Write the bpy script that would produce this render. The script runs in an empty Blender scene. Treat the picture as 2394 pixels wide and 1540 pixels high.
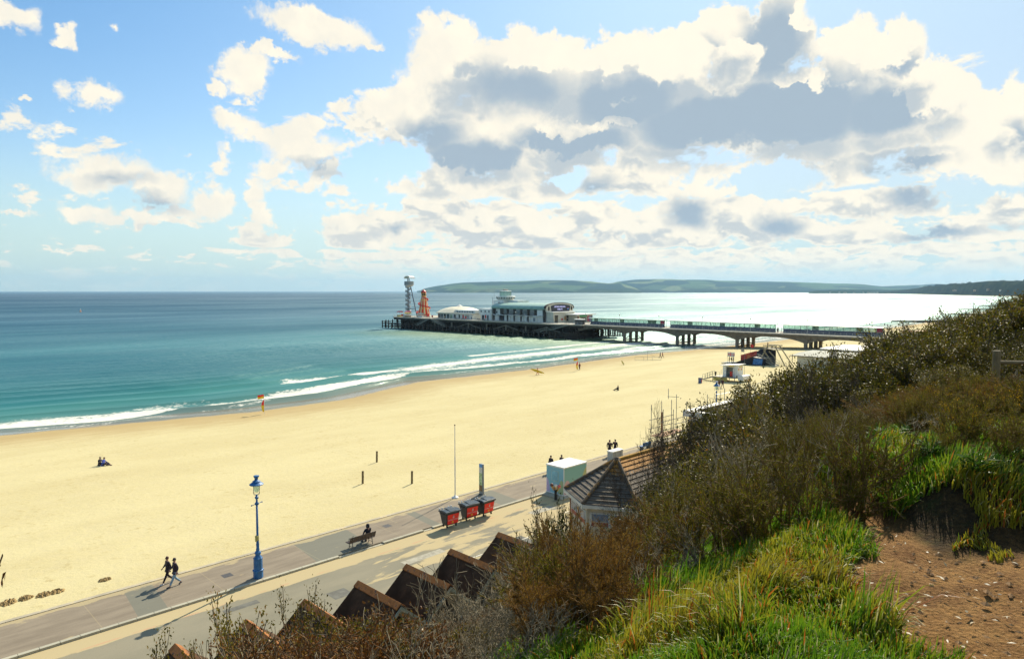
import bpy, bmesh, math, random
import numpy as np
from mathutils import Vector, Matrix
R=math.radians; PI=math.pi
scene=bpy.context.scene; COL=scene.collection
# World frame: x runs along the promenade towards the pier, y runs out to sea, z up.
# The camera stands on the cliff path above the origin, 18 m over the promenade.
# ---------------------------------------------------------------- camera
CAMZ=18.0; FPX=1600.0; PITCH=math.atan(89/1600)
cam=bpy.data.cameras.new('camera'); camo=bpy.data.objects.new('camera',cam); COL.objects.link(camo)
cam.sensor_width=36; cam.lens=36*FPX/2394; cam.clip_start=.1; cam.clip_end=120000
camo.location=(0,0,CAMZ); camo.rotation_euler=(R(90)-PITCH,0,R(-45)); scene.camera=camo
scene.render.resolution_x=1024; scene.render.resolution_y=658
def P(px,py,z=0.0):
    xc=px-1197; yc=py-770
    fwd=FPX*math.cos(PITCH)-yc*math.sin(PITCH); dn=yc*math.cos(PITCH)+FPX*math.sin(PITCH)
    k=(CAMZ-z)/dn; X=xc*k; Y=fwd*k
    return Vector(((X+Y)*.70710678,(Y-X)*.70710678,z))
def AE(px,py):       # azimuth (0 = camera heading, right positive) and elevation of a sky direction
    xc=px-1197; yc=py-770
    fwd=FPX*math.cos(PITCH)-yc*math.sin(PITCH); dn=yc*math.cos(PITCH)+FPX*math.sin(PITCH)
    return math.atan2(xc,fwd), math.atan2(-dn,math.hypot(xc,fwd))
scene.view_settings.view_transform='Standard'; scene.view_settings.look='None'
scene.view_settings.exposure=0.67; scene.view_settings.gamma=1
EXPO=2**0.67
try: scene.cycles.max_bounces=6; scene.cycles.transparent_max_bounces=12; scene.cycles.volume_bounces=0
except Exception: pass
# ---------------------------------------------------------------- sun
SEL=R(39); SAZ=R(19)          # angle from +x
sd=Vector((math.cos(SEL)*math.cos(SAZ),math.cos(SEL)*math.sin(SAZ),math.sin(SEL)))
sl=bpy.data.lights.new('sun','SUN'); sl.energy=4.4; sl.angle=R(.5); sl.color=(1,.91,.74)
so=bpy.data.objects.new('sun',sl); COL.objects.link(so); so.rotation_euler=sd.to_track_quat('Z','Y').to_euler()
# ---------------------------------------------------------------- node helper
class NT:
    def __init__(s,nt): s.nt=nt; s.n=nt.nodes; s.l=nt.links
    def new(s,t,**k):
        n=s.n.new(t)
        for a,b in k.items(): setattr(n,a,b)
        return n
    def put(s,sock,v):
        if v is None: return
        if isinstance(v,bpy.types.NodeSocket): s.l.new(v,sock)
        else:
            try: sock.default_value=v
            except Exception: sock.default_value=(*v,1) if len(v)==3 else v
    def m(s,op,a,b=None,c=None,clamp=False):
        n=s.new('ShaderNodeMath',operation=op,use_clamp=clamp)
        for i,v in enumerate((a,b,c)): s.put(n.inputs[i],v)
        return n.outputs[0]
    def v(s,op,a,b=None,c=None):
        n=s.new('ShaderNodeVectorMath',operation=op); s.put(n.inputs[0],a)
        if b is not None:
            s.put(n.inputs[3 if op=='SCALE' else 1],b)
        if c is not None: s.put(n.inputs[2],c)
        return n.outputs['Value'] if op in('LENGTH','DOT_PRODUCT','DISTANCE') else n.outputs[0]
    def xyz(s,x,y,z):
        n=s.new('ShaderNodeCombineXYZ')
        for i,v in enumerate((x,y,z)): s.put(n.inputs[i],v)
        return n.outputs[0]
    def sep(s,v):
        n=s.new('ShaderNodeSeparateXYZ'); s.put(n.inputs[0],v); return n.outputs
    def noise(s,vec,scale,detail=4,rough=.5,lac=2,dist=0,color=False):
        n=s.new('ShaderNodeTexNoise'); s.put(n.inputs['Vector'],vec)
        n.inputs['Scale'].default_value=scale; n.inputs['Detail'].default_value=detail; n.inputs['Roughness'].default_value=rough
        n.inputs['Lacunarity'].default_value=lac; n.inputs['Distortion'].default_value=dist
        return n.outputs['Color' if color else 'Fac']
    def ss(s,x,a,b,lo=0.0,hi=1.0):
        n=s.new('ShaderNodeMapRange',interpolation_type='SMOOTHSTEP'); s.put(n.inputs[0],x)
        for i,v in zip((1,2,3,4),(a,b,lo,hi)): s.put(n.inputs[i],v)
        return n.outputs[0]
    def mix(s,f,a,b,mode='MIX'):
        n=s.new('ShaderNodeMix',data_type='RGBA',blend_type=mode)
        s.put(n.inputs[0],f); s.put(n.inputs[6],a if isinstance(a,bpy.types.NodeSocket) else (*a,1)); s.put(n.inputs[7],b if isinstance(b,bpy.types.NodeSocket) else (*b,1))
        return n.outputs[2]
    def ramp(s,x,stops,const=False):
        n=s.new('ShaderNodeValToRGB'); s.put(n.inputs[0],x); cr=n.color_ramp
        if const: cr.interpolation='CONSTANT'
        while len(cr.elements)<len(stops): cr.elements.new(.5)
        for e,(p,c) in zip(cr.elements,stops): e.position=p; e.color=(*c,1) if len(c)==3 else c
        return n.outputs[0]
# ---------------------------------------------------------------- sky
world=bpy.data.worlds.new('World'); scene.world=world; world.use_nodes=True
W=NT(world.node_tree); W.n.clear()
out=W.new('ShaderNodeOutputWorld'); bg=W.new('ShaderNodeBackground'); W.l.new(bg.outputs[0],out.inputs[0])
sky=W.new('ShaderNodeTexSky',sky_type='NISHITA'); sky.sun_disc=False; sky.sun_elevation=SEL
sky.sun_rotation=R(90)-SAZ; sky.air_density=1.0; sky.dust_density=1.2; sky.ozone_density=1.5; sky.altitude=10
tc=W.new('ShaderNodeTexCoord').outputs['Generated']
d=W.sep(W.v('NORMALIZE',tc)); dx,dy,dz=d[0],d[1],d[2]
fw=W.m('MULTIPLY',W.m('ADD',dx,dy),.70710678); rt=W.m('MULTIPLY',W.m('SUBTRACT',dx,dy),.70710678)
az=W.m('ARCTAN2',rt,fw); el=W.m('ARCSINE',dz)
C=W.xyz(az,el,0.0)
n1=W.noise(C,9,7,.6,color=True); n2=W.noise(C,30,6,.62,color=True)
wv=W.v('ADD',W.v('SCALE',W.v('SUBTRACT',n1,(.5,.5,.5)),.055),W.v('SCALE',W.v('SUBTRACT',n2,(.5,.5,.5)),.060))
Cw=W.v('ADD',C,wv); Cw=W.v('MULTIPLY',Cw,(1,1,0))
ws=W.v('SCALE',W.v('SUBTRACT',W.noise(C,7,3,.5,color=True),(.5,.5,.5)),.10); Cs=W.v('MULTIPLY',W.v('ADD',C,W.v('ADD',W.v('SCALE',ws,.5),W.v('SCALE',wv,.55))),(1,1,0))
def blobs(lst,CC):
    f=None
    for b in lst:
        px,py,rx,ry=b[:4]; w=b[4] if len(b)>4 else 1
        a0,e0=AE(px,py); a1,_=AE(px+rx,py); _,e1=AE(px,py-ry)
        ia=1/abs(a1-a0); ie=1/abs(e1-e0)
        q=W.v('MULTIPLY_ADD',CC,(ia,ie,0),(-a0*ia,-e0*ie,0)); L=W.v('LENGTH',q)
        g=W.m('MULTIPLY_ADD',L,-w,w)
        f=g if f is None else W.m('SMOOTH_MAX',f,g,.06)
    return f
WHITE=[(1750,165,110,80),(1045,150,110,130),(1070,70,55,60),(1180,130,110,75),(1300,160,130,85),(1450,160,140,95),(1570,140,110,85),(1690,80,110,90),(1830,50,90,120),(1980,120,120,85),(2090,130,100,85),(2190,210,110,85),(2280,270,110,80),(2385,260,60,110),(985,240,110,110),(1110,320,170,110),(1320,280,200,110),(1560,280,240,100),(1850,270,260,110),(2060,260,190,110),(890,250,50,55),(2240,350,170,55),(2350,400,100,60),(1010,60,35,50,.8),(1180,215,120,60),
(740,62,165,52,1.2),(860,85,55,18),(575,165,75,65),(500,195,45,25),(620,125,90,18),(545,280,75,42),(600,312,55,32),(725,350,115,62),(640,390,60,35),(600,440,40,55),(510,380,32,36),(240,400,145,52),(370,440,80,45),(200,490,85,28),(500,470,66,46),(215,208,78,42),(20,30,80,52),(150,75,38,28),(45,213,24,14),(795,250,48,18),(830,296,34,12),(620,490,30,40),(40,500,70,10,.7),(250,60,25,10,.6)]
GREY=[(1130,375,230,66,1.2),(1000,320,120,70,.9),(1330,335,190,60,1.1),(1200,210,230,85,.75),(1460,235,210,110,1.0),(1640,285,240,110,1.2),(1850,270,270,125,1.3),(2070,265,190,85,1.1),(1800,110,120,150,1.0),(1640,135,75,70,.9),(2090,388,150,36,1.0),(2110,150,90,36,.7),(2370,320,60,60,.7),(790,402,110,30,.8),(370,468,80,36,.6),(270,410,130,30,.45),(880,414,80,14,.6),(720,390,90,26,.35),(1390,435,60,36,.7),(1600,500,80,50,.8),(1810,520,90,35,.8),(2130,470,120,35,.7),(2200,545,170,16,.7),(930,520,60,16,.5)]
GAP=[(905,385,115,62),(1790,425,150,46),(2290,445,160,36),(680,215,130,50),(440,320,80,80),(450,200,60,60),(640,250,35,30),(655,510,60,34),(880,170,60,50),(560,430,40,50),(420,540,120,30),(1320,415,60,30,.7),(2100,428,60,20,.8)]
FRONT=[(1690,165,95,55),(1570,140,110,60),(1730,120,60,50),(1870,196,50,24,1.1),(2200,195,120,75),(2060,105,100,55),(1420,115,150,55),(1280,110,120,60),(1050,150,70,90,.8),(1330,300,100,24,.8),(1980,80,80,45),(1890,20,20,60),(1440,285,70,16,.6),(2250,330,150,40,.8)]
f=blobs(WHITE,Cw); g=blobs(GREY,Cs); fr0=blobs(FRONT,Cw)
nf=W.noise(C,60,5,.68); nb=W.noise(C,20,5,.6)
fup=blobs(WHITE[:23],W.v('ADD',Cw,(-.012,.050,0)))
f=W.m('ADD',f,W.m('MULTIPLY',W.m('SUBTRACT',nf,.5),.42)); f=W.m('ADD',f,W.m('MULTIPLY',W.m('SUBTRACT',nb,.5),.5))
leftsoft=W.ss(az,-.2,.05)
mask=W.ss(W.m('SUBTRACT',f,W.m('MULTIPLY_ADD',leftsoft,.0,.0)),.0,W.m('MULTIPLY_ADD',leftsoft,-.30,.48))
# more distant cumulus in rows down to the horizon
def row(sa,se,seed,off):
    q=W.xyz(W.m('MULTIPLY_ADD',az,sa,seed),W.m('MULTIPLY',el,se),seed*.37)
    a_=W.noise(q,1.0,6,.62,dist=.25); b_=W.noise(W.v('ADD',q,(.16,off,0)),1.0,2,.5); return a_,b_
cov=W.m('ADD',W.ss(az,-.46,-.10,-.035,.112),W.ss(az,.15,.5,0,-.01))
r1=row(9,14.5,3.1,.30); r2=row(15,28,8.7,.30); r3=row(26,66,5.3,.3)
w1=W.m('MULTIPLY',W.ss(el,.33,.22),W.ss(el,.11,.14)); w2=W.m('MULTIPLY',W.ss(el,.15,.12),W.ss(el,.05,.065)); w3=W.ss(el,.07,.055)
def lay(r,w,hi,thin):
    p=W.m('ADD',W.m('ADD',r[0],cov),W.m('MULTIPLY_ADD',w,.35,-.35+hi))
    mk=W.m('MULTIPLY',W.ss(p,.50,.57),thin); sh_=W.m('MULTIPLY',W.ss(W.m('SUBTRACT',r[1],r[0]),-.05,.09),W.ss(p,.53,.64)); return mk,sh_
L1=lay(r1,w1,.0,1.0); L2=lay(r2,w2,.01,1.0); L3=lay(r3,w3,.0,W.ss(el,.012,.05,.15,.95))
m2=W.m('MAXIMUM',W.m('MAXIMUM',L1[0],L2[0]),L3[0]); lowg=W.m('MAXIMUM',W.m('MAXIMUM',W.m('MULTIPLY',L1[1],w1),W.m('MULTIPLY',L2[1],w2)),W.m('MULTIPLY',L3[1],W.m('MULTIPLY',w3,.6)))
gap=W.ss(W.m('ADD',blobs(GAP,Cw),W.m('MULTIPLY',W.m('SUBTRACT',nf,.5),.7)),.02,.28)
mask=W.m('MULTIPLY',mask,W.m('SUBTRACT',1.0,W.m('MULTIPLY',gap,W.ss(f,.5,.15)))); m2=W.m('MULTIPLY',m2,W.m('SUBTRACT',1.0,gap))
cloud=W.m('MAXIMUM',mask,m2)
gs=W.ss(W.m('ADD',g,W.m('MULTIPLY',W.m('SUBTRACT',nb,.5),.38)),-.08,.60)
gs=W.m('MULTIPLY',gs,W.m('MAXIMUM',W.ss(f,.02,.30),W.ss(el,.2,.14)))
gs=W.m('MULTIPLY',gs,W.m('SUBTRACT',1.0,W.ss(W.m('ADD',fr0,W.m('MULTIPLY',W.m('SUBTRACT',nf,.5),.4)),.02,.22)))
lowg=W.m('MULTIPLY',lowg,W.m('SUBTRACT',1.0,W.ss(f,0.05,.25)))
gb=W.m('MULTIPLY',W.ss(W.m('ADD',fup,W.m('MULTIPLY',W.m('SUBTRACT',nb,.5),.7)),.22,.75),W.ss(W.m('ADD',g,W.m('MULTIPLY',W.m('SUBTRACT',nb,.5),.3)),-.35,.25))
gs=W.m('MAXIMUM',W.m('MULTIPLY',gs,.92),W.m('MULTIPLY',gb,.72))
shade=W.m('MAXIMUM',gs,W.m('MULTIPLY',lowg,W.ss(az,-.5,.1,.40,.62)),clamp=True)
tex=W.m('MULTIPLY',W.ss(nb,.36,.62,0,.15),W.ss(az,.25,-.3,.25,1.0))
shade=W.m('MAXIMUM',shade,tex)
K=1/EXPO
lit=(1.08*K,1.0*K,.83*K); grey=(.35*K,.465*K,.58*K)
ccol=W.mix(shade,lit,grey)
tint=W.mix(W.ss(el,.0,.42),(1.1,1.2,1.2),(.66,1.0,1.17))
sk=W.mix(1.0,sky.outputs[0],tint,'MULTIPLY'); 
world.cycles.sampling_method='MANUAL'; world.cycles.sample_map_resolution=256
SKS=.085
skv=W.v('SCALE',sk,SKS)
glow=W.m('MULTIPLY',W.ss(az,-.7,.5),.80)      # thin bright veil towards the sun
skv=W.mix(glow,skv,(.53*K,.665*K,.81*K))
skv=W.mix(W.ss(el,.22,.0,0.0,.8),skv,(.60*K,.80*K,.80*K))
fin=W.mix(cloud,skv,ccol)
low=W.ss(el,-.02,-.0)
fin=W.mix(low,(.25,.3,.3),fin)
W.l.new(fin,bg.inputs[0]); bg.inputs[1].default_value=1.0
# ---------------------------------------------------------------- materials
def newmat(name):
    m=bpy.data.materials.new(name); m.use_nodes=True; T=NT(m.node_tree); T.n.clear()
    o=T.new('ShaderNodeOutputMaterial'); b=T.new('ShaderNodeBsdfPrincipled'); T.l.new(b.outputs[0],o.inputs[0])
    return m,T,b,o
def bump(T,b,h,strength=.4,dist=.02):
    n=T.new('ShaderNodeBump'); n.inputs['Strength'].default_value=strength; n.inputs['Distance'].default_value=dist
    T.put(n.inputs['Height'],h); T.l.new(n.outputs[0],b.inputs['Normal']); return n.outputs[0]
MATS={}
def pm(name,c,rough=.6,var=.18,scale=3.0,metal=0.0,c2=None,spec=.5,bs=.2,bd=.01,obj=True,amt=.5,coat=0.0):
    if name in MATS: return MATS[name]
    m,T,b,o=newmat(name); tc=T.new('ShaderNodeTexCoord').outputs['Object' if obj else 'Generated']
    n=T.noise(tc,scale,6,.6); n2=T.noise(tc,scale*7,3,.6)
    lo=tuple(x*(1-var) for x in c); hi=tuple(min(1,x*(1+var)) for x in c)
    col=T.mix(T.ss(n,.3,.7),lo,hi)
    if c2: col=T.mix(T.ss(T.m('ADD',n,T.m('MULTIPLY',T.m('SUBTRACT',n2,.5),.4)),amt,amt+.16),col,c2)
    T.put(b.inputs['Base Color'],col); b.inputs['Roughness'].default_value=rough; b.inputs['Metallic'].default_value=metal
    b.inputs['Specular IOR Level'].default_value=spec; b.inputs['Coat Weight'].default_value=coat
    if bs: bump(T,b,n2,bs,bd)
    MATS[name]=m; return m
# ---------------------------------------------------------------- mesh builder
class MB:
    def __init__(s): s.v=[]; s.f=[]
    def add(s,vs,fs,M=None):
        o=len(s.v); s.v+= [tuple(M@Vector(p)) for p in vs] if M else [tuple(p) for p in vs]
        s.f+=[tuple(i+o for i in f) for f in fs]; return s
    def box(s,x0,x1,y0,y1,z0,z1,M=None):
        vs=[(x,y,z) for z in(z0,z1) for y in(y0,y1) for x in(x0,x1)]
        return s.add(vs,[(0,2,3,1),(4,5,7,6),(0,1,5,4),(2,6,7,3),(0,4,6,2),(1,3,7,5)],M)
    def bar(s,a,b,w,h=None,up=(0,0,1)):
        a=Vector(a); b=Vector(b); h=h or w; d=(b-a).normalized(); u=Vector(up)
        if abs(d.dot(u))>.98: u=Vector((1,0,0))
        r=d.cross(u).normalized()*w/2; q=r.cross(d).normalized()*h/2
        vs=[p+x for p in(a,b) for x in(-r-q,r-q,r+q,-r+q)]
        return s.add(vs,[(3,2,1,0),(4,5,6,7),(0,1,5,4),(1,2,6,5),(2,3,7,6),(3,0,4,7)])
    def tube(s,pts,rad,n=8,cap=True,closed=False):
        pts=[Vector(p) for p in pts]; rad=rad if isinstance(rad,(list,tuple)) else [rad]*len(pts)
        vs=[];fs=[]; N=len(pts); pr=None
        for i,p in enumerate(pts):
            d=(pts[(i+1)%N]-pts[i-1]) if closed else (pts[min(i+1,N-1)]-pts[max(i-1,0)])
            d=d.normalized() if d.length>1e-9 else Vector((0,0,1))
            if pr is None:
                u=Vector((0,0,1)) if abs(d.z)<.9 else Vector((1,0,0)); r=d.cross(u).normalized()
            else:
                r=(pr-d*pr.dot(d)); r=r.normalized() if r.length>1e-6 else pr
            pr=r; q=d.cross(r)
            for k in range(n):
                a=2*PI*k/n; vs.append(p+(r*math.cos(a)+q*math.sin(a))*rad[i])
        M_=N if closed else N-1
        for i in range(M_):
            for k in range(n):
                j=(i+1)%N; fs.append((i*n+k,i*n+(k+1)%n,j*n+(k+1)%n,j*n+k))
        if cap and not closed: fs+= [tuple(range(n-1,-1,-1)),tuple((N-1)*n+k for k in range(n))]
        return s.add(vs,fs)
    def lathe(s,prof,c=(0,0,0),n=16,M=None,cap=True,squash=(1,1)):
        vs=[];fs=[]
        for r,z in prof:
            for k in range(n):
                a=2*PI*k/n; vs.append((c[0]+r*math.cos(a)*squash[0],c[1]+r*math.sin(a)*squash[1],c[2]+z))
        for i in range(len(prof)-1):
            for k in range(n): fs.append((i*n+k,i*n+(k+1)%n,(i+1)*n+(k+1)%n,(i+1)*n+k))
        if cap:
            if prof[0][0]>1e-5: fs.append(tuple(range(n-1,-1,-1)))
            if prof[-1][0]>1e-5: fs.append(tuple((len(prof)-1)*n+k for k in range(n)))
        return s.add(vs,fs,M)
    def prism(s,poly,a,b,axis='x',M=None):       # polygon extruded along an axis
        n=len(poly)
        def mk(p,t): return {'x':(t,p[0],p[1]),'y':(p[0],t,p[1]),'z':(p[0],p[1],t)}[axis]
        vs=[mk(p,a) for p in poly]+[mk(p,b) for p in poly]
        fs=[tuple(range(n-1,-1,-1)),tuple(range(n,2*n))]+[(i,(i+1)%n,n+(i+1)%n,n+i) for i in range(n)]
        return s.add(vs,fs,M)
    def grid(s,fn,us,vs_):
        o=[]; 
        for v in vs_:
            for u in us: o.append(fn(u,v))
        nu=len(us); fs=[(j*nu+i,j*nu+i+1,(j+1)*nu+i+1,(j+1)*nu+i) for j in range(len(vs_)-1) for i in range(nu-1)]
        return s.add(o,fs)
    def build(s,name,mat,parent=None,loc=None,smooth=False,bevel=0,rot=0,solid=0):
        me=bpy.data.meshes.new(name); me.from_pydata(s.v,[],s.f)
        bm=bmesh.new(); bm.from_mesh(me); bmesh.ops.recalc_face_normals(bm,faces=bm.faces[:]); bm.to_mesh(me); bm.free()
        o=bpy.data.objects.new(name,me); COL.objects.link(o)
        if mat: me.materials.append(mat)
        if parent is not None: o.parent=parent
        if loc is not None: o.location=loc
        if rot: o.rotation_euler.z=rot
        if smooth:
            for p in me.polygons: p.use_smooth=True
        if solid:
            k=o.modifiers.new('solid','SOLIDIFY'); k.thickness=solid
        if bevel:
            k=o.modifiers.new('bevel','BEVEL'); k.width=bevel; k.segments=2; k.limit_method='ANGLE'; k.angle_limit=R(40)
        return o
def sprop(o,label=None,cat=None,group=None,kind=None):
    if label: o['label']=label
    if cat: o['category']=cat
    if group: o['group']=group
    if kind: o['kind']=kind
    return o
def thing(name,label,cat,loc=(0,0,0),rz=0.0,group=None):
    o=bpy.data.objects.new(name,None); COL.objects.link(o); o.location=loc; o.rotation_euler.z=rz; o.empty_display_size=.3
    return sprop(o,label,cat,group)
def structure(o): o['kind']='structure'; return o
def dup(src,loc,rz=None,label=None,group=None,scale=None):
    def cp(o,par):
        c=o.copy(); COL.objects.link(c)
        if par is not None: c.parent=par
        for ch in o.children: cp(ch,c)
        return c
    c=cp(src,None); c.location=loc
    if rz is not None: c.rotation_euler.z=rz
    if scale is not None: c.scale=scale if hasattr(scale,'__len__') else (scale,)*3
    if label: c['label']=label
    if group: c['group']=group
    return c
def npmesh(name,V,F,mat,parent=None,smooth=False,attrs=None,mats=None,midx=None):
    V=np.asarray(V,np.float32); F=np.asarray(F,np.int32); k=F.shape[1]
    me=bpy.data.meshes.new(name); me.vertices.add(len(V)); me.vertices.foreach_set('co',V.ravel())
    me.loops.add(F.size); me.loops.foreach_set('vertex_index',F.ravel())
    me.polygons.add(len(F)); me.polygons.foreach_set('loop_start',np.arange(0,F.size,k,dtype=np.int32))
    if smooth: me.polygons.foreach_set('use_smooth',np.ones(len(F),bool))
    if midx is not None: me.polygons.foreach_set('material_index',np.asarray(midx,np.int32))
    me.update(calc_edges=True)
    for nm,a in (attrs or {}).items():
        at=me.attributes.new(nm,'FLOAT','POINT'); at.data.foreach_set('value',np.asarray(a,np.float32))
    for m in (mats or [mat]): me.materials.append(m)
    o=bpy.data.objects.new(name,me); COL.objects.link(o)
    if parent is not None: o.parent=parent
    return o
def gridF(nu,nv):
    i=np.arange(nu-1); j=np.arange(nv-1); I,J=np.meshgrid(i,j); a=(J*nu+I).ravel()
    return np.stack([a,a+1,a+nu+1,a+nu],1)
def fbm(x,y,seed=0,oct=4,lac=2.0,gain=.5):
    rng=np.random.RandomState(seed); r=np.zeros_like(x,dtype=float); a=1.0; f=1.0; tot=0
    for o in range(oct):
        T=rng.rand(64,64); xi=x*f; yi=y*f; x0=np.floor(xi).astype(int); y0=np.floor(yi).astype(int)
        fx=xi-x0; fy=yi-y0; fx=fx*fx*(3-2*fx); fy=fy*fy*(3-2*fy)
        g=lambda a_,b_: T[a_%64,b_%64]
        r+=a*((g(x0,y0)*(1-fx)+g(x0+1,y0)*fx)*(1-fy)+(g(x0,y0+1)*(1-fx)+g(x0+1,y0+1)*fx)*fy-.5); tot+=a
        a*=gain; f*=lac
    return r/tot
# ---------------------------------------------------------------- coastline and beach
SEAZ=-3.0; TB=45.5; TK=40.6      # seaward edge of promenade, kerb line
_sh=np.array([(-400,128),(-60,126),(17,124.5),(35,120.5),(52,117.2),(70,118),(96,128.6),(108,128.2),(136,127.8),(185,131.5),(226,128),(330,127),(439,126),(600,131),(1039,172),(2000,290),(3323,500),(4808,1131),(6244,1676),(8200,2900)])
def shore(s): return np.interp(s,_sh[:,0],_sh[:,1])
def beach_z(s,t):
    s=np.asarray(s,float); t=np.asarray(t,float); S=shore(s)
    w=np.maximum(S-TB,20); base=S-w            # landward limit of the sand
    q=(t-base)/w
    z=-.12-2.88*np.clip(q,0,None)**1.35
    z=np.where(q>1,-3-(t-S)*.035,z)
    n=fbm(s/9,t/5,3,4)*.16+fbm(s/1.6,t/1.2,5,3)*.045
    return z+n*np.clip((t-base)/6,0,1)*np.clip((S-6-t)/20,.06,1)
def bz(s,t): return float(beach_z(np.array([s]),np.array([t]))[0])
def PB(px,py):      # point of the sand seen at a photo position
    z=-1.0
    for _ in range(12):
        p=P(px,py,z); z=bz(p.x,p.y)
    p=P(px,py,z); return p
ss_=np.concatenate([np.arange(-160,-40,6),np.arange(-40,120,.6),np.arange(120,300,1.5),np.arange(300,800,10),np.arange(800,9000,120)])
tt_=np.concatenate([np.arange(0,84,.55),np.arange(84,130,1)])
A,B=np.meshgrid(ss_,tt_); SH=shore(A); base_=SH-np.maximum(SH-TB,20)
Tn=base_+B*((SH-base_)/80.0)
Tn=np.where(A<500,TB+B,Tn)
Z=beach_z(A,Tn); 
V=np.stack([A,Tn,Z],-1).reshape(-1,3)
def interp_band(pts):
    w=np.array([(lambda p:(p.x,p.y))(P(x,y,SEAZ)) for x,y in pts]); w=w[np.argsort(w[:,0])]; return w
m,T,b,o=newmat('sand'); g=T.new('ShaderNodeNewGeometry').outputs['Position']
q=T.new('ShaderNodeAttribute',attribute_name='dshore').outputs['Fac']
n1=T.noise(T.v('MULTIPLY',g,(.05,.16,1)),1,5,.55); n2=T.noise(g,1.7,6,.65); n3=T.noise(g,9,4,.7)
n4=T.noise(T.v('MULTIPLY',g,(.25,.9,1)),1,5,.6)
col=T.mix(T.ss(n1,.35,.65),(.53,.448,.228),(.575,.495,.262))
col=T.mix(T.m('MULTIPLY',T.m('MULTIPLY',T.ss(T.m('MULTIPLY_ADD',T.m('SUBTRACT',n3,.5),.5,n2),.55,.70),.6),T.ss(T.noise(g,.22,4,.6),.42,.62)),col,(.34,.245,.10))
col=T.mix(T.ss(n2,.60,.30,0.0,.35),col,(.53,.45,.27))
vo=T.new('ShaderNodeTexVoronoi',feature='F1'); T.put(vo.inputs['Vector'],T.v('MULTIPLY',g,(1,1.5,1))); vo.inputs['Scale'].default_value=1.9
fp_=T.m('MULTIPLY',T.ss(vo.outputs[0],.24,.12),T.ss(T.noise(g,.13,4,.6),.47,.60)); col=T.mix(T.m('MULTIPLY',fp_,.42),col,(.34,.25,.11))
# damp sand towards the water
dq=T.m('ADD',q,T.m('MULTIPLY',T.m('SUBTRACT',n4,.5),16)); 
col=T.mix(T.ss(dq,-22,-5,0.0,.6),col,(.34,.215,.08))
wet=T.ss(T.m('ADD',q,T.m('MULTIPLY',T.m('SUBTRACT',n4,.5),5)),-3.0,-1.0)
col=T.mix(wet,col,(.19,.15,.09))
T.put(b.inputs['Base Color'],col)
T.put(b.inputs['Roughness'],T.mix(wet,(.95,)*3,(.16,)*3)); T.put(b.inputs['Specular IOR Level'],T.mix(wet,(.12,)*3,(.6,)*3))
h=T.m('ADD',T.m('MULTIPLY',n3,.5),T.m('ADD',T.m('MULTIPLY',n2,1.6),T.noise(T.v('MULTIPLY',g,(1,1.4,1)),3.2,3,.5)))
T.put(h if False else b.inputs['Alpha'],1.0)
bn=T.new('ShaderNodeBump'); bn.inputs['Distance'].default_value=.05; T.put(bn.inputs['Height'],h); T.put(bn.inputs['Strength'],T.ss(q,-14,-3,.55,.02)); T.l.new(bn.outputs[0],b.inputs['Normal'])
SAND=m
structure(npmesh('beach',V,gridF(len(ss_),len(tt_)),SAND,smooth=True,attrs={'dshore':(Tn-SH).ravel()}))
# ---------------------------------------------------------------- sea
sg=np.concatenate([-np.geomspace(60000,200,26),np.arange(-190,-60,10),np.arange(-60,320,2.0),np.geomspace(322,60000,80)])
tg=np.concatenate([np.arange(-22,70,.4),np.arange(70,220,1.6),np.geomspace(222,60000,70)])
A,B=np.meshgrid(sg,tg); SH=shore(A); Q=B.copy()
Tn=SH+Q
fade=np.clip(1-(Q-30)/170,0.0,1)*np.clip((Q+4)/8,0,1)*np.clip((700-np.abs(A))/300,0,1)
ph=Q+4.5*fbm(A/60,B/40,7,3)*2+.035*A
cr=np.abs(np.sin(ph*PI/8.5)); w1=(1-cr)**1.8*2-.6
ph2=Q*1.0+6*fbm(A/35+9,B/30,8,3); w2=np.sin(ph2*2*PI/5.1)
long_=np.clip(fbm(A/70,Q/22,21,3)*2.2+.45,0,1)
Zs=SEAZ+fade*(.55*w1*long_+.04*w2)+np.clip(1-Q/40,0,1)*np.clip((Q+2)/4,0,1)*fbm(A/3,B/1.5,12,3)*.12
V=np.stack([A,Tn,Zs],-1).reshape(-1,3)
Wx=A; Wy=Tn
def band(pts,wf,wb,s0,s1,inten=1.0,soft=4):
    w=interp_band(pts); c=np.interp(Wx,w[:,0],w[:,1]); dlt=Wy-c
    r=np.where(dlt<0,np.clip(1+dlt/wf,0,1),np.clip(1-dlt/wb,0,1)**.7)
    return r*np.clip((Wx-s0)/soft+.5,0,1)*np.clip((s1-Wx)/soft+.5,0,1)*inten
A_=[(-300,1030),(0,1000),(234,983),(390,961),(586,937),(667,924),(742,913),(784,905),(850,893),(935,879),(979,871),(1082,862),(1180,853),(1300,840),(1400,826),(1500,812)]
B_=[(700,891),(790,881),(875,872),(945,864),(1050,851),(1124,842),(1200,834),(1300,822),(1400,812),(1489,802),(1640,800)]
B2=[(1120,831),(1180,825),(1250,818),(1320,810),(1400,801),(1500,795)]
C_=[(980,880),(1082,868),(1180,861),(1280,849),(1340,840),(1400,832),(1480,822),(1540,817)]
F_=band(A_,1.2,3.4,-300,92,1.15)
F_=np.maximum(F_,band(A_,.6,9,-300,48,.95,14))
F_=np.maximum(F_,band(A_,1,2.4,88,400,.95))
F_=np.maximum(F_,band(A_,1.0,8,72,150,.85,10))
F_=np.maximum(F_,band([(x,y+9) for x,y in A_],.7,.9,-60,90,.45))
F_=np.maximum(F_,band(B_,1.2,4.6,74,420,1.15))
F_=np.maximum(F_,band(B_,10,7,104,330,.85,16))
F_=np.maximum(F_,band(B2,1.2,5,146,330,.95))
F_=np.maximum(F_,band(C_,.8,1.0,92,260,.6))
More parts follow.
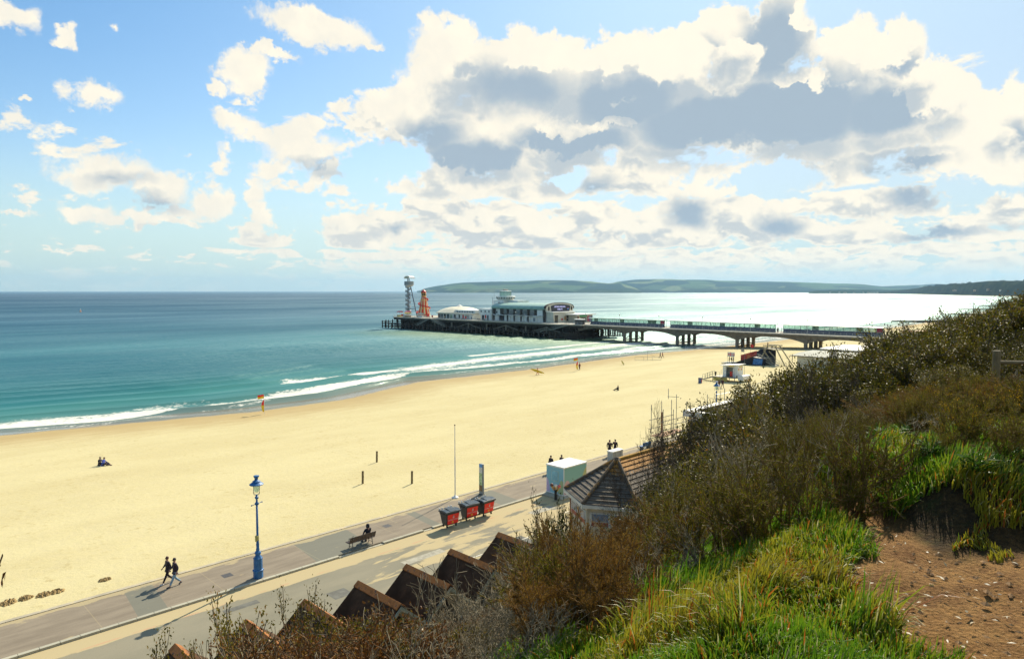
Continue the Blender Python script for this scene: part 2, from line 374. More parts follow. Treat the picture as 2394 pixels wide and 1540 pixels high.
F_=np.maximum(F_,band([(x,y+5) for x,y in C_],.7,.8,110,230,.4))
for q0 in (6,14,24):
    sel=(Wx>225)&(Wx<900); F_=np.maximum(F_,sel*np.clip(1-np.abs(Q-q0-3*fbm(A/20,B/15,31+q0,3))/2.2,0,1)*.75)
F_=F_*np.clip(.97+.8*fbm(A/9,B/3,33,3),0,1.05)
m,T,b,o=newmat('sea_water'); g=T.new('ShaderNodeNewGeometry').outputs['Position']
q=T.new('ShaderNodeAttribute',attribute_name='dshore').outputs['Fac']; fa=T.new('ShaderNodeAttribute',attribute_name='foam').outputs['Fac']
big=T.noise(T.v('MULTIPLY',g,(.0016,.0075,0)),1,4,.55); mid=T.noise(T.v('MULTIPLY',g,(.02,.05,0)),1,4,.6)
qq=T.m('LOGARITHM',T.m('MAXIMUM',T.m('ADD',q,4),1.5),10.0)
qn=T.m('DIVIDE',T.m('ADD',qq,T.m('MULTIPLY',T.m('SUBTRACT',mid,.5),.35)),4.0)
deep=T.ramp(qn,[(.10,(.36,.33,.23)),(.215,(.25,.26,.18)),(.31,(.085,.23,.18)),(.40,(.035,.20,.18)),(.52,(.014,.145,.170)),(.66,(.004,.078,.135)),(.85,(.002,.036,.085))])
deep=T.mix(T.ss(big,.38,.62,0.0,.55),deep,(.008,.06,.11))
px_=T.sep(g)
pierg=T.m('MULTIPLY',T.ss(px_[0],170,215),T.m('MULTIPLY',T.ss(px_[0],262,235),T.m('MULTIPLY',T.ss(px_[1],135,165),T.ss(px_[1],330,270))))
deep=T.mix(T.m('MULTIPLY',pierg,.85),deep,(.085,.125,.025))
fn=T.noise(T.v('MULTIPLY',g,(1.2,2.2,1)),1.0,6,.72); fn2=T.noise(g,.35,3,.5)
fm=T.ss(T.m('ADD',T.m('ADD',fa,T.m('MULTIPLY',T.m('SUBTRACT',fn,.5),1.7)),T.m('MULTIPLY',T.m('SUBTRACT',fn2,.5),.7)),.30,.72)
fm=T.m('MULTIPLY',fm,T.ss(fa,.02,.2))
capn=T.noise(T.v('MULTIPLY',g,(.06,.16,1)),1.0,8,.75)
dif=T.new('ShaderNodeBsdfDiffuse'); T.put(dif.inputs[0],deep)
glo=T.new('ShaderNodeBsdfGlossy'); T.put(glo.inputs['Roughness'],T.ss(q,-2,60,.20,.54)); glo.inputs[0].default_value=(.86,1,.94,1)
h=T.m('ADD',T.m('MULTIPLY',T.noise(T.v('MULTIPLY',g,(.55,1.0,1)),1,5,.62),1.0),T.m('MULTIPLY',T.noise(T.v('MULTIPLY',g,(.10,.28,1)),1,4,.6),3.0))
bn=T.new('ShaderNodeBump'); bn.inputs['Distance'].default_value=.42; T.put(bn.inputs['Height'],h); T.put(bn.inputs['Strength'],T.ss(q,-2,110,.05,.85))
T.l.new(bn.outputs[0],glo.inputs['Normal']); 
fr=T.new('ShaderNodeFresnel'); fr.inputs[0].default_value=1.33; T.l.new(bn.outputs[0],fr.inputs['Normal'])
sl_=T.noise(T.v('MULTIPLY',g,(.006,.022,0)),1,6,.62); kk_=T.m('MULTIPLY',T.m('ADD',T.ss(big,.65,.35,.60,1.25),T.m('MULTIPLY',T.m('SUBTRACT',sl_,.5),1.5)),.23)
k=T.m('MULTIPLY_ADD',T.m('POWER',fr.outputs[0],.8),T.m('MAXIMUM',kk_,.07),.022,clamp=True)
wat=T.new('ShaderNodeMixShader'); T.put(wat.inputs[0],k); T.l.new(dif.outputs[0],wat.inputs[1]); T.l.new(glo.outputs[0],wat.inputs[2])
foam=T.new('ShaderNodeBsdfDiffuse'); foam.inputs[0].default_value=(.74,.72,.62,1)
mx=T.new('ShaderNodeMixShader'); T.put(mx.inputs[0],fm); T.l.new(wat.outputs[0],mx.inputs[1]); T.l.new(foam.outputs[0],mx.inputs[2])
T.l.new(mx.outputs[0],o.inputs[0]); T.n.remove(b)
structure(npmesh('sea',V,gridF(len(sg),len(tg)),m,smooth=True,attrs={'dshore':Q.ravel(),'foam':F_.ravel()}))
# ---------------------------------------------------------------- promenade, kerb, road
S0,S1=-30.0,420.0
m,T,b,o=newmat('promenade_tarmac'); g=T.new('ShaderNodeNewGeometry').outputs['Position']; X=T.sep(g)
n=T.noise(T.v('MULTIPLY',g,(.35,1.6,1)),1,5,.6); n2=T.noise(g,14,4,.7); n3=T.noise(T.v('MULTIPLY',g,(.5,1,1)),1.6,5,.6)
col=T.mix(T.ss(n,.3,.7),(.205,.165,.115),(.275,.225,.158))
sx=T.m('DIVIDE',T.m('ADD',X[0],T.m('MULTIPLY',X[1],-.10)),100.0)
stp=[(0,0),(.0735,1),(.089,0),(.180,1),(.224,0),(.278,1),(.289,0),(.355,1),(.375,0),(.60,1),(.63,0)]
pat=T.ramp(sx,[(p,(c,)*3) for p,c in stp],const=True)
col=T.mix(T.m('MULTIPLY',pat,.85),col,(.165,.165,.125))
# sand blown over the tarmac near both edges and in loose tongues
edge=T.m('MAXIMUM',T.ss(X[1],44.2,45.4),T.ss(X[1],40.95,40.72,0,.25))
sandy=T.ss(T.m('ADD',n3,T.m('MULTIPLY',edge,.5)),.64,.74,0.0,.75)
col=T.mix(sandy,col,(.45,.36,.19)); col=T.mix(T.ss(n2,.45,.75,0.0,.3),col,(.10,.08,.06))
jt=T.m('ABSOLUTE',T.m('SUBTRACT',T.m('FRACT',T.m('DIVIDE',X[0],6.5)),.5)); col=T.mix(T.ss(jt,.004,.002,0,.25),col,(.5,.4,.2))
T.put(b.inputs['Base Color'],col); b.inputs['Roughness'].default_value=.85; b.inputs['Specular IOR Level'].default_value=.25; bump(T,b,n2,.3,.01)
structure(MB().box(S0,S1,TK+.25,TB-.3,-1.2,0.0).build('promenade',m))
cm=pm('concrete_edge',(.40,.345,.24),.85,.15,.8,c2=(.55,.44,.24),amt=.55)
structure(MB().box(S0,S1,TB-.3,TB,-1.6,.035).build('promenade_edge',cm))
kb=MB()
lows=[(23.6,27.9),(31.0,32.4)]   # dropped kerb
x=S0
while x<S1:
    x1=x+.9; low=any(a<x+.45<b_ for a,b_ in lows) and x<33
    kb.box(x+.006,x1-.006,TK,TK+.25,-.4,.006 if not low else -.085); x=x1
structure(kb.build('kerb',pm('kerb_stone',(.40,.37,.27),.85,.12,.6,c2=(.52,.43,.26),amt=.6),bevel=.012))
m,T,b,o=newmat('road_asphalt'); g=T.new('ShaderNodeNewGeometry').outputs['Position']; X=T.sep(g)
n=T.noise(T.v('MULTIPLY',g,(.10,.30,1)),1,6,.6); n2=T.noise(g,16,4,.7); n3=T.noise(T.v('MULTIPLY',g,(.16,.62,1)),1,6,.62,dist=.5); n5=T.noise(T.v('MULTIPLY',g,(.9,.9,1)),1,4,.6)
col=T.mix(T.ss(n,.3,.7),(.20,.185,.13),(.27,.24,.165)); col=T.mix(T.ss(n2,.5,.8,0,.35),col,(.09,.08,.06))
near=T.m('MULTIPLY',T.ss(X[1],38.7,39.7),.50)                        # drift against the kerb
huts=T.m('MULTIPLY',T.ss(X[1],33.6,31.2),.22)
far=T.m('MULTIPLY',T.ss(X[0],18,37),.21)
drift=T.ss(T.m('ADD',T.m('ADD',n3,T.m('MULTIPLY',T.m('SUBTRACT',n5,.5),.12)),T.m('ADD',near,T.m('ADD',huts,far))),.64,.70,0,.93)
col=T.mix(drift,col,(.47,.375,.20))
red=T.m('MULTIPLY',T.m('MULTIPLY',T.ss(X[1],39.20,39.23),T.ss(X[1],39.37,39.34)),T.ss(n5,.45,.62,0,.6))
col=T.mix(T.m('MULTIPLY',red,T.m('SUBTRACT',1.0,T.m('MULTIPLY',drift,.5))),col,(.55,.18,.12))
T.put(b.inputs['Base Color'],col); b.inputs['Roughness'].default_value=.9; b.inputs['Specular IOR Level'].default_value=.2
bump(T,b,T.m('ADD',T.m('MULTIPLY',drift,2.0),n2),.4,.02)
structure(MB().box(S0,S1,12,TK,-1.5,-.12).build('road',m))
# white bay lines on the road (thin sheets)
wl=pm('line_paint',(.62,.58,.46),.7,.2,2,c2=(.45,.36,.2))
l=MB(); l.box(42.2,50.0,36.0,36.1,-.119,-.116); l.box(42.2,42.3,32.5,36.0,-.119,-.116); l.box(30.5,41,34.2,34.3,-.119,-.116)
structure(l.build('road_marking',wl))
pt=[pm('patch_dark',(.13,.125,.10),.9,.2,3),pm('patch_pale',(.34,.31,.23),.9,.2,3)]
for i,(x,y,w,d) in enumerate([(33.6,33.4,2.2,1.5),(26.5,36.4,3.4,.7),(20.5,35.2,1.2,1.1),(40.0,37.4,2.6,.8),(15.2,38.0,2.0,.5)]): structure(MB().box(x,x+w,y,y+d,-.119,-.1165).build('road_patch',pt[i%2]))
cv=pm('iron_cover',(.06,.055,.05),.6,.3,12)
for i,(x,y,lb) in enumerate([(34.4,33.9,'square iron cover in the pale road patch behind the bins'),(17.3,42.9,'square iron cover in the promenade by the blue lamp'),(29.8,43.4,'square iron cover in the promenade beyond the bench')]):
    z=-.1162 if y<40 else .0005; o=MB().box(-.3,.3,-.3,.3,0,.003).build('drain_cover',cv,None,loc=(x,y,z)); sprop(o,lb,'drain cover')
# sand mounds left by diggers
# ---------------------------------------------------------------- pier
DZ=3.5; PX0,PX1=232.0,246.0
concrete=pm('weathered_concrete',(.20,.165,.115),.9,.3,.5,c2=(.10,.075,.05),amt=.55)
timber_dark=pm('tarred_timber',(.045,.033,.022),.85,.4,1.5,c2=(.11,.08,.05),amt=.62)
pile_mat=pm('pile_timber',(.10,.075,.05),.85,.4,1.5,c2=(.03,.025,.018),amt=.5)
deckm=pm('deck_boards',(.40,.36,.27),.8,.2,1)
railm=pm('pale_rail_paint',(.42,.47,.46),.5,.15,2)
whitep=pm('white_wall_paint',(.74,.75,.69),.6,.10,.5,c2=(.46,.46,.40),amt=.66)
navy=pm('navy_panel',(.022,.045,.12),.4,.2,1)
dglass=pm('dark_glass',(.02,.03,.035),.12,.3,1,spec=.8,bs=0)
greenroof=pm('pale_green_roof',(.27,.42,.34),.45,.15,.6,c2=(.20,.33,.27),amt=.6)
darktrim=pm('dark_timber_cladding',(.055,.042,.032),.7,.3,1)
creamp=pm('cream_wall_paint',(.60,.57,.45),.6,.1,.5)
redp=pm('red_paint',(.55,.03,.02),.4,.15,2); yellowp=pm('yellow_paint',(.70,.50,.05),.45,.12,2)
greym=pm('grey_steel',(.14,.17,.19),.4,.2,2,metal=.3)
whitem=pm('white_plastic',(.78,.76,.68),.45,.06,2)
def railing(x0,y0,x1,y1,z,h=1.1,step=2.0,n=3,w=.05):
    r=MB(); L=math.hypot(x1-x0,y1-y0); k=max(1,int(L/step))
    for i in range(k+1):
        f=i/k; X_=x0+(x1-x0)*f; Y_=y0+(y1-y0)*f; r.box(X_-w/2,X_+w/2,Y_-w/2,Y_+w/2,z,z+h)
    for j in range(n):
        zz_=z+h*(j+1)/n-.03; r.bar((x0,y0,zz_),(x1,y1,zz_),w*.8)
    return r
pier=thing('pier','long seaside pier on dark piles with a concrete arched approach from the beach','pier',(0,0,0))
HX0,HX1,HY0,HY1=228.0,262.0,186.0,328.0
d_=MB(); d_.prism([(HX0,HY0+14),(HX0+3,HY0+2),(HX1-4,HY0),(HX1,HY0+10),(HX1,HY1-3),(HX1-3,HY1),(HX0+4,HY1),(HX0,HY1-4)],DZ-.45,DZ,'z'); d_.build('pierhead_deck',deckm,pier)
MB().prism([(HX0+.3,HY0+14.2),(HX0+3.3,HY0+2.5),(HX1-4.3,HY0+.5),(HX1-.3,HY0+10.2),(HX1-.3,HY1-3.3),(HX1-3.3,HY1-.4),(HX0+4.3,HY1-.4),(HX0+.3,HY1-4.3)],DZ-1.5,DZ-.46,'z').build('deck_beam',timber_dark,pier)
for a in [(HX0+.1,HY0+14,HX0+.1,HY1-4),(HX0+.1,HY1-4,HX0+4,HY1-.1),(HX0+4,HY1-.1,HX1-3,HY1-.1),(HX0+.1,HY0+14,HX0+3.1,HY0+2.2),(HX1-.1,HY0+10,HX1-.1,HY1-3)]:
    railing(*a,DZ).build('railing',railm,pier)
# lower landing stage
lw=MB(); lw.box(HX0-1.6,HX0+5,196,326.5,-.75,-.5); lw.box(HX0-1.6,HX0+5,196,326.5,-2.0,-1.8)
lw.build('landing_stage',timber_dark,pier); railing(HX0-1.4,197,HX0-1.4,320,-.5,1.0,3,2).build('stage_railing',pm('stage_rail',(.14,.12,.085),.8),pier)
src=MB().box(-.2,.2,-.2,.2,-6,.35).add([(-.2,-.2,.35),(.2,-.2,.35),(.2,.2,.35),(-.2,.2,.35),(0,0,.5)],[(0,1,4),(1,2,4),(2,3,4),(3,0,4)])
p0=src.build('pile',pile_mat,pier,loc=(HX0-1.9,326.0,0)); n_=0
for i in range(1,40):
    c=p0.copy(); COL.objects.link(c); c.parent=pier; c.location=(HX0-1.9,326.0-i*3.25,random.Random(i).uniform(-.12,.12))
inner=MB()
for i in range(0,36):
    for xx in (232,238,244,250,256,260.5):
        y=325-i*3.9
        if y>190: inner.box(xx-.25,xx+.25,y-.25,y+.25,-6,DZ-1.6)
for i in range(12):
    y=322-i*12; 
    for z in (-2.2,.6): inner.box(229,261,y-.12,y+.12,z,z+.3)
for xx in (234.1,242,252): inner.box(xx,xx+.3,195,325,-4,1.6)
inner.build('inner_piles',timber_dark,pier)
# pier end dolphins
dl=MB()
for i,(xx,yy) in enumerate([(227.5,331),(230,331.4),(233,331.6),(227.6,334),(230.2,334.2),(236,331.6),(240,331.6),(245,331.6),(250,331.6)]):
    dl.box(xx-.22,xx+.22,yy-.22,yy+.22,-6,1.2+.3*(i%3))
for z in (-2.2,-.6,.5): dl.box(227,250.3,331.2,331.55,z,z+.3); dl.box(227.3,227.7,326,334.4,z+.02,z+.28); dl.box(227,231,333.8,334.2,z,z+.3)
dl.build('fender_piles',timber_dark,pier)
# raking braces and columns between the two decks
colm=pm('brace_concrete',(.20,.175,.13),.9,.2,1)
for k,y in enumerate((286,272,259,245.5,232,219,206)):
    c=MB(); c.box(HX0-.25,HX0+.25,y-.25,y+.25,-.6,DZ-1.45)
    if k in(2,4,6): c.bar((HX0-.3,y,DZ-1.7),(HX0-.3,y+8.5,-.1),.4,.3); c.bar((HX0-.3,y,DZ-1.7),(HX0-.3,y-8.5,-.1),.4,.3)
    if k==0: c.bar((HX0-.3,y+2,DZ-1.7),(HX0-.3,y-9,-.1),.4,.3)
    c.build('column',colm,pier)
# stairs down to the stage
stm=pm('galvanised_steel',(.26,.26,.22),.55,.2,2)
def stairs(ya,za,yb,zb,x,w=1.3,rail=True):
    s=MB(); n=max(2,int(abs(za-zb)/.2))
    for i in range(n):
        f=(i+.5)/n; y=ya+(yb-ya)*f; z=za+(zb-za)*f; s.box(x,x+w,y-.14,y+.14,z-.04,z)
    for xx in(x,x+w): s.bar((xx,ya,za-.1),(xx,yb,zb-.1),.08,.28)
    if rail:
        for xx in(x,x+w):
            for hh in(.5,1.0): s.bar((xx,ya,za+hh),(xx,yb,zb+hh),.06)
            for i in range(int(n/5)+2):
                f=i/(int(n/5)+1); y=ya+(yb-ya)*f; z=za+(zb-za)*f; s.bar((xx,y,z),(xx,y,z+1),.05)
    return s
stairs(290,DZ,301,-.5,HX0-1.5).build('stairs',stm,pier); stairs(288,DZ,276,-.5,HX0-1.5).build('stairs',stm,pier)
st=stairs(193,DZ,203,.9,HX0-1.2); st.box(HX0-1.2,HX0+.2,203,206,.8,.9); st.v and st.build('stairs',stm,pier); stairs(206,.9,211,-.5,HX0-1.2).build('stairs',stm,pier)
kk=MB()
for i in range(11):
    y=188+i*1.4
    for xx in (226.5,229,232.5,262.5): kk.box(xx-.2,xx+.2,y-.2,y+.2,-6,-.2+.5*((i*7)%3)/2)
for z in(-2.4,-1,-.2): kk.box(226.2,226.6,187,204,z,z+.28); kk.box(226.2,262.9,187.4,187.8,z,z+.28)
kk.build('fender_piles',timber_dark,pier)
# approach
sup=[191.5,166.8,141.9,117.2,92.6,68.0,45.0]
MB().box(PX0,PX1,44,HY0+1.5,DZ-.35,DZ).build('approach_deck',deckm,pier)
for xg in (PX0+.3,PX1-.9):
    for a,b_ in zip(sup[:-1],sup[1:]):
        a0,b0=a-.0,b_+.0; N=18; top=[(b0,DZ-.36),(a0,DZ-.36)]; bot=[]
        for i in range(N+1):
            f=i/N; u=abs(2*f-1); y=a0-.8+(b0+.8-a0+.8)*f; bot.append((y,DZ-1.35-1.55*u**2.6))
        bot=[(a0,DZ-3.4)]+bot+[(b0,DZ-3.4)]
        MB().prism(top+bot,xg,xg+.6,'x').build('arch_girder',concrete,pier)
MB().box(PX0-.25,PX1+.25,44,HY0+1.4,DZ-.66,DZ-.37).build('deck_edge',concrete,pier)
for k,y in enumerate(sup[1:-1]):
    f_=MB(); n=4; xs=[PX0+.55+i*(PX1-PX0-1.1)/3 for i in range(4)]
    for xx in xs: f_.box(xx-.42,xx+.42,y-.5,y+.5,-5.5,DZ-2.6)
    for i in range(3):
        xa,xb=xs[i]+.42,xs[i+1]-.42; arc=[(xa,DZ-.9),(xb,DZ-.9)]
        N=10; c_=(xa+xb)/2; r_=(xb-xa)/2
        arc+=[(c_+r_*math.cos(PI*j/N),DZ-3.4+1.75*math.sin(PI*j/N)**.8) for j in range(N+1)]
        f_.prism([(p[0],p[1]) for p in arc],y-.49,y+.49,'y')
    for xx in xs: f_.box(xx-.42,xx+.42,y-.5,y+.5,DZ-2.61,DZ-.9)
    if k<3: f_.box(xs[0]-.1,xs[-1]+.1,y-.2,y+.2,-2.1,-1.7); f_.bar((xs[0],y+.2,-1.9),(xs[1],y+.2,-.3),.2); f_.bar((xs[2],y+.2,-.3),(xs[3],y+.2,-1.9),.2)
    f_.build('support_frame',concrete,pier)
MB().box(PX0+1,PX1-1,44,52,-1,DZ-.4).build('abutment',concrete,pier)
for xx in(PX0+.05,PX1-.05): railing(xx,45,xx,HY0+.5,DZ,1.1,1.8,4).build('railing',railm,pier)
# lamp standards along the pier
lp=thing('pier_lamp','thin lamp standard on the pier railing beside the shelters','lamp post',(PX0+.1,72,DZ),0,'thin lamp standards along the pier railing')
MB().tube([(0,0,0),(0,0,4.6)],[.07,.04],6).build('post',railm,lp); MB().lathe([(.05,4.55),(.22,4.7),(.2,4.95),(.02,5.1)],n=8).build('lamp_head',whitem,lp)
ORD=['first','second','third','fourth','fifth','sixth','seventh','eighth','ninth','tenth','eleventh']
lp['label']='first thin lamp standard from the beach on the pier railing'
for i,y in enumerate((92,112,131,150,169,187)): dup(lp,(PX0+.1,y,DZ),label=ORD[i+1]+' thin lamp standard from the beach on the pier railing')
for i,y in enumerate((226,246,267,291)): dup(lp,(HX0+.3,y,DZ),label=ORD[i+7]+' thin lamp standard from the beach, on the pier head railing')
# ---- approach shelters
pane_m,T,b,o=newmat('pane_glass'); b.inputs['Base Color'].default_value=(.55,.68,.62,1); b.inputs['Roughness'].default_value=.15
tr=T.new('ShaderNodeBsdfTransparent'); tr.inputs[0].default_value=(.80,.92,.86,1); mx=T.new('ShaderNodeMixShader'); mx.inputs[0].default_value=.32
T.l.new(tr.outputs[0],mx.inputs[1]); T.l.new(b.outputs[0],mx.inputs[2]); T.l.new(mx.outputs[0],o.inputs[0])
poster=pm('poster_green',(.16,.30,.20),.6,.6,1.2,c2=(.45,.50,.35)); posterred=pm('poster_red',(.45,.05,.10),.6,.3,1.2)
shl=[(189.3,151.5,'pale blue and glass pier shelter nearest the theatre building, farthest out to sea'),(148.8,105.7,'middle one of the three glazed pier shelters, above the wet sand'),(103.0,70.5,'glazed pier shelter at the landward end, with a red poster on its end')]
for i,(ya,yb,lb) in enumerate(shl):
    sh=thing('pier_shelter',lb,'shelter',(238.6,yb,DZ),0,'glazed shelters along the pier approach'); L=ya-yb; n=int(L/1.95); st_=L/n
    MB().prism([(-1.5,2.72),(1.5,2.72),(1.5,2.86),(0,3.02),(-1.5,2.86)],-.5,L+.5,'y').build('roof',greenroof,sh)
    MB().box(-.12,.12,.05,L-.05,.0,1.25).build('lower_panel',navy,sh)
    q=MB(); 
    for k in range(n+1): q.box(-.09,.09,k*st_-.06,k*st_+.06,1.25,2.72); 
    q.box(-.085,.085,0,L,1.27,1.35); q.box(-.085,.085,0,L,2.6,2.7)
    q.build('glazing_frame',pm('pale_green_frame',(.33,.42,.36),.5),sh)
    for k in range(n):
        po=(k%7==3) or (k==2 and i==0) ; last=(k==0 and i!=1)
        MB().box(-.02,.02,k*st_+.06,(k+1)*st_-.06,1.35,2.6).build('window_pane' if not(po or last) else 'poster',posterred if last else poster if po else pane_m,sh)
    MB().box(-1.0,-.5,.3,L-.3,.38,.46).box(.5,1.0,.3,L-.3,.38,.46).box(-.9,-.8,.3,L-.3,0,.38).box(.8,.9,.3,L-.3,0,.38).build('bench_seat',navy,sh)
    q=MB()
    for k in range(0,n+1,4):
        for a in(-1.4,1.32): MB().box(a,a+.08,k*st_-.04,k*st_+.04,0,2.72).build('post',greym,sh)
# ---------------------------------------------------------------- text helper
def text(body,size,mat,parent,M,name='lettering',ex=.01,align='CENTER'):
    cu=bpy.data.curves.new(name,'FONT'); cu.body=body; cu.size=size; cu.extrude=ex; cu.align_x=align; cu.align_y='CENTER'; cu.space_line=1.0; cu.resolution_u=3
    to=bpy.data.objects.new(name,cu); COL.objects.link(to)
    dg=bpy.context.evaluated_depsgraph_get(); me=bpy.data.meshes.new_from_object(to.evaluated_get(dg)); bpy.data.objects.remove(to)
    me.transform(M); me.materials.clear(); me.materials.append(mat); me.name=name
    o=bpy.data.objects.new(name,me); COL.objects.link(o); o.parent=parent; return o
def face_mat(origin,right,up):     # text plane: x along right, y along up
    r=Vector(right).normalized(); u=Vector(up).normalized(); n=r.cross(u)
    return Matrix(((r.x,u.x,n.x,origin[0]),(r.y,u.y,n.y,origin[1]),(r.z,u.z,n.z,origin[2]),(0,0,0,1)))
# ---------------------------------------------------------------- theatre
th=thing('pier_theatre','white pier theatre with a curved pale green roof and dark gable screen','theatre',(0,0,0))
X0,X1,Y0,Y1=236.0,255.0,213.5,250.0; Z0=DZ; ZE=9.4; ZC=12.0; TZ=Z0-1.0
def vault(n=16,off=0,x0=X0,x1=X1,ze=ZE,zc=ZC):
    c=(x0+x1)/2; h=(x1-x0)/2+off
    return [(c+h*math.cos(PI-PI*i/n), ze+off+(zc-ze)*math.sin(PI*i/n)**.75) for i in range(n+1)]
MB().prism([(X0+.6,Z0),(X0+.6,ZE)]+vault(off=-.6)[1:-1]+[(X1-.6,ZE),(X1-.6,Z0)],Y0+.5,Y1,'y').build('hall_wall',whitep,th)
o_=vault(off=.35); i_=vault(off=-.05); MB().prism(o_+i_[::-1],Y0+.9,Y1+.4,'y').build('roof',greenroof,th,smooth=False)
# dark cladding, tapered fins and windows of the long side
MB().box(X0+.2,X0+.58,Y0+6,Y1-6,Z0+3.2,ZE-.1).build('dark_cladding',darktrim,th)
def fin(y,top=.75,bot=.4):
    return MB().prism([(y-bot,Z0),(y+bot,Z0),(y+top,ZE),(y-top,ZE)],X0-.35,X0+.6,'x').build('fin',darktrim,th)
for y in (Y0+1.3,Y1-1.3,Y1-7.4): fin(y)
wf=pm('white_window_frame',(.55,.57,.53),.5,.1,2)
for k in range(5):
    yc_=Y0+9.2+k*4.65
    fin(yc_+2.35,.42,.3) if k<5 else None
    w=MB()
    for j in range(5): w.box(X0+.02,X0+.14,yc_-1.25+j*.625-.05,yc_-1.25+j*.625+.05,Z0+3.6,ZE-.4)
    for z in (Z0+3.6,Z0+4.9,Z0+5.7,ZE-.45): w.box(X0+.0,X0+.13,yc_-1.3,yc_+1.3,z,z+.1)
    f1=w.build('window_frame',wf,th); MB().box(X0+.12,X0+.19,yc_-1.25,yc_+1.25,Z0+3.6,ZE-.4).build('pane',dglass,f1)
MB().box(X0+.1,X0+.58,Y0+1.9,Y0+5.9,Z0,ZE-.15).build('side_wall',whitep,th)
for k,(ya,yb,mt) in enumerate([(Y0+6.2,Y0+9.4,'w'),(Y0+10.2,Y0+13.8,'w'),(Y0+15,Y0+18.6,'w'),(Y0+19.6,Y0+23,'w'),(Y0+24,Y0+27.8,'w'),(Y0+28.6,Y0+31.4,'d'),(Y0+32,Y0+35,'w')]):
    MB().box(X0+.05,X0+.58,ya,yb,Z0,Z0+2.6).build('ground_floor_panel',whitep if mt=='w' else navy,th)
for y in (Y0+7.7,Y0+12): MB().box(X0-.0,X0+.05,y-.7,y+.7,Z0+.3,Z0+2.0).build('door',pm('grey_door',(.20,.24,.25),.5),th)
wave=MB(); N=60
top=[(Y0+1.5+(Y1-Y0-1)*i/N, Z0+2.95+.22*math.sin(i/N*2*PI*6.5)) for i in range(N+1)]
for (a,za),(b_,zb) in zip(top[:-1],top[1:]): wave.bar((X0-.5,a,za),(X0-.5,b_,zb),1.6,.14)
wave.build('wavy_canopy',whitep,th)
# landward gable
g_=vault(20,.55); MB().prism([(X0-.1,Z0+5.0)]+[(X0-.1,ZE)]+g_[1:-1]+[(X1+.1,ZE),(X1+.1,Z0+5.0)],Y0-.1,Y0+.45,'y').build('gable',creamp,th)
g2=vault(20,.75); g3=vault(20,.5); MB().prism(g2+g3[::-1],Y0-.3,Y0+.9,'y').build('gable_rim',darktrim,th)
sv=[(x,z) for x,z in [(239.7,8.4),(252.1,8.4),(252.9,11.2)]]+[(246+6.9*math.cos(a),10.9+.95*math.sin(a)) for a in [PI*i/10 for i in range(1,10)]]+[(239.0,11.2)]
scr=MB().prism(sv,Y0-.32,Y0-.12,'y').build('screen',pm('dark_screen',(.018,.02,.035),.4,.2,1,bs=0),th)
litb,T,b,o=newmat('screen_lettering'); b.inputs['Base Color'].default_value=(.5,.5,.8,1); b.inputs['Emission Color'].default_value=(.62,.62,1,1); b.inputs['Emission Strength'].default_value=.55
Mf=face_mat((245.2,Y0-.36,10.75),(1,0,0),(0,0,1)); text('GEORGE MICHAEL',.98,litb,scr,Mf); text('TRIBUTE',1.0,litb,scr,face_mat((245.2,Y0-.36,9.55),(1,0,0),(0,0,1)))
MB().box(250.7,251.6,Y0-.38,Y0-.33,9.3,10.0).build('screen_picture',pm('screen_blue',(.08,.25,.6),.4,.2,2),scr); MB().box(250.8,251.5,Y0-.38,Y0-.33,10.05,10.4).build('screen_picture',redp,scr)
for x in (237.5,253.8): MB().box(x-.25,x+.25,Y0-.5,Y0-.11,10.0-.9,10.0+.9).box(x-.4,x+.4,Y0-.5,Y0-.11,9.7,10.1).build('wall_lantern',darktrim,th)
# lower front block and entrance wing
MB().box(X0+.3,X1-3.6,Y0-4.2,Y0-.15,Z0,Z0+4.75).build('front_block',creamp,th)
MB().box(X0-.1,X1-3.2,Y0-4.6,Y0-.1,Z0+4.76,Z0+5.0).build('flat_roof',whitep,th)
MB().prism([(X1-8.2,Y0-9.8),(X1+3,Y0-9.8),(X1+3,Y0+3),(X1-8.2,Y0-4.3)],Z0,Z0+3.5,'z').build('shop_wing',creamp,th)
MB().prism([(X1-10.5,Y0-11.2),(X1+4.2,Y0-11.2),(X1+4.2,Y0+3.2),(X1-10.5,Y0-4.4)],Z0+3.51,Z0+3.9,'z').build('shop_roof',whitep,th)
MB().box(X1-6.6,X1-1.4,Y0-9.95,Y0-9.82,Z0+2.5,Z0+3.4).build('shop_sign',pm('green_sign',(.03,.28,.08),.4),th)
for k,x in enumerate((X1-7.7,X1-.4,X1+1.0,X1+2.3)): MB().box(x-.55,x+.55,Y0-9.95,Y0-9.82,Z0+.3,Z0+2.9).build('poster',[pm('poster_brown',(.22,.12,.07),.6,.5,2),posterred,pm('poster_violet',(.16,.10,.24),.6,.5,2),navy][k],th)
for k in range(4): MB().box(X1-6.0+k*1.15,X1-5.1+k*1.15,Y0-9.92,Y0-9.8,Z0+.1,Z0+2.3).build('door',dglass,th)
for (x,w,z0,z1,mm_) in [(238.3,1.1,.1,2.6,dglass),(242.3,.55,1.1,1.9,redp),(244.6,.6,1.2,2.8,pm('poster_tan',(.4,.25,.12),.6,.4,3)),(246.4,.9,1.9,3.0,darktrim),(246.4,.9,.6,1.7,dglass),(238.3,1.2,2.65,3.4,darktrim)]:
    MB().box(x-w,x+w,Y0-4.3,Y0-4.22,Z0+z0,Z0+z1).build('shop_window' if mm_ is dglass else 'poster',mm_,th)
MB().box(X1+3.05,X1+3.12,Y0-9,Y0-6.6,Z0+1.0,Z0+3.2).build('poster',pm('poster_blue',(.06,.30,.62),.5),th)
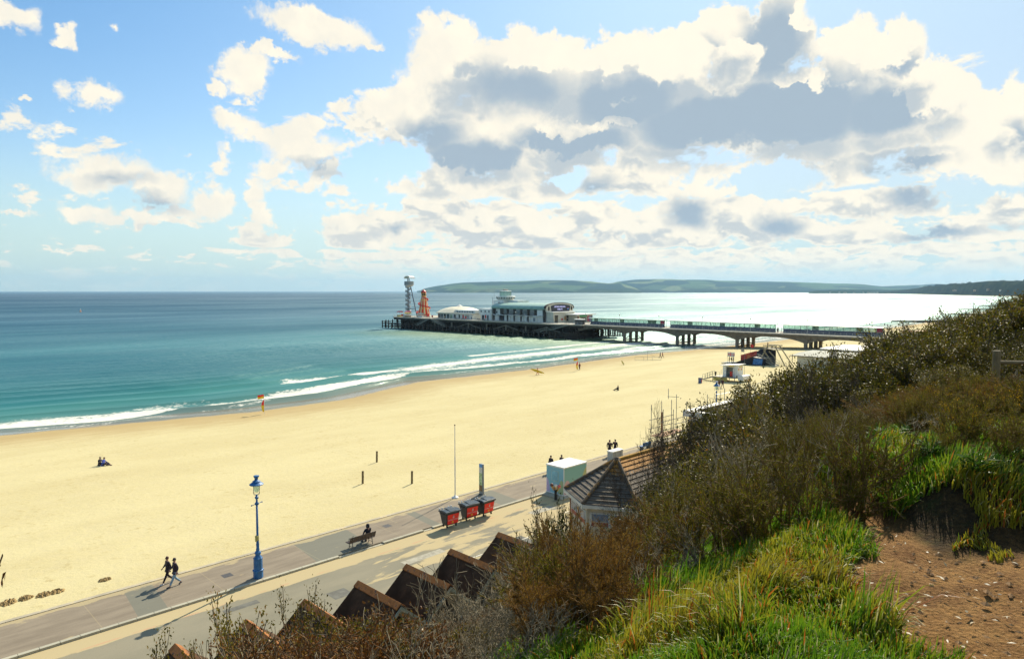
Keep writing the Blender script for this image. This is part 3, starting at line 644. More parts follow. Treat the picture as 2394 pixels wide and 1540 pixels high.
# seaward wedge block and lookout tower
MB().prism([(Y1+.3,Z0),(Y1+8,Z0),(Y1+8.6,Z0+2.7),(Y1+9.6,Z0+2.9),(Y1+10.1,ZE-.2),(Y1+.3,ZE-.2)],X0-.2,X1-4,'x').build('stage_block',whitep,th)
for y in (Y1+2.2,Y1+5,Y1+8): MB().box(X0-.28,X0-.21,y-.32,y+.32,ZE-2.0,ZE-1.1).build('small_window',dglass,th)
for y in (Y1-3.2,): MB().box(X0+.0,X0+.09,y-.35,y+.35,ZE-2.2,ZE-1.2).build('small_window',dglass,th)
for y,w in ((Y1+6.6,.8),(Y1+3,.5)): MB().box(X0-.28,X0-.21,y-w,y+w,Z0,Z0+2.5).build('door',dglass,th)
MB().box(X0-.28,X0-.21,Y1+4.2,Y1+5.1,Z0+.9,Z0+2.6).build('poster',redp,th)
MB().prism([(242.5,Y1-1.4),(250.5,Y1-1.4),(250.5,Y1+6.5),(242.5,Y1+6.5)],ZE-.19,TZ+11.0,'z').build('tower',whitep,th)
MB().box(245.5,253.5,Y1-8.5,Y1-1.45,ZE+1.5,TZ+10.9).build('tower_annex',whitep,th)
MB().box(242.4,242.48,Y1+1.2,Y1+2.4,TZ+8.3,TZ+10).build('small_window',pm('brown_shutter',(.25,.17,.11),.6),th)
MB().lathe([(4.2,TZ+11.01),(5.5,TZ+12.6),(5.5,TZ+13.0),(5.2,TZ+13.1)],(246.5,Y1+1.2,0),8,squash=(.85,1)).build('tower_gallery',whitep,th)
gw=MB()
for k in range(22):
    a=2*PI*k/22; gw.box(-.34,.34,-.06,.06,-.4,.4,Matrix.Translation((246.5+5.1*.85*math.cos(a),Y1+1.2+5.1*math.sin(a),TZ+12.1))@Matrix.Rotation(a+PI/2,4,'Z'))
gw.build('gallery_windows',dglass,th)
MB().lathe([(2.9,TZ+13.11),(2.9,TZ+15.4)],(246.5,Y1+1.2,0),10).build('lantern_room',pane_m,th)
lf=MB()
for k in range(10):
    a=2*PI*k/10; lf.bar((246.5+2.92*math.cos(a),Y1+1.2+2.92*math.sin(a),TZ+13.1),(246.5+2.92*math.cos(a),Y1+1.2+2.92*math.sin(a),TZ+15.5),.13)
lf.build('lantern_frame',pm('dark_green_frame',(.10,.16,.14),.5),th)
MB().lathe([(3.15,TZ+15.45),(3.1,TZ+15.75),(1.3,TZ+15.9),(1.3,TZ+16.5),(1.0,TZ+16.6)],(246.5,Y1+1.2,0),12).build('lantern_roof',whitep,th)
MB().lathe([(1.45,TZ+16.2),(1.45,TZ+16.55)],(246.5,Y1+1.2,0),12).build('lantern_cap',pm('brown_cap',(.16,.08,.05),.6),th)
MB().tube([(243,Y1+6,TZ+11),(243,Y1+6,TZ+17)],.05,5).tube([(243,Y1+7.2,ZE),(243,Y1+7.2,TZ+12.5)],.09,5).build('mast',greym,th)
# ---------------------------------------------------------------- dome restaurant
dm=thing('domed_restaurant','low pier restaurant under a shallow white dome with a row of tall windows','restaurant',(0,0,0))
cx_,cy_=244.5,285.0; r_=12.8
wl_=MB(); wl_.lathe([(11.7,DZ),(11.7,DZ+2.75)],(cx_,cy_,0),24); wl_.box(233.6,246,262.6,282,DZ,DZ+2.6); wl_.build('wall',whitep,dm)
MB().lathe([(r_,DZ+2.76),(r_+.1,DZ+3.05),(r_-.4,DZ+3.25),(r_*.82,DZ+4.4),(r_*.62,DZ+5.35),(r_*.4,DZ+5.95),(r_*.15,DZ+6.25),(.9,DZ+6.28)],(cx_,cy_,0),32).build('dome',pm('dome_membrane',(.66,.61,.44),.6,.08,.4),dm,smooth=True)
MB().lathe([(1.5,DZ+6.1),(1.5,DZ+6.5),(1.7,DZ+6.55),(.5,DZ+7.0),(.1,DZ+7.5)],(cx_,cy_,0),14).build('dome_vent',whitep,dm)
for k in range(13):
    a=PI+ (k-6)*.19+.12; c,s=math.cos(a),math.sin(a)
    MB().box(-.75,.75,-.06,.06,.2,2.5,Matrix.Translation((cx_+11.75*c,cy_+11.75*s,DZ))@Matrix.Rotation(a+PI/2,4,'Z')).build('window',dglass,dm)
MB().box(232.8,247,262.3,276,DZ+2.62,DZ+3.1).build('flat_roof',creamp,dm)
MB().box(236,246,262.8,279,DZ+3.11,DZ+4.7).build('clerestory',whitep,dm)
for k in range(7): MB().box(235.92,235.98,264.3+k*2,265.5+k*2,DZ+3.5,DZ+4.1).build('small_window',dglass,dm)
for k,(y,w,mm_) in enumerate([(279,.9,poster),(276.3,.8,dglass),(272.5,.5,dglass),(269.5,.5,redp),(266.5,1.6,pm('shutter_grey',(.42,.42,.36),.6))]):
    MB().box(233.5,233.58,y-w,y+w,DZ+.3,DZ+2.3).build('shop_window',mm_,dm)
# ---------------------------------------------------------------- helter skelter
hs=thing('helter_skelter','tall red, yellow and white striped helter skelter with a red spiral slide','fairground ride',(240,311,DZ))
m,T,b,o=newmat('striped_tower'); tc=T.new('ShaderNodeTexCoord').outputs['Object']; q=T.sep(tc)
ang=T.m('MULTIPLY',T.m('ARCTAN2',q[1],q[0]),9/(2*PI)); fr_=T.m('FRACT',ang); body=T.m('MULTIPLY',T.m('GREATER_THAN',q[2],1.2),T.m('LESS_THAN',q[2],10.6))
st_=T.m('ABSOLUTE',T.m('SUBTRACT',fr_,.5)); zr=T.m('FRACT',T.m('DIVIDE',q[2],4.6))
c_=T.mix(T.m('LESS_THAN',st_,.34),(.72,.60,.36),T.mix(T.m('LESS_THAN',st_,.25),(.75,.45,.03),(.68,.035,.01)))
c_=T.mix(T.m('MULTIPLY',T.m('LESS_THAN',zr,.12),T.m('LESS_THAN',st_,.17)),c_,(.75,.45,.03)); c_=T.mix(body,(.68,.60,.42),c_)
T.put(b.inputs['Base Color'],c_); b.inputs['Roughness'].default_value=.5
MB().lathe([(4.0,0),(3.75,.8),(3.15,3),(2.6,5.5),(2.15,8),(1.8,10),(1.6,11.3)],n=12).build('tower',m,hs)
cab=MB(); cab.lathe([(1.45,11.3),(1.45,12.0),(1.3,12.05)],n=12); cab.lathe([(1.5,13.4),(1.7,13.5),(1.35,13.7)],n=12)
for k in range(8): a=2*PI*k/8; cab.bar((1.35*math.cos(a),1.35*math.sin(a),12),(1.35*math.cos(a),1.35*math.sin(a),13.4),.16)
cab.build('lookout_cabin',pm('fair_yellow',(.66,.40,.10),.5),hs); MB().lathe([(.9,12.0),(.9,13.4)],n=10).build('cabin_core',darktrim,hs)
MB().lathe([(1.55,13.7),(1.4,14.3),(.9,14.9),(.4,15.2),(.06,15.6)],n=12).build('dome_roof',redp,hs,smooth=True)
sl_=[];N=64
for i in range(N+1):
    f=i/N; a=R(-150)+f*2*PI*2.1; z=11.2-f*10.2; rr=2.0+(4.3-2.0)*(f**1.05)
    sl_.append((rr*math.cos(a),rr*math.sin(a),z))
g_=MB()
for a_,b_ in zip(sl_[:-1],sl_[1:]):
    a_=Vector(a_);b_=Vector(b_); g_.bar(a_,b_,.75,.10); out_=Vector((a_.x,a_.y,0)).normalized()*.38; g_.bar(a_+out_+Vector((0,0,.25)),b_+out_+Vector((0,0,.25)),.08,.55)
g_.build('spiral_slide',redp,hs)
pil=MB()
for i in range(36,N,7):
    a_=Vector(sl_[i]); pil.bar((a_.x,a_.y,0),a_,.09)
pil.build('slide_props',creamp,hs)
MB().box(-.9,.9,-3.9,-3.0,0,1.9).build('pay_booth',redp,hs)
# ---------------------------------------------------------------- zip wire tower
zt=thing('zip_wire_tower','grey zip wire tower with a spiral stair and a white canopy at the pier end','tower',(240.5,326.5,DZ))
MB().tube([(0,0,0),(0,0,22.2)],.38,10).build('mast',greym,zt)
MB().tube([(0,-8.5,0),(0,-2.2,18.5)],.3,8).tube([(0,-2.2,18.5),(0,-1.2,22.2)],.2,8).build('raking_leg',greym,zt)
MB().tube([(0,0,4.2),(0,-7.0,4.2)],.2,6).tube([(0,0,12.2),(0,-4.3,12.2)],.2,6).build('strut',greym,zt)
sp=MB(); N=150
for i in range(N):
    a=2*PI*i/22; z=.4+i*17.5/N
    sp.box(.3,1.5,-.17,.17,z,z+.06,Matrix.Rotation(a,4,'Z'))
    sp.bar((1.5*math.cos(a),1.5*math.sin(a),z),(1.5*math.cos(a),1.5*math.sin(a),z+1.0),.05)
hp=[(1.5*math.cos(2*PI*i/22),1.5*math.sin(2*PI*i/22),.4+i*17.5/N) for i in range(N)]
for k in(.35,.7,1.0): sp.tube([(x,y,z+k) for x,y,z in hp],.07,5)
sp.tube(hp,.16,5)
sp.build('spiral_stair',pm('stair_steel',(.22,.25,.27),.45),zt)
MB().lathe([(1.2,17.0),(2.4,17.8),(2.7,18.1),(2.7,18.25)],(0,-1.0,0),14,squash=(1,1.05)).build('platform_underside',pm('soft_white',(.6,.58,.5),.5),zt,smooth=True)
MB().lathe([(2.75,18.26),(2.75,20.3)],(0,-1.0,0),18,cap=False).build('platform_screen',pm('mesh_screen',(.26,.28,.27),.5,.3,6),zt,solid=.06)
cn=MB()
N=12; pr=[( (2.9+ (0))*math.cos(PI-PI*i/N)-.2, 22.0+1.5*math.sin(PI*i/N)**.8) for i in range(N+1)]
pr=[(y-1.2,z) for y,z in pr]; cn.prism(pr+[(y,z-.12) for y,z in pr[::-1]],-1.7,1.7,'x'); cn.build('canopy',whitem,zt)
# ---------------------------------------------------------------- small things on the pier head
rnd=random.Random(5)
def stall(x,y,w,dpt,h,mr,mw,label):
    t=thing('food_stall',label,'stall',(x,y,DZ),0)
    MB().box(-dpt/2,dpt/2,-w/2,w/2,0,1.0).build('counter',mw,t); q=MB()
    for a in(-1,1):
        for b_ in(-1,1): q.box(a*dpt/2-.05*a-.05,a*dpt/2-.05*a+.05,b_*w/2-.05*b_-.05,b_*w/2-.05*b_+.05,1.0,h)
    q.build('posts',whitem,t); MB().prism([(-dpt/2-.3,h),(dpt/2+.3,h),(0,h+.7)],-w/2-.3,w/2+.3,'y').build('roof',mr,t); return t
pinkp=pm('pink_canvas',(.55,.10,.14),.6); 
stall(232.5,323.5,3.0,2,2.6,redp,yellowp,'yellow and red fairground stall at the far left corner of the pier')
stall(235,319,3.0,2.2,2.7,pinkp,whitem,'stall with a pink canopy between the yellow stall and the zip wire tower')
stall(231.4,314.5,4.0,1.6,2.0,yellowp,pm('tan_boards',(.40,.28,.14),.6),'low tan boarded stall in front of the zip wire tower')
stall(233,304.5,3.4,1.5,1.8,pm('faded_green_canvas',(.30,.40,.32),.6),whitem,'small stall with a faded green roof at the foot of the helter skelter')
for i,(x,y,lb) in enumerate([(229.5,317.3,'round red life ring stand on the pier railing below the zip wire tower'),(228.9,289.2,'red life ring stand at the top of the left pier stairs'),(229.3,262.5,'red round life ring stand by the dark doorway of the restaurant')]):
    t=thing('life_ring_stand',lb,'life ring',(x,y,DZ)); MB().box(-.05,.05,-.05,.05,0,1.5).build('post',whitem,t); MB().tube([(-.1,.5*math.cos(a),1.2+.5*math.sin(a)) for a in [2*PI*k/14 for k in range(14)]],.16,6,closed=True).box(-.06,-.02,-.45,.45,.75,1.65).build('ring',redp,t)
t=thing('ticket_booth','dark oval booth with a white roof where the pier approach meets the pier head','booth',(234.8,192.4,DZ))
MB().lathe([(1.7,0),(1.7,2.0)],n=16,squash=(1,1.5)).build('wall',pm('booth_dark',(.06,.055,.05),.5),t); MB().lathe([(1.9,2.02),(1.9,2.25),(1.7,2.3)],n=16,squash=(1,1.5)).build('roof',whitem,t)
for i,(x,y) in enumerate([(231.4,272),(231.4,267.2),(231.2,255),(231.2,250.5)]):
    t=thing('picnic_table',['leftmost','second from left','third from left','rightmost'][i]+' of the small dark picnic tables on the pier deck','table',(x,y,DZ),0,'picnic tables on the pier deck')
    MB().box(-.4,.4,-.9,.9,.7,.76).build('tabletop',timber_dark,t); MB().box(-.85,-.6,-.9,.9,.42,.47).box(.6,.85,-.9,.9,.42,.47).build('bench_seat',timber_dark,t); MB().bar((-.7,-.6,0),(0,-.6,.7),.08).bar((.7,-.6,0),(0,-.6,.7),.08).bar((-.7,.6,0),(0,.6,.7),.08).bar((.7,.6,0),(0,.6,.7),.08).build('legs',timber_dark,t)
# ---------------------------------------------------------------- people
skinm=pm('skin',(.42,.23,.15),.55,.08,8,bs=0); hairm=pm('dark_hair',(.03,.018,.012),.6,.3,12)
def skinmesh(pts,edges,rad,name,mat,parent,sub=1,extra=None,root=0):
    me=bpy.data.meshes.new(name); me.from_pydata(pts,edges,[]); o=bpy.data.objects.new(name,me); COL.objects.link(o)
    k=o.modifiers.new('s','SKIN'); k.use_smooth_shade=True
    for i,r in enumerate(rad):
        q=me.skin_vertices[0].data[i]; q.radius=r if hasattr(r,'__len__') else (r,r); q.use_root=(i==root)
    m=o.modifiers.new('u','SUBSURF'); m.levels=sub; m.render_levels=sub
    dg=bpy.context.evaluated_depsgraph_get(); m2=bpy.data.meshes.new_from_object(o.evaluated_get(dg)); bpy.data.objects.remove(o)
    if extra:
        b=bmesh.new(); b.from_mesh(m2); t_=bpy.data.meshes.new('t'); t_.from_pydata(extra.v,[],extra.f); b.from_mesh(t_); b.to_mesh(m2); b.free()
    m2.materials.clear(); m2.materials.append(mat); m2.name=name
    for p in m2.polygons: p.use_smooth=True
    o=bpy.data.objects.new(name,m2); COL.objects.link(o); o.parent=parent; return o
POSES={
 'walk':dict(hipz=.93,kneeL=(-.10,.16,.50),ankL=(-.10,.34,.10),kneeR=(.10,-.02,.50),ankR=(.10,-.36,.17),elL=(-.25,-.10,1.17),wrL=(-.25,-.02,.93),elR=(.25,.04,1.17),wrR=(.24,.22,.98)),
 'stand':dict(hipz=.94,kneeL=(-.10,.03,.50),ankL=(-.11,0,.09),kneeR=(.10,.03,.50),ankR=(.12,-.04,.09),elL=(-.26,-.02,1.16),wrL=(-.25,.08,.92),elR=(.26,-.02,1.16),wrR=(.25,.10,.92)),
 'sit':dict(hipz=.50,kneeL=(-.12,.46,.52),ankL=(-.12,.46,.09),kneeR=(.12,.46,.52),ankR=(.12,.40,.09),elL=(-.25,.10,.76),wrL=(-.16,.32,.60),elR=(.25,.10,.76),wrR=(.16,.32,.60),dz=-.44),
 'ground':dict(hipz=.14,kneeL=(-.14,.42,.36),ankL=(-.12,.78,.08),kneeR=(.14,.46,.30),ankR=(.12,.85,.08),elL=(-.28,.16,.42),wrL=(-.18,.40,.36),elR=(.27,.12,.40),wrR=(.16,.38,.34),dz=-.80),
 'hand':dict(hipz=.94,kneeL=(-.10,.08,.50),ankL=(-.11,.06,.09),kneeR=(.10,.03,.50),ankR=(.12,-.16,.12),elL=(-.30,.0,1.18),wrL=(-.44,.06,.98),elR=(.26,-.02,1.16),wrR=(.25,.10,.92)),
 'carry':dict(hipz=.93,kneeL=(-.10,.14,.50),ankL=(-.10,.26,.09),kneeR=(.10,.0,.50),ankR=(.10,-.28,.15),elL=(-.26,-.05,1.17),wrL=(-.24,.12,1.0),elR=(.30,.05,1.2),wrR=(.34,.1,.96)),
}
def person(label,loc,heading,pose='stand',top=(.02,.015,.02),legs=(.02,.02,.03),shoe=(.03,.03,.03),hair=(.03,.018,.012),scale=1.0,group=None,skirtlen=0,hood=False,bag=None,lean=0.0):
    t=thing('person',label,'person',loc,heading,group); t.scale=(scale,)*3
    p=POSES[pose]; dz=p.get('dz',0); hz=p['hipz']; L=lean
    V=lambda x,y,z: (x,y+L*max(0,z-.95),z+dz)
    hip=(0,0,hz); J=[hip,V(0,.01,1.14),V(0,.0,1.34),V(0,.01,1.50),V(0,.02,1.57),V(0,.035,1.65),V(0,.03,1.74)]
    rad=[(.145,.10),(.13,.095),(.155,.105),(.06,.06),(.068,.075),(.082,.095),(.055,.065)]
    E=[(i,i+1) for i in range(6)]
    def chain(start,ps,rs):
        i0=start
        for q,r in zip(ps,rs): J.append(q); rad.append(r); E.append((i0,len(J)-1)); i0=len(J)-1
        return i0
    hands=[]; feet=[]
    for sgn,k in((-1,'L'),(1,'R')):
        el,wr=p['el'+k],p['wr'+k]; el=(el[0],el[1]+L*.2,el[2]+ (0 if dz else 0)); 
        shz=V(sgn*.19,0,1.42); w=Vector(wr); e=Vector(el); d_=(w-e).normalized(); palm=w+d_*.07
        chain(2,[shz,el,wr,tuple(palm)],[.055,.042,.028,(.022,.032)]); hands.append((w,palm,d_,sgn))
        kn,an=p['knee'+k],p['ank'+k]
        toe=(an[0],an[1]+.15,max(an[2]-.05,.03)) if pose!='walk' or k=='L' else (an[0],an[1]+.10,an[2]-.12)
        chain(0,[(sgn*.10,hip[1],hz-.06),kn,an,toe],[.088,.058,.040,.035]); feet.append((Vector(an),Vector(toe)))
    fx=MB()
    for w,palm,d_,sgn in hands:
        side=d_.cross(Vector((1,0,0))); side=side.normalized() if side.length>.1 else Vector((0,1,0))
        for i,l in enumerate((.062,.072,.068,.052)):
            b0=palm+side*(i-1.5)*.017; m1=b0+d_*l*.55; fx.tube([b0-d_*.02,m1,m1+(d_*.8+Vector((-sgn*.6,0,0))).normalized()*l*.55],[.0095,.009,.007],5)
        b0=w+d_*.02+side*.028; fx.tube([b0,b0+(d_+side).normalized()*.035,b0+(d_+side*.5).normalized()*.065],[.010,.0095,.008],5)
    hc=Vector(V(0,.035,1.65)); fx.tube([hc+Vector((0,.085,.02)),hc+Vector((0,.108,-.02)),hc+Vector((0,.085,-.03))],[.010,.018,.012],6)
    for sx in(-1,1): fx.tube([hc+Vector((sx*.080,0,.03)),hc+Vector((sx*.092,-.01,0)),hc+Vector((sx*.080,0,-.03))],[.010,.016,.008],5)
    fx.tube([hc+Vector((-.025,.090,-.055)),hc+Vector((0,.096,-.055)),hc+Vector((.025,.090,-.055))],.006,5)
    skinmesh(J,E,rad,'body',skinm,t,1,fx)
    ey=MB()
    for sx in(-1,1): ey.tube([hc+Vector((sx*.032,.086,.02)),hc+Vector((sx*.032,.095,.02))],[.013,.006],6)
    ey.build('eyes',hairm,t)
    # jacket
    tm=pm('cloth_%02x%02x%02x'%tuple(int(c*255) for c in top),top,.85,.25,9); lm=pm('cloth_%02x%02x%02x'%tuple(int(c*255) for c in legs),legs,.85,.2,9); sm=pm('shoe_%02x%02x%02x'%tuple(int(c*255) for c in shoe),shoe,.6,.2,9)
    J2=[(0,0,hz-.12+ (0 if not dz else .10)),hip,J[1],J[2],V(0,.005,1.47)]; r2=[(.185,.14) if not dz else (.17,.13),(.18,.14),(.17,.135),(.195,.14),(.085,.08)]; E2=[(0,1),(1,2),(2,3),(3,4)]
    for sgn,k in((-1,'L'),(1,'R')):
        el,wr=Vector(p['el'+k]),Vector(p['wr'+k]); a=len(J2); J2+= [V(sgn*.20,0,1.41),tuple(el),tuple(el.lerp(wr,.88))]; r2+=[.078,.066,.050]; E2+=[(3,a),(a,a+1),(a+1,a+2)]
    skinmesh(J2,E2,r2,'jacket',tm,t,1,root=1)
    J3=[(0,0,hz+.03)]; r3=[(.15,.115)]; E3=[]
    for sgn,k in((-1,'L'),(1,'R')):
        kn,an=Vector(p['knee'+k]),Vector(p['ank'+k]); a=len(J3); J3+=[(sgn*.10,0,hz-.07),tuple(kn),tuple(kn.lerp(an,.93))]; r3+=[.105,.075,.060]; E3+=[(0,a),(a,a+1),(a+1,a+2)]
    skinmesh(J3,E3,r3,'trousers',lm,t,1)
    for an,toe in feet:
        b=MB(); f=(toe-an); b.tube([an+Vector((0,-.05,-.03)),an+f*.5+Vector((0,0,-.02)),toe,toe+f.normalized()*.05],[.045,.052,.045,.02],8); b.build('shoe',sm,t,smooth=True)
    hb=MB(); 
    if hood: hb.lathe([(.02,-.17),(.115,-.13),(.125,-.04),(.118,.05),(.085,.11),(.01,.13)],(hc.x,hc.y-.02,hc.z),12)
    else: hb.lathe([(.092,-.05),(.100,.0),(.094,.055),(.062,.10),(.01,.115)],(hc.x,hc.y-.022,hc.z+.005),12,cap=False)
    hb.build('hair' if not hood else 'hood',(pm('hair_%02x%02x'%(int(hair[0]*255),int(hair[1]*255)),hair,.6,.3,12) if not hood else tm),t,smooth=True)
    if bag: MB().box(-.16,.16,-.32,-.12,1.0+dz,1.42+dz).build('backpack',pm('backpack_cloth',bag,.8),t,bevel=.04)
    return t
HD=lambda px0,py0,px1,py1,z=0: math.atan2(*( (lambda a,b:(-(b.x-a.x),b.y-a.y))(P(px0,py0,z),P(px1,py1,z))))
def head_dir(vx,vy): return math.atan2(-vx,vy)     # +Y of the figure turned to (vx,vy)
BLK=(.030,.022,.026)
person('person in a black jacket and black trousers with white shoes, walking on the promenade',P(393,1363),head_dir(-1,.0),'walk',BLK,(.02,.01,.012),(.6,.6,.6),(.10,.03,.02),.97,'couple walking on the promenade')
person('person in a black jacket and pale blue jeans walking on the promenade',P(410,1369),head_dir(-1,.05),'walk',(.035,.020,.030),(.24,.36,.44),(.05,.05,.06),(.04,.02,.015),1.0,'couple walking on the promenade')
person('person in a black hooded coat sitting on the promenade bench, facing the sea',P(861,1268)+Vector((-.05,-.05,0)),head_dir(0,1),'sit',(.012,.012,.02),(.02,.02,.03),hood=True,scale=1.06)
person('person in a long black coat on the left of the standing pair beyond the cabinet',P(1425,1066),head_dir(.9,.3),'walk',(.022,.012,.012),(.025,.015,.015),hair=(.12,.04,.015),scale=1.03)
person('person in a dark coat reaching out a hand, right of the standing pair',P(1438,1063.5),head_dir(.9,.3),'hand',(.025,.015,.02),(.06,.035,.02),hair=(.06,.03,.02),scale=1.0)
person('person in a black jacket standing behind the left end of the pastel kiosk',P(1288,1104),head_dir(-1,0),'stand',BLK,BLK,scale=.98)
person('person standing behind the middle of the pastel kiosk roof, only the head showing',P(1313,1101),head_dir(-1,0),'stand',BLK,BLK,scale=.95)
q=PB(240,1088); q.z=bz(q.x,q.y); person('person in a bright blue top sitting alone on the sand at left',q,head_dir(.75,-.66),'ground',(.03,.09,.45),(.04,.03,.05),hair=(.14,.08,.05),lean=.25)
q=PB(235,1087.5); q.z=bz(q.x,q.y); person('person in a dark top sitting close beside the person in blue on the sand',q+Vector((-.1,.1,0)),head_dir(.75,-.66),'ground',(.02,.02,.03),(.03,.03,.04),hair=(.30,.22,.14),lean=.15,scale=1.02)
q=PB(1445,912); person('person in grey sitting alone on the sand in the middle of the beach',q,head_dir(-.9,.4),'ground',(.05,.045,.04),(.05,.04,.03))
q=PB(1543.5,836); person('person in a blue-grey top strolling on the sand near the metal frame',q,head_dir(.2,-.9),'walk',(.20,.20,.24),(.12,.06,.02),group='pair strolling by the water')
q=PB(1549,836); person('person in a red top strolling on the sand near the metal frame',q,head_dir(.2,-.9),'walk',(.35,.08,.07),(.10,.06,.03),group='pair strolling by the water',scale=.98)
q=PB(1355,864); person('person in a dark red top standing beside the farther pair of red and yellow flags',q,head_dir(-1,0),'stand',(.16,.03,.03),(.04,.03,.03))
q=PB(1257,876); lg=person('lifeguard in a red top carrying a long yellow paddle board over the sand',q,head_dir(-.4,.9),'carry',(.55,.03,.05),(.5,.03,.04),hair=(.05,.03,.02))
bd=MB(); N=14
prof=[(-1.75+3.5*i/N, .30*max(0.02,math.sin(PI*min(max(i/N,.0),1)))**.5) for i in range(N+1)]
pl=[(x,w) for x,w in prof]+[(x,-w) for x,w in prof[::-1]]
bd.prism(pl,-.06,.06,'y'); b_o=bd.build('paddle_board',pm('board_yellow',(.62,.42,.02),.35,.15,3),None,bevel=.02); b_o.location=q+Vector((-.35,-.25,.98)); b_o.rotation_euler=(R(0),R(17),R(-52))
sprop(b_o,'long yellow paddle board held under the arm of the lifeguard in red','paddle board')
q=PB(1456,853); b2=MB().prism([(x*.45,w*.7) for x,w in pl],-.04,.04,'y').build('body_board',pm('board_cream',(.6,.52,.2),.4),None,loc=q+Vector((0,0,.6))); b2.rotation_euler=(R(10),R(60),R(-45)); sprop(b2,'small pale bodyboard stuck upright in the sand near the water','bodyboard')
# ---------------------------------------------------------------- promenade furniture
bluep=pm('blue_lamp_paint',(.018,.12,.30),.5,.2,3,c2=(.015,.08,.20),amt=.6)
def lamp(label,loc,rz=.35,group='blue cast iron lamps on the promenade'):
    t=thing('street_lamp',label,'street lamp',loc,rz,group)
    MB().lathe([(.30,0),(.30,.42),(.34,.44),(.34,.52),(.27,.55),(.27,1.22),(.30,1.25),(.24,1.32),(.19,1.40),(.14,1.47),(.19,1.52),(.20,1.62),(.15,1.68),(.10,1.75)],n=8).build('base',bluep,t,bevel=.01)
    MB().lathe([(.10,1.75),(.115,1.8),(.09,1.9),(.10,2.15),(.085,2.2),(.085,2.5),(.075,2.55),(.06,4.85)],n=12).build('post',bluep,t,smooth=True)
    MB().tube([(-.42,0,4.72),(.42,0,4.72)],[.02,.02],6).lathe([(.12,4.66),(.12,4.76),(.07,4.84)],n=10).lathe([(.035,-.035),(.045,0),(.02,.04)],(-.43,0,4.72),8).lathe([(.035,-.035),(.045,0),(.02,.04)],(.43,0,4.72),8).build('ladder_bar',bluep,t)
    MB().lathe([(.06,4.84),(.055,5.02),(.11,5.06),(.12,5.16),(.06,5.2),(.06,5.3)],n=10).build('collar',bluep,t)
    br=MB()
    for a in (0,PI/2,PI,3*PI/2):
        c,s=math.cos(a),math.sin(a); br.tube([(.03*c,.03*s,5.29),(.16*c,.16*s,5.31),(.235*c,.235*s,5.38),(.25*c,.25*s,5.5),(.25*c,.25*s,5.95)],.013,5)
    br.build('lantern_bracket',greym,t)
    MB().lathe([(.10,5.45),(.19,5.62),(.22,5.93)],n=14,cap=False).build('lantern_glass',pane_m,t,smooth=True)
    MB().lathe([(.24,5.93),(.42,5.93),(.43,5.97),(.30,6.06),(.22,6.10),(.25,6.15),(.16,6.20),(.10,6.26),(.12,6.38),(.17,6.44),(.17,6.50),(.08,6.52)],n=18).build('lantern_hood',bluep,t,smooth=False)
    MB().box(-.17,-.08,-.04,.04,2.35,2.72).box(-.10,.02,-.10,-.08,2.4,2.7).build('small_sign',pm('sign_yellow',(.5,.45,.15),.6),t); return t
lamp('blue cast iron street lamp on the kerb at the lower left of the promenade',P(604,1349))
lamp('distant blue street lamp beyond the flat roofed building, only its upper part showing',(80.0,43.0,0))
# bench
t=thing('bench','dark slatted bench with curved iron legs on the kerb, a person sitting on it','bench',P(846,1276),0)
wood=pm('dark_bench_slats',(.045,.026,.018),.55,.3,6); iron=pm('bench_iron',(.10,.10,.09),.5,.2,5)
sb=MB(); [sb.box(-1.05,1.05,y-.045,y+.045,.43,.465) for y in(-.02,.09,.20,.31,.41)]; sb.build('seat',wood,t)
sb=MB(); [sb.bar((-1.05,-.10-.035*i,.55+.10*i),(1.05,-.10-.035*i,.55+.10*i),.03,.08) for i in range(4)]; sb.build('backrest',wood,t)
for x in(-.8,.8):
    MB().tube([(x,.36,0),(x,.34,.2),(x,.36,.42)],.028,6).tube([(x,-.16,0),(x,-.10,.2),(x,-.07,.42),(x,-.12,.6),(x,-.24,.92)],.028,6).tube([(x,-.07,.41),(x,.40,.42)],.025,6).tube([(x,-.14,.15),(x,.35,.15)],.015,5).build('leg_frame',iron,t)
    MB().tube([(x,-.17,.66),(x,.1,.70),(x,.36,.66),(x,.38,.44)],.028,6).build('armrest',iron,t)
t=thing('handbag','dark bag resting on the left end of the bench','bag',P(846,1276)+Vector((-.62,.16,.466)),.2)
MB().prism([(-.17,0),(.17,0),(.14,.24),(-.14,.24)],-.09,.09,'y').build('bag_body',pm('bag_leather',(.03,.02,.02),.5),t,bevel=.03); MB().tube([(-.10,0,.23),(-.06,0,.36),(.06,0,.36),(.10,0,.23)],.012,6).build('bag_handle',pm('bag_leather',(.03,.02,.02)),t)
# flag pole
t=thing('flagpole','bare white flagpole with a round foot at the seaward edge of the promenade','flagpole',P(1064,1163),0)
MB().tube([(0,0,.1),(0,0,3.6),(0,0,3.61),(0,0,6.35)],[.05,.048,.036,.03],10).build('pole',whitem,t); MB().lathe([(.32,0),(.31,.06),(.16,.12),(.08,.2),(.06,.25)],n=16).build('foot',whitem,t,smooth=True); MB().lathe([(.01,6.34),(.06,6.38),(.06,6.44),(.01,6.48)],n=8).build('finial',pm('finial_brown',(.2,.12,.06)),t)
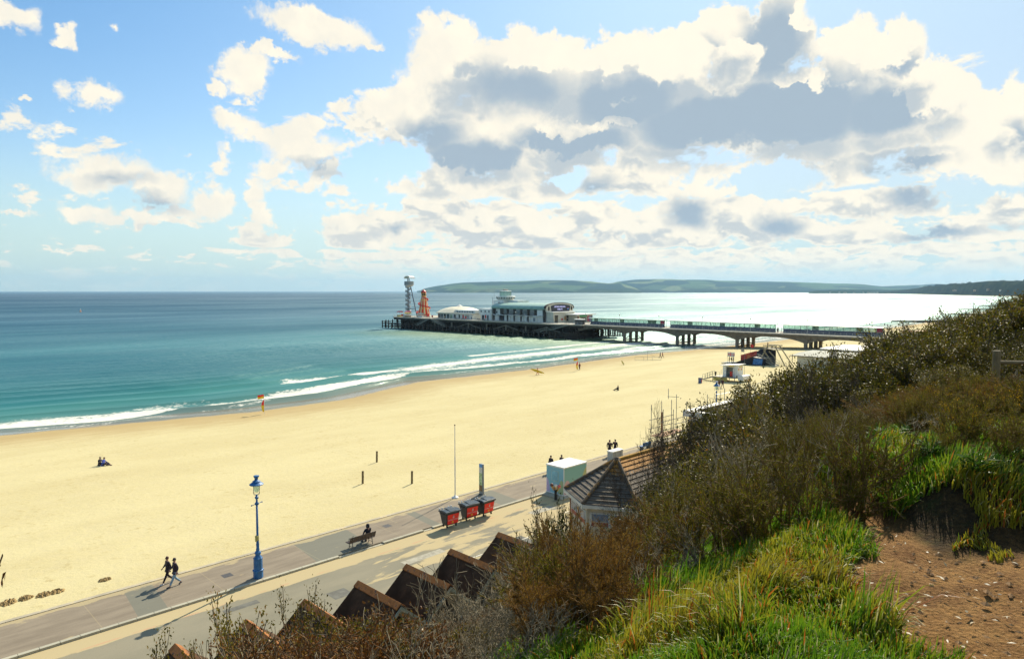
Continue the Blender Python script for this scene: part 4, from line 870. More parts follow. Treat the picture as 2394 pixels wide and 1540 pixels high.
# totem
t=thing('totem_sign','tall narrow information totem with a blue square, green map and brown foot','information sign',P(1126,1155),0)
MB().box(-.10,.10,-.22,.22,.0,2.75).build('casing',pm('totem_grey',(.30,.31,.29),.4,.08,2),t,bevel=.02)
for nm,z0,z1,c in [('blue_square',2.45,2.72,(.08,.3,.62)),('header_panel',1.95,2.44,(.62,.62,.56)),('map_panel',.85,1.94,(.33,.48,.22)),('photo_panel',.32,.84,(.20,.12,.05))]:
    MB().box(-.125,-.101,-.2,.2,z0,z1).build(nm,pm('totem_'+nm,c,.4,.45 if 'map' in nm or 'photo' in nm else .08,4,c2=(.62,.66,.5) if 'map' in nm else None),t)
MB().box(-.10,.10,-.30,.30,0,.05).build('foot',concrete,t)
# posts in the sand
pw=pm('old_post_wood',(.16,.115,.05),.85,.3,2,c2=(.07,.05,.03))
for (x,y,lb) in [(848,1130,'weathered timber post in the sand, nearest the lamp, left of the three'),(963,1130,'weathered timber post in the sand, right of the three and near the flagpole'),(881,1080,'weathered timber post in the sand, farthest of the three from the promenade')]:
    q=PB(x,y); o=MB().box(-.075,.075,-.075,.075,-.4,1.22).build('timber_post',pw,None,loc=q,bevel=.012,rot=.3); o.rotation_euler.x=R(1.2); sprop(o,lb,'post','timber posts in the sand')
# wheeled bins
binb=pm('bin_dark_plastic',(.020,.024,.028),.42,.15,4,bs=.1); lidm=pm('bin_lid_plastic',(.035,.050,.060),.28,.12,3,bs=.1); rub=pm('black_rubber',(.01,.01,.01),.7)
def wbin(label,loc,rz):
    t=thing('wheeled_bin',label,'bin',loc,rz,'red and black wheeled waste bins by the kerb')     # front faces -y
    b=MB(); b.add([(-.50,-.36,.20),(.50,-.36,.20),(.50,.30,.20),(-.50,.30,.20),(-.63,-.50,1.16),(.63,-.50,1.16),(.63,.47,1.22),(-.63,.47,1.22)],[(0,1,2,3),(7,6,5,4),(0,4,5,1),(1,5,6,2),(2,6,7,3),(3,7,4,0)]); b.build('bin_body',binb,t,bevel=.04)
    N=8; pr=[(-.57,1.16)]+[(-.57+1.10*i/N,1.24+.12*math.sin(PI*(.15+.85*i/N))) for i in range(N+1)]+[(.53,1.16)]
    ld=MB().prism([(y,z) for y,z in pr],-.69,.69,'x').build('lid',lidm,t,bevel=.02)
    MB().prism([(-.52,1.33),(-.1,1.42),(.35,1.40),(.35,1.36),(-.1,1.38),(-.52,1.29)],-.30,.30,'x').build('lid_ridge',lidm,ld,bevel=.015)
    for x in(-.55,-.30,.30,.55): MB().lathe([(.045,-.07),(.055,-.02),(.055,.05),(.03,.08)],(x,.56,1.30),8).build('hinge',whitem if abs(x)>.0 else lidm,t)
    MB().box(-.72,-.62,-.30,.34,1.09,1.14).box(.62,.72,-.30,.34,1.09,1.14).build('side_handle',binb,t)
    for x in(-.42,.42):
        for y in(-.26,.22): MB().tube([(x-.03,y,.085),(x+.03,y,.085)],.085,12).box(x-.05,x+.05,y-.03,y+.03,.13,.23).build('wheel',rub,t)
    # red panel follows the sloping front
    f=lambda u,v:(u,-.36-.14*((v-.20)/.96)-.012,v)
    pn=MB(); pn.add([f(-.46,.30),f(.52,.30),f(.56,1.06),f(-.50,1.06)],[(0,1,2,3)]).add([(p[0],p[1]+.01,p[2]) for p in (f(-.46,.30),f(.52,.30),f(.56,1.06),f(-.50,1.06))],[(3,2,1,0)])
    pn=pn.build('red_panel',pm('panel_red',(.85,.014,.008),.35,.08,2,bs=0),t)
    up=Vector((0,-.14,.96)).normalized(); wt=pm('lettering_white',(.70,.60,.55),.5,.05,3,bs=0)
    q=f(.03,.62); text('GENERAL WASTE',.125,wt,pn,face_mat((q[0],q[1]-.006,q[2]),(1,0,0),up),ex=.002)
    em=MB(); Mx=face_mat((f(.05,.86)[0],f(.05,.86)[1]-.008,.86),(1,0,0),up)
    for (x,y,w,h) in [(-.05,-.04,.018,.13),(-.02,-.02,.018,.17),(.01,.0,.018,.17),(.04,-.02,.018,.14)]: em.box(x,x+w,y-h/2+.02,y+h/2+.02,0,.004,Mx)
    em.box(-.06,.065,-.12,-.06,0,.004,Mx); em.build('emblem',wt,pn)
    MB().lathe([(.085,0),(.085,.004)],n=16,M=face_mat((f(.0,.43)[0],f(.0,.43)[1]-.006,.43),(1,0,0),up)).build('yellow_dot',pm('dot_yellow',(.75,.38,.02),.4),pn)
    text('NO\nHOT',.06,pm('lettering_orange',(.7,.30,.08),.5),pn,face_mat((f(.25,.43)[0],f(.25,.43)[1]-.006,.43),(1,0,0),up),ex=.002) if False else None
    return t
wbin('red and black waste bin nearest the bench, standing apart from the other two',P(1051,1229),-.08)
wbin('red and black waste bin in the middle of the three',P(1096,1212),-.10)
wbin('red and black waste bin farthest from the bench, nearest the kiosk',P(1134,1202),.02)
# pastel kiosk
m,T,b,o=newmat('pastel_mural'); g=T.new('ShaderNodeTexCoord').outputs['Object']; X=T.sep(g)
u=T.m('ADD',X[0],T.m('MULTIPLY',X[1],-1.0)); 
wv_=T.noise(T.v('SCALE',g,1.0),.9,2,.4)
c_=T.mix(T.ss(X[0],.02,.1),(.24,.50,.56),(.22,.44,.38))
def arch(c_,u0,w,h,colr):
    e=T.m('ADD',T.m('POWER',T.m('DIVIDE',T.m('SUBTRACT',u,u0),w),2.0),T.m('POWER',T.m('DIVIDE',X[2],h),2.0)); return T.mix(T.m('LESS_THAN',e,1.0),c_,colr)
c_=arch(c_,-2.05,.42,1.3,(.50,.42,.62)); c_=arch(c_,-.25,.42,1.35,(.42,.50,.25)); c_=arch(c_,.45,.55,1.3,(.62,.38,.36)); c_=arch(c_,3.5,1.15,2.2,(.50,.48,.20))
T.put(b.inputs['Base Color'],c_); b.inputs['Roughness'].default_value=.5; mural=m
t=thing('ice_cream_kiosk','small closed kiosk with pastel blue mural walls and a white flat roof','kiosk',(45.2,38.75,-.12+.12))
MB().box(0,3.15,0,2.05,.02,2.42).build('wall',mural,t); MB().box(-.05,3.2,-.05,2.1,2.42,2.55).build('roof',whitem,t,bevel=.02)
MB().box(-.04,0,.62,1.42,1.15,2.1).build('shutter',pm('shutter_frame',(.42,.58,.52),.5),t); MB().box(-.06,-.04,.68,1.36,1.21,2.04).build('shutter_panel',pm('shutter_blue',(.24,.50,.56),.5),t)
MB().box(-.03,3.18,-.03,0,.0,.10).box(-.03,0,0,2.08,0,.1).build('plinth',whitem,t); MB().box(-.025,.03,-.025,.03,.1,2.42).build('corner_trim',whitem,t)
structure(MB().box(44.4,49,38.2,TK-.01,-.5,.004).build('kiosk_paving',cm))
def cone(label,loc,cs,blk=False):
    t=thing('ice_cream_display',label,'advertising display',loc,0)
    MB().lathe([(.11,0),(.11,.85),(.13,.88)],n=12).build('stand',rub,t)
    for k,(x,y,z,c,tilt) in enumerate(cs):
        Mm=Matrix.Translation((x,y,z))@Matrix.Rotation(tilt,4,Vector((1,1,0)))
        MB().lathe([(.03,-.45),(.12,0),(.13,.02)],n=10,M=Mm).build('cone',pm('wafer_cone',(.50,.28,.08),.7),t)
        MB().lathe([(.02,-.05),(.14,0),(.16,.08),(.12,.18),(.03,.24)],n=10,M=Mm).build('ice_cream_scoop',pm('scoop_%d'%k+('b' if blk else ''),c,.5),t,smooth=True)
cone('black stand with three giant ice cream cones in front of the kiosk',P(1299,1168),[(0,0,1.15,(.65,.62,.52),0),(.22,-.16,1.10,(.62,.14,.12),.35),(-.24,.20,1.25,(.13,.04,.02),-.35)])
cone('stand with a chocolate ice cream cone partly hidden by the tiled roof',P(1336,1152),[(0,0,1.25,(.13,.04,.02),.2),(-.25,.1,.95,(.03,.03,.04),-.6)],True)
# cabinet and blue bench
q=P(1438,1076); t=thing('utility_cabinet','pale grey metal cabinet with a white top beside the promenade kerb','cabinet',(q.x,q.y,-.12))
MB().box(-.9,.9,-.35,.35,0,1.15).build('cabinet_body',pm('cabinet_grey',(.42,.43,.38),.5,.1,2),t,bevel=.01); MB().box(-.95,.95,-.4,.4,1.15,1.28).build('cabinet_top',whitem,t,bevel=.02); MB().box(-.45,-.43,-.37,-.35,.1,1.1).box(.43,.45,-.37,-.35,.1,1.1).build('door_joint',greym,t)
q=P(1511,1051); t=thing('bench','blue bench on the promenade just beyond the lichen covered roof','bench',(q.x,q.y,0),0)
MB().box(-.8,.8,0,.45,.42,.48).build('seat',bluep,t); MB().box(-.8,.8,-.1,-.04,.5,.9).build('backrest',bluep,t); MB().box(-.7,-.6,0,.42,0,.42).box(.6,.7,0,.42,0,.42).build('legs',iron,t)
# sand heaps by the lower left edge
mnd=pm('dug_sand',(.33,.225,.09),.95,.35,7,c2=(.16,.10,.035),amt=.55,bs=.6,bd=.03)
for i,(x,y,r,lb) in enumerate([(245,1355,.42,'dug heap of sand standing alone near the walking couple'),(133,1383,.5,'dug heap of sand, right one of the close pair by the promenade'),(103,1390,.55,'dug heap of sand, left one of the close pair by the promenade'),(60,1398,.5,'dug heap of sand between the close pair and the left edge'),(18,1409,.6,'dug heap of sand at the left edge of the view')]):
    q=PB(x,y); rn=random.Random(i); b=MB()
    us=[k/14 for k in range(15)]
    def f(u,v,r=r,i=i):
        X_=(u*2-1)*r*1.6; Y_=(v*2-1)*r; d=max(0,1-(abs(u*2-1)**2+abs(v*2-1)**2)); a=rn.uniform(-.07,.09); return (X_*.62,Y_*.8,-.05+.13*d**.6+a*min(1,d*3))
    b.grid(f,us,us); o=b.build('sand_heap',mnd,None,loc=q,rot=.2*i); sprop(o,lb,'sand heap','heaps of dug sand')
# ---------------------------------------------------------------- flags at the water's edge
def flagpair(label,q,sc=1.0):
    t=thing('lifeguard_flag',label,'flag',q,0,'red over yellow lifeguard flags'); t.scale=(sc,)*3
    MB().tube([(0,0,-.3),(.0,.0,3.0)],.022,6).build('pole',whitem,t)
    for nm,z0,z1,w,mm in(('red_half',2.72,3.0,.95,pm('flag_red',(.75,.015,.01),.6)),('yellow_half',2.40,2.72,.95,pm('flag_yellow',(.85,.55,.01),.6))):
        b=MB(); N=8
        fr_=[(-u*w*.70710, u*w*.70710+.05*math.sin(u*7)) for u in [k/N for k in range(N+1)]]
        vs=[];fs=[]
        for k,(x,y) in enumerate(fr_): dr=-.16*(k/N); vs+=[(x,y,z0+dr),(x,y,z1+dr)]
        fs=[(2*k,2*k+1,2*k+3,2*k+2) for k in range(N)]; b.add(vs,fs); b.build(nm,mm,t,solid=.012)
    for nm,z0,z1,mm in(('red_banner_half',1.35,2.25,pm('flag_red',(.75,.015,.01),.6)),('yellow_banner_half',.35,1.35,pm('flag_yellow',(.85,.55,.01),.6))):
        b=MB(); N=6; vs=[];
        for k in range(N+1):
            z=z0+(z1-z0)*k/N; f_=max(0,(z-.35)/1.9); w=.42*math.sin(PI*min(1,.12+f_*.88))**.7; vs+=[(0,0,z),(-w*.7071,w*.7071,z)]
        b.add(vs,[(2*k,2*k+1,2*k+3,2*k+2) for k in range(N)]); b.build(nm,mm,t,solid=.012)
    return t
flagpair('red and yellow lifeguard flags on a pole by the water, nearer pair at left',PB(618,968),1.12)
flagpair('red and yellow lifeguard flags beside a standing person, farther from the camera',PB(1351,867),1.12)
# metal frame on the beach
q=PB(1525,842); t=thing('beach_frame','thin metal frame with a tall pole standing on the beach near the strolling pair','frame',q,R(0))
b=MB(); b.tube([(-1.0,1.0,0),(-1.0,1.0,2.9)],.04,6).build('pole',greym,t)
for k in range(4): MB().tube([(-3.6+k*1.8,3.6-k*1.8,0),(-3.6+k*1.8,3.6-k*1.8,.95)],.035,6).build('upright',greym,t)
MB().tube([(-3.6,3.6,.95),(1.8,-1.8,.95)],.035,6).tube([(-3.6,3.6,.1),(1.8,-1.8,.1)],.035,6).tube([(-1,1,2.2),(.6,-.6,.95)],.03,6).build('rail',greym,t)
q=PB(1637,895); t=thing('litter_bin','small blue and red litter bin on the sand left of the lifeguard hut','litter bin',q,.2)
MB().box(-.33,.33,-.3,.3,0,1.0).build('bin_body',pm('bin_blue',(.09,.12,.25),.5),t); MB().box(-.2,.2,-.32,-.3,.2,.8).build('bin_label',redp,t); MB().box(-.36,.36,-.33,.33,1.0,1.08).build('bin_rim',rub,t)
# ---------------------------------------------------------------- lifeguard hut  (local axes = world axes)
G=bz(132,68); t=thing('lifeguard_hut','white lifeguard hut with a sloping roof on a raised platform with steps','hut',(131.8,66.2,G))
yl=pm('yellow_board',(.62,.50,.10),.5,.12,2); pz=.95
pf_=MB(); pf_.box(-1.3,2.5,-.1,5.0,pz-.12,pz)
pf_.build('platform',pm('platform_grey',(.30,.27,.19),.7),t)
for x,y in [(-1.25,.0),(-1.25,3),(-1.25,4.9),(2.4,0),(2.4,3),(2.4,4.9)]: MB().box(x-.05,x+.05,y-.05,y+.05,0,pz-.12).build('leg',greym,t)
MB().bar((-1.28,0.1,.1),(-1.28,3,.8),.05).bar((-1.28,3.,.1),(-1.28,4.9,.8),.05).build('brace',greym,t)
MB().box(-1.2,-1.14,1.7,4.8,.1,pz-.14).build('yellow_skirt',yl,t)
w=MB(); w.box(2.3,2.4,0,3.3,pz,3.45); w.box(0,2.3,0,.1,pz,3.6); w.box(0,2.3,3.2,3.3,pz,3.3); w.box(0,.08,.1,.55,pz,3.5); w.box(0,.08,2.55,3.2,pz,3.3); w.box(0,.08,.55,2.55,3.0,3.4); w.build('wall',whitep,t)
MB().box(.085,.14,.6,1.1,pz,2.9).box(.09,.13,2.6,3.15,1.6,2.8).build('door',pm('door_white',(.6,.62,.6),.4),t); MB().box(.0,.084,1.15,1.7,pz+.1,2.1).build('banner',redp,t)
MB().prism([(-.45,3.55),(3.75,3.2),(3.75,3.3),(-.45,3.66)],-.4,2.7,'x').build('roof',whitem,t)
for x in(.5,1.6): MB().box(x-.2,x+.2,-.025,-.002,2.55,2.75).build('flag_sticker',redp,t)
for x in(.5,1.6): MB().box(x-.2,x+.2,-.025,-.002,2.35,2.55).build('flag_sticker',yellowp,t)
MB().box(.7,1.9,-.03,-.002,2.95,3.15).build('name_board',yellowp,t); MB().box(-.03,-.002,.8,2.0,3.1,3.3).build('name_board',yellowp,t)
s_=MB(); n=6
for i in range(n): s_.box(-1.2,-.2,5.0+i*.38,5.36+i*.38,pz-.15-i*.15,pz-.11-i*.15)
for x in(-1.2,-.2): s_.bar((x,5.0,pz-.1),(x,7.3,.05),.06,.2)
s_.build('steps',stm,t)
r=MB()
for x in(-1.28,-.15):
    for h in(.5,1.0): r.bar((x,5.0,pz+h),(x,7.3,.05+h),.04)
    for i in range(5): y=5.0+i*.56; z=pz-i*.22; r.bar((x,y,z),(x,y,z+1),.04)
for h in(.5,1.0): r.bar((-1.28,3.3,pz+h),(-1.28,5.0,pz+h),.04); r.bar((2.5,3.3,pz+h),(2.5,5.0,pz+h),.04)
for y in(3.3,4.2,5.0): r.bar((-1.28,y,pz),(-1.28,y,pz+1),.04); r.bar((2.5,y,pz),(2.5,y,pz+1),.04)
r.build('handrail',stm,t)
MB().tube([(2.6,-.2,0),(2.6,-.2,5.9)],.035,6).build('aerial',greym,t)
ws_=thing('wetsuit','black wetsuit hanging over the platform rail of the lifeguard hut','wetsuit',(131.8-1.32,66.2+4.2,G+pz+.15),0)
MB().prism([(-.22,.85),(.22,.85),(.24,.5),(.15,.5),(.14,0),(.03,0),(0,.35),(-.03,0),(-.14,0),(-.15,.5),(-.24,.5)],-.04,.0,'x').build('suit',rub,ws_)
t=thing('tank_trailer','rounded white tank on short legs in front of the lifeguard hut','trailer',(131.3,65.2,G),0)
b=MB(); N=10; pr=[(-.55+.12*(1 if abs(i)>0 else 0),0)]; 
prf=[(-.6,.55),(-.6,1.25),(-.45,1.45),(.45,1.45),(.6,1.25),(.6,.55),(.45,.4),(-.45,.4)]
b.prism(prf,-.2,3.1,'x').build('tank',whitem,t,bevel=.12)
for x in(.2,1.5,2.8): MB().box(x-.05,x+.05,-.4,-.3,0,.45).box(x-.05,x+.05,.3,.4,0,.45).build('leg',rub,t)
MB().tube([(-.05,-.1,.3),(-.05,.1,.3)],.3,12).build('wheel',rub,t)
q=PB(1684,910); q.z=bz(q.x,q.y)
person('person in brown, left of the two walking near the lifeguard hut steps',PB(1681,908),head_dir(-.6,-.7),'walk',(.10,.05,.03),(.14,.07,.03))
person('person with a dark backpack, right of the two walking near the lifeguard hut',PB(1689,907),head_dir(-.6,-.7),'walk',(.06,.025,.03),(.03,.03,.05),bag=(.02,.02,.05))
o=MB().lathe([(.3,.0),(.32,.05),(.28,.1)],(0,0,0),10).build('frisbee_ring',pm('pink_plastic',(.7,.08,.12),.4),None,loc=(132.5,69,bz(132.5,69)+.02)); sprop(o,'pink plastic ring lying in the shade under the lifeguard hut','toy')
# ---------------------------------------------------------------- zip wire landing: ramp, tower, stairs
G=bz(171,80)-.05; bx,by=168.0,77.0
t=thing('landing_ramp','long black padded landing ramp with a blue poster and a red banner on the beach','ramp',(bx,by,G),0); t.scale=(1,.72,1)
blk=pm('black_netting',(.014,.014,.018),.8,.3,2); gw_=pm('ramp_edge',(.42,.40,.32),.6)
# runs from (0,0) near the tower towards +y (left in view)
MB().prism([(0,0),(12.2,0),(12.2,.15),(9.5,.9),(4.5,2.1),(2.2,1.9),(0,1.9)],0,.3,'x').build('near_side',blk,t)
MB().prism([(0,0),(11.5,0),(11.5,2.0),(5.2,3.4),(4.0,4.0),(.5,4.2),(0,3.9),(-1.5,3.9),(-1.5,0)],3.6,3.8,'x').build('far_side',pm('navy_netting',(.012,.016,.03),.8,.3,2),t)
MB().prism([(5.5,2.3),(11.6,.4),(11.6,2.1),(5.5,3.5)],3.5,3.59,'x').build('red_banner',pm('banner_red',(.50,.05,.03),.6,.5,.7,c2=(.55,.25,.05)),t)
MB().prism([(12.2,.16),(9.5,.92),(4.5,2.12),(2.2,1.92),(0,1.92),(0,1.8),(12.2,.05)],.3,3.5,'x').build('deck',pm('ramp_deck',(.30,.28,.22),.7),t)
MB().prism([(1.2,.25),(4.6,.25),(4.2,1.75),(.8,1.75)],-.08,-.02,'x').build('poster',pm('poster_sea_blue',(.03,.16,.42),.5,.4,1.6,c2=(.35,.40,.10),amt=.6),t)
MB().prism([(12.2,0),(16.5,-.05),(16.5,.12),(12.2,.3)],-.4,3.2,'x').build('mat',pm('grey_mat',(.22,.24,.22),.8),t)
t=thing('landing_tower','timber A-frame landing tower for the zip wire, with a platform and stairs','tower',(bx+2.0,by-.6,G),0)
tw=pm('tower_timber',(.32,.27,.16),.8,.2,2); TH_=5.1
for a,b_ in [((-.4,3.4,0),(0,.9,TH_)),((0,-3.8,0),(0,-1.0,TH_)),((3.6,3.2,0),(2.6,.8,TH_)),((2.8,-4.6,0),(2.6,-1.0,TH_)),((-.4,-.9,.2),(.1,2.0,3.9)),((0,-1.3,1.9),(.1,.6,3.7))]: MB().bar(a,b_,.24).build('leg',tw,t)
MB().box(-.4,3.0,-1.6,1.9,TH_-.9,TH_-.75).build('platform',tw,t); MB().box(-.5,-.3,-1.6,1.9,TH_-.1,TH_+.12).box(2.9,3.1,-1.6,1.9,TH_-.1,TH_+.12).build('cross_beam',tw,t)
r=MB()
for y in(-1.6,-.4,.8,1.9): r.bar((-.45,y,TH_-.8),(-.45,y,TH_+.3),.05)
for h in(-.4,.28): r.bar((-.45,-1.6,TH_+h),(-.45,1.9,TH_+h),.05)
r.build('handrail',stm,t)
s2=stairs(2.6,1.95,-2.6,.0,-1.6,2.2); s2.build('stairs',stm,t); r=MB()
for x in(-1.9,1.0):
    for h in(.5,1.0): r.bar((x,3.6,1.95+h),(x,2.6,1.95+h),.04); r.bar((x,2.6,1.95+h),(x,-2.8,h),.04); r.bar((x,-2.8,h),(x,-4.4,h),.04)
    for i in range(6): y=2.6-i*1.1; r.bar((x,y,max(0,1.95-i*.40)),(x,y,max(1,2.95-i*.40)),.04)
r.build('stair_rail',stm,t)
person('person in orange brown standing on top of the landing tower',(bx+2.0,by-.6+.9,G+TH_-.75),head_dir(0,1),'stand',(.22,.10,.03),(.10,.07,.04),scale=.95)
def flag_on_pole(label,loc,h,w,fh,mr,cross=False,cat='flag'):
    t=thing('flag',label,cat,loc,0); MB().tube([(0,0,0),(0,0,h)],.03,6).build('pole',greym,t)
    b=MB(); N=8; vs=[]
    for k in range(N+1):
        u=k/N; vs+=[(u*w*.7071+.05*math.sin(u*8),-u*w*.7071+.05*math.sin(u*8),h-fh-.1*u),(u*w*.7071+.05*math.sin(u*8),-u*w*.7071+.05*math.sin(u*8),h-.1*u)]
    b.add(vs,[(2*k,2*k+1,2*k+3,2*k+2) for k in range(N)]); c=b.build('cloth',mr,t,solid=.015)
    if cross: MB().bar((.02,-.05,h-fh/2),(w*.7071,-w*.7071-.05,h-fh/2-.1),.06,.18).bar((w*.30,-w*.30,h-fh-.02),(w*.30,-w*.30,h-.04),.2,.06).build('red_cross',pm('flag_red',(.75,.015,.01)),c)
flag_on_pole('white flag with a red cross at the left end of the landing ramp',(bx+1,by+10.8,G),2.9,1.9,1.2,whitem,True)
flag_on_pole('plain red flag on a thin pole above the black landing ramp',(bx+4.2,by+6.0,G),5.0,.8,.8,pm('flag_scarlet',(.62,.03,.03),.6))
flag_on_pole('small black and white flag behind the red banner of the landing ramp',(bx+4.2,by+8.6,G),3.6,.9,.7,pm('flag_grey',(.35,.33,.28),.6,.5,6))
for i,(dx_,dy_,c,lb) in enumerate([(0.2,9.9,(.04,.04,.05),'person in black at the lower end of the landing ramp, left of the three'),(1.4,9.3,(.10,.12,.18),'person in grey blue at the lower end of the landing ramp, middle of the three'),(-.3,8.9,(.03,.03,.04),'person in dark clothes with bag at the lower end of the landing ramp')]):
    person(lb,(bx+dx_,by+dy_,G+.12),head_dir(.3,-1),'stand',c,BLK,bag=(.03,.03,.05) if i==2 else None)
# ---------------------------------------------------------------- far beach people, groyne, buoy
for i,(x,y,lb,c) in enumerate([(2033,762,'tiny dark figure at the water edge beyond the pier, left of the far walkers',(.05,.04,.04)),(2068,762,'tiny figure in dark clothes on the far beach, middle of the far walkers',(.06,.05,.05)),(2103,756,'left one of the two tiny figures walking together on the far beach',(.06,.04,.03)),(2106,755,'right one of the two tiny figures walking together on the far beach',(.04,.04,.06))]):
    q=PB(x,y); person(lb,q,head_dir(1,0),'walk',c,BLK,scale=1.05)
for i,(s0,a,b_) in enumerate([(524,66,150),(720,74,160),(930,110,196),(1180,150,222)]):
    t=thing('groyne',['dark timber groyne running down the beach beyond the pier, nearest one','second dark timber groyne beyond the pier','third dark timber groyne beyond the pier','farthest dark timber groyne, towards the headland'][i],'groyne',(s0,0,0),0,'timber groynes beyond the pier')
    zt_=lambda y:bz(s0,y)+.9
    MB().prism([(a,-4.5),(b_,-4.5),(b_,-2.3),(a,bz(s0,a)+.8)],-.15,.15,'x').build('plank_wall',timber_dark,t)
    for k in range(int((b_-a)/8)+1):
        y=a+k*8; MB().box(-.45,-.15,y-.15,y+.15,-4.5,max(-1.9,bz(s0,y)+1.2)).build('post',timber_dark,t)
q=P(188,729,SEAZ); t=thing('buoy','small orange and white buoy floating alone far out on the left','buoy',(q.x,q.y,SEAZ-.1))
MB().lathe([(.5,-.3),(1.0,.1),(1.0,.5),(.5,.8),(.25,2.0),(.05,2.6)],n=12).build('float',pm('buoy_orange',(.65,.25,.08),.5),t,smooth=True); MB().lathe([(.3,2.6),(.3,3.0),(.02,3.2)],n=8).build('top_mark',whitem,t)
rn=random.Random(8)
for i,(x,y,c,lb) in enumerate([(229.8,280,(.5,.4,.2),'person in tan on the pier deck by the domed restaurant'),(229.6,258.5,(.05,.05,.08),'person in dark blue on the pier deck beside the stage block'),(230.2,276,(.12,.05,.05),'person in maroon on the pier deck left of the picnic tables'),(231,318.5,(.5,.1,.1),'person in red near the pier end railing below the zip wire tower'),(230,316.2,(.1,.15,.3),'person in blue near the pier end railing below the zip wire tower'),(236,103.9,(.25,.12,.12),'left one of two people in the gap between the middle and landward shelters'),(237.5,104.3,(.08,.10,.12),'right one of two people in the gap between the middle and landward shelters'),(234,150.2,(.03,.03,.04),'person in black in the gap between the two seaward shelters'),(233.2,186.5,(.6,.6,.1),'person in a bright yellow top by the ticket booth')]):
    person(lb,(x,y,DZ),rn.uniform(0,6),'walk' if i%2 else 'stand',c,(.04,.04,.06))
# ---------------------------------------------------------------- buildings below the cliff
felt=pm('roof_felt',(.070,.038,.020),.95,.4,1.2,c2=(.17,.065,.018),amt=.58,spec=.1); lich=pm('lichen_ridge',(.32,.115,.02),.9,.4,3,c2=(.07,.045,.03),amt=.52)
hutw=pm('hut_white_boards',(.50,.50,.43),.7,.12,2); hutg=pm('hut_grey_green_trim',(.38,.42,.32),.7,.15,2)
SL=[(10.0,'peak of the beach hut nearest the lower left, alone at the edge of the view'),(13.1,'beach hut roof mostly hidden behind the leafy hedge at lower left'),(16.05,'beach hut roof third from the left, beside the leafy hedge'),(19.1,'beach hut roof with an open white edged gable, fourth from the left'),(22.2,'beach hut roof fifth from the left, in the middle of the row'),(25.4,'beach hut roof sixth from the left, second from the right end'),(29.3,'beach hut roof at the right end of the row, tallest looking, near the tower kiosk')]
for k,(s0,lb) in enumerate(SL):
    t=thing('beach_hut',lb.replace('peak of the','dark roofed'),'beach hut',(s0,0,-.12),0,'row of beach huts with dark steep roofs'); W=1.5 if k<6 else 1.7; F,Bk=30.4,26.8; ez=1.75; rz=2.95
    MB().prism([(-W+.15,0),(W-.15,0),(W-.15,ez),(0,rz-.12),(-W+.15,ez)],Bk+.25,F-.25,'y').build('wall',hutw,t)
    for sg,nm in((-1,'roof_slope'),(1,'roof_slope')):
        MB().prism([(0,rz-.06),(sg*(W+.04),ez-.14),(sg*(W+.04),ez-.07),(0,rz+.02)],Bk-.1,F+.1,'y').build(nm,felt,t)
    MB().prism([(-.28,rz-.17),(0,rz+.035),(.28,rz-.17),(.28,rz-.13),(0,rz+.085),(-.28,rz-.13)],Bk-.11,F+.11,'y').build('ridge',lich,t)
    MB().prism([(-W-.02,ez-.12),(-W-.02,ez-.3),(0,rz-.28),(W+.02,ez-.3),(W+.02,ez-.12),(0,rz-.06)],Bk-.16,Bk-.11,'y').build('gable_trim',hutg,t)
    MB().prism([(-W-.02,ez-.12),(-W-.02,ez-.3),(0,rz-.28),(W+.02,ez-.3),(W+.02,ez-.12),(0,rz-.06)],F+.11,F+.16,'y').build('gable_trim',hutg,t)
    MB().prism([(-.75,.3),(.75,.3),(.75,ez-.05),(0,rz-.6),(-.75,ez-.05)],Bk+.2,Bk+.24,'y').build('back_opening',rub,t)
    MB().box(-.7,.7,F-.24,F-.2,.05,1.85).build('door',pm('hut_door_blue',(.08,.2,.3),.5),t)
# ---- kiosk with hipped tiled roof
m,T,b,o=newmat('roof_tiles_lichen'); g=T.new('ShaderNodeTexCoord').outputs['Object']; X=T.sep(g)
row=T.m('FRACT',T.m('DIVIDE',X[2],.235)); n=T.noise(g,1.3,6,.65); n2=T.noise(g,6,4,.7); nn=T.noise(g,.5,3,.5)
c_=T.mix(T.ss(n,.35,.65),(.085,.066,.045),(.17,.135,.09)); 
lk=T.m('ADD',T.m('ADD',T.m('MULTIPLY',n2,.5),T.m('MULTIPLY',nn,.35)),T.m('MULTIPLY',T.ss(X[2],4.0,5.6),.30))
c_=T.mix(T.ss(lk,.58,.66,0,.9),c_,(.36,.16,.012)); c_=T.mix(T.ss(row,.22,.02),c_,(.03,.022,.016))
T.put(b.inputs['Base Color'],c_); b.inputs['Roughness'].default_value=.85; bump(T,b,T.m('ADD',T.m('MULTIPLY',T.m('SUBTRACT',1.0,row),1.5),n2),.9,.05); tiles=m
hipm=pm('hip_tiles',(.10,.075,.045),.85,.35,2.5,c2=(.34,.16,.02),amt=.50); brick=pm('brick_wall',(.28,.13,.07),.85,.3,3)
t=thing('tiled_kiosk','seafront building with a hipped tile roof blotched with orange lichen','building',(0,0,0))
ax,ay=40.6,29.7; LEN=21; r_=3.85; ze,za=3.2,5.65
cs=[(ax+r_*math.cos(R(a))*1.02,ay+r_*math.sin(R(a))) for a in (120,180,240)]; yF,yB=cs[0][1],cs[2][1]
rf=MB(); A0=(ax,ay,za); A1=(ax+LEN,ay,za)
rows=11
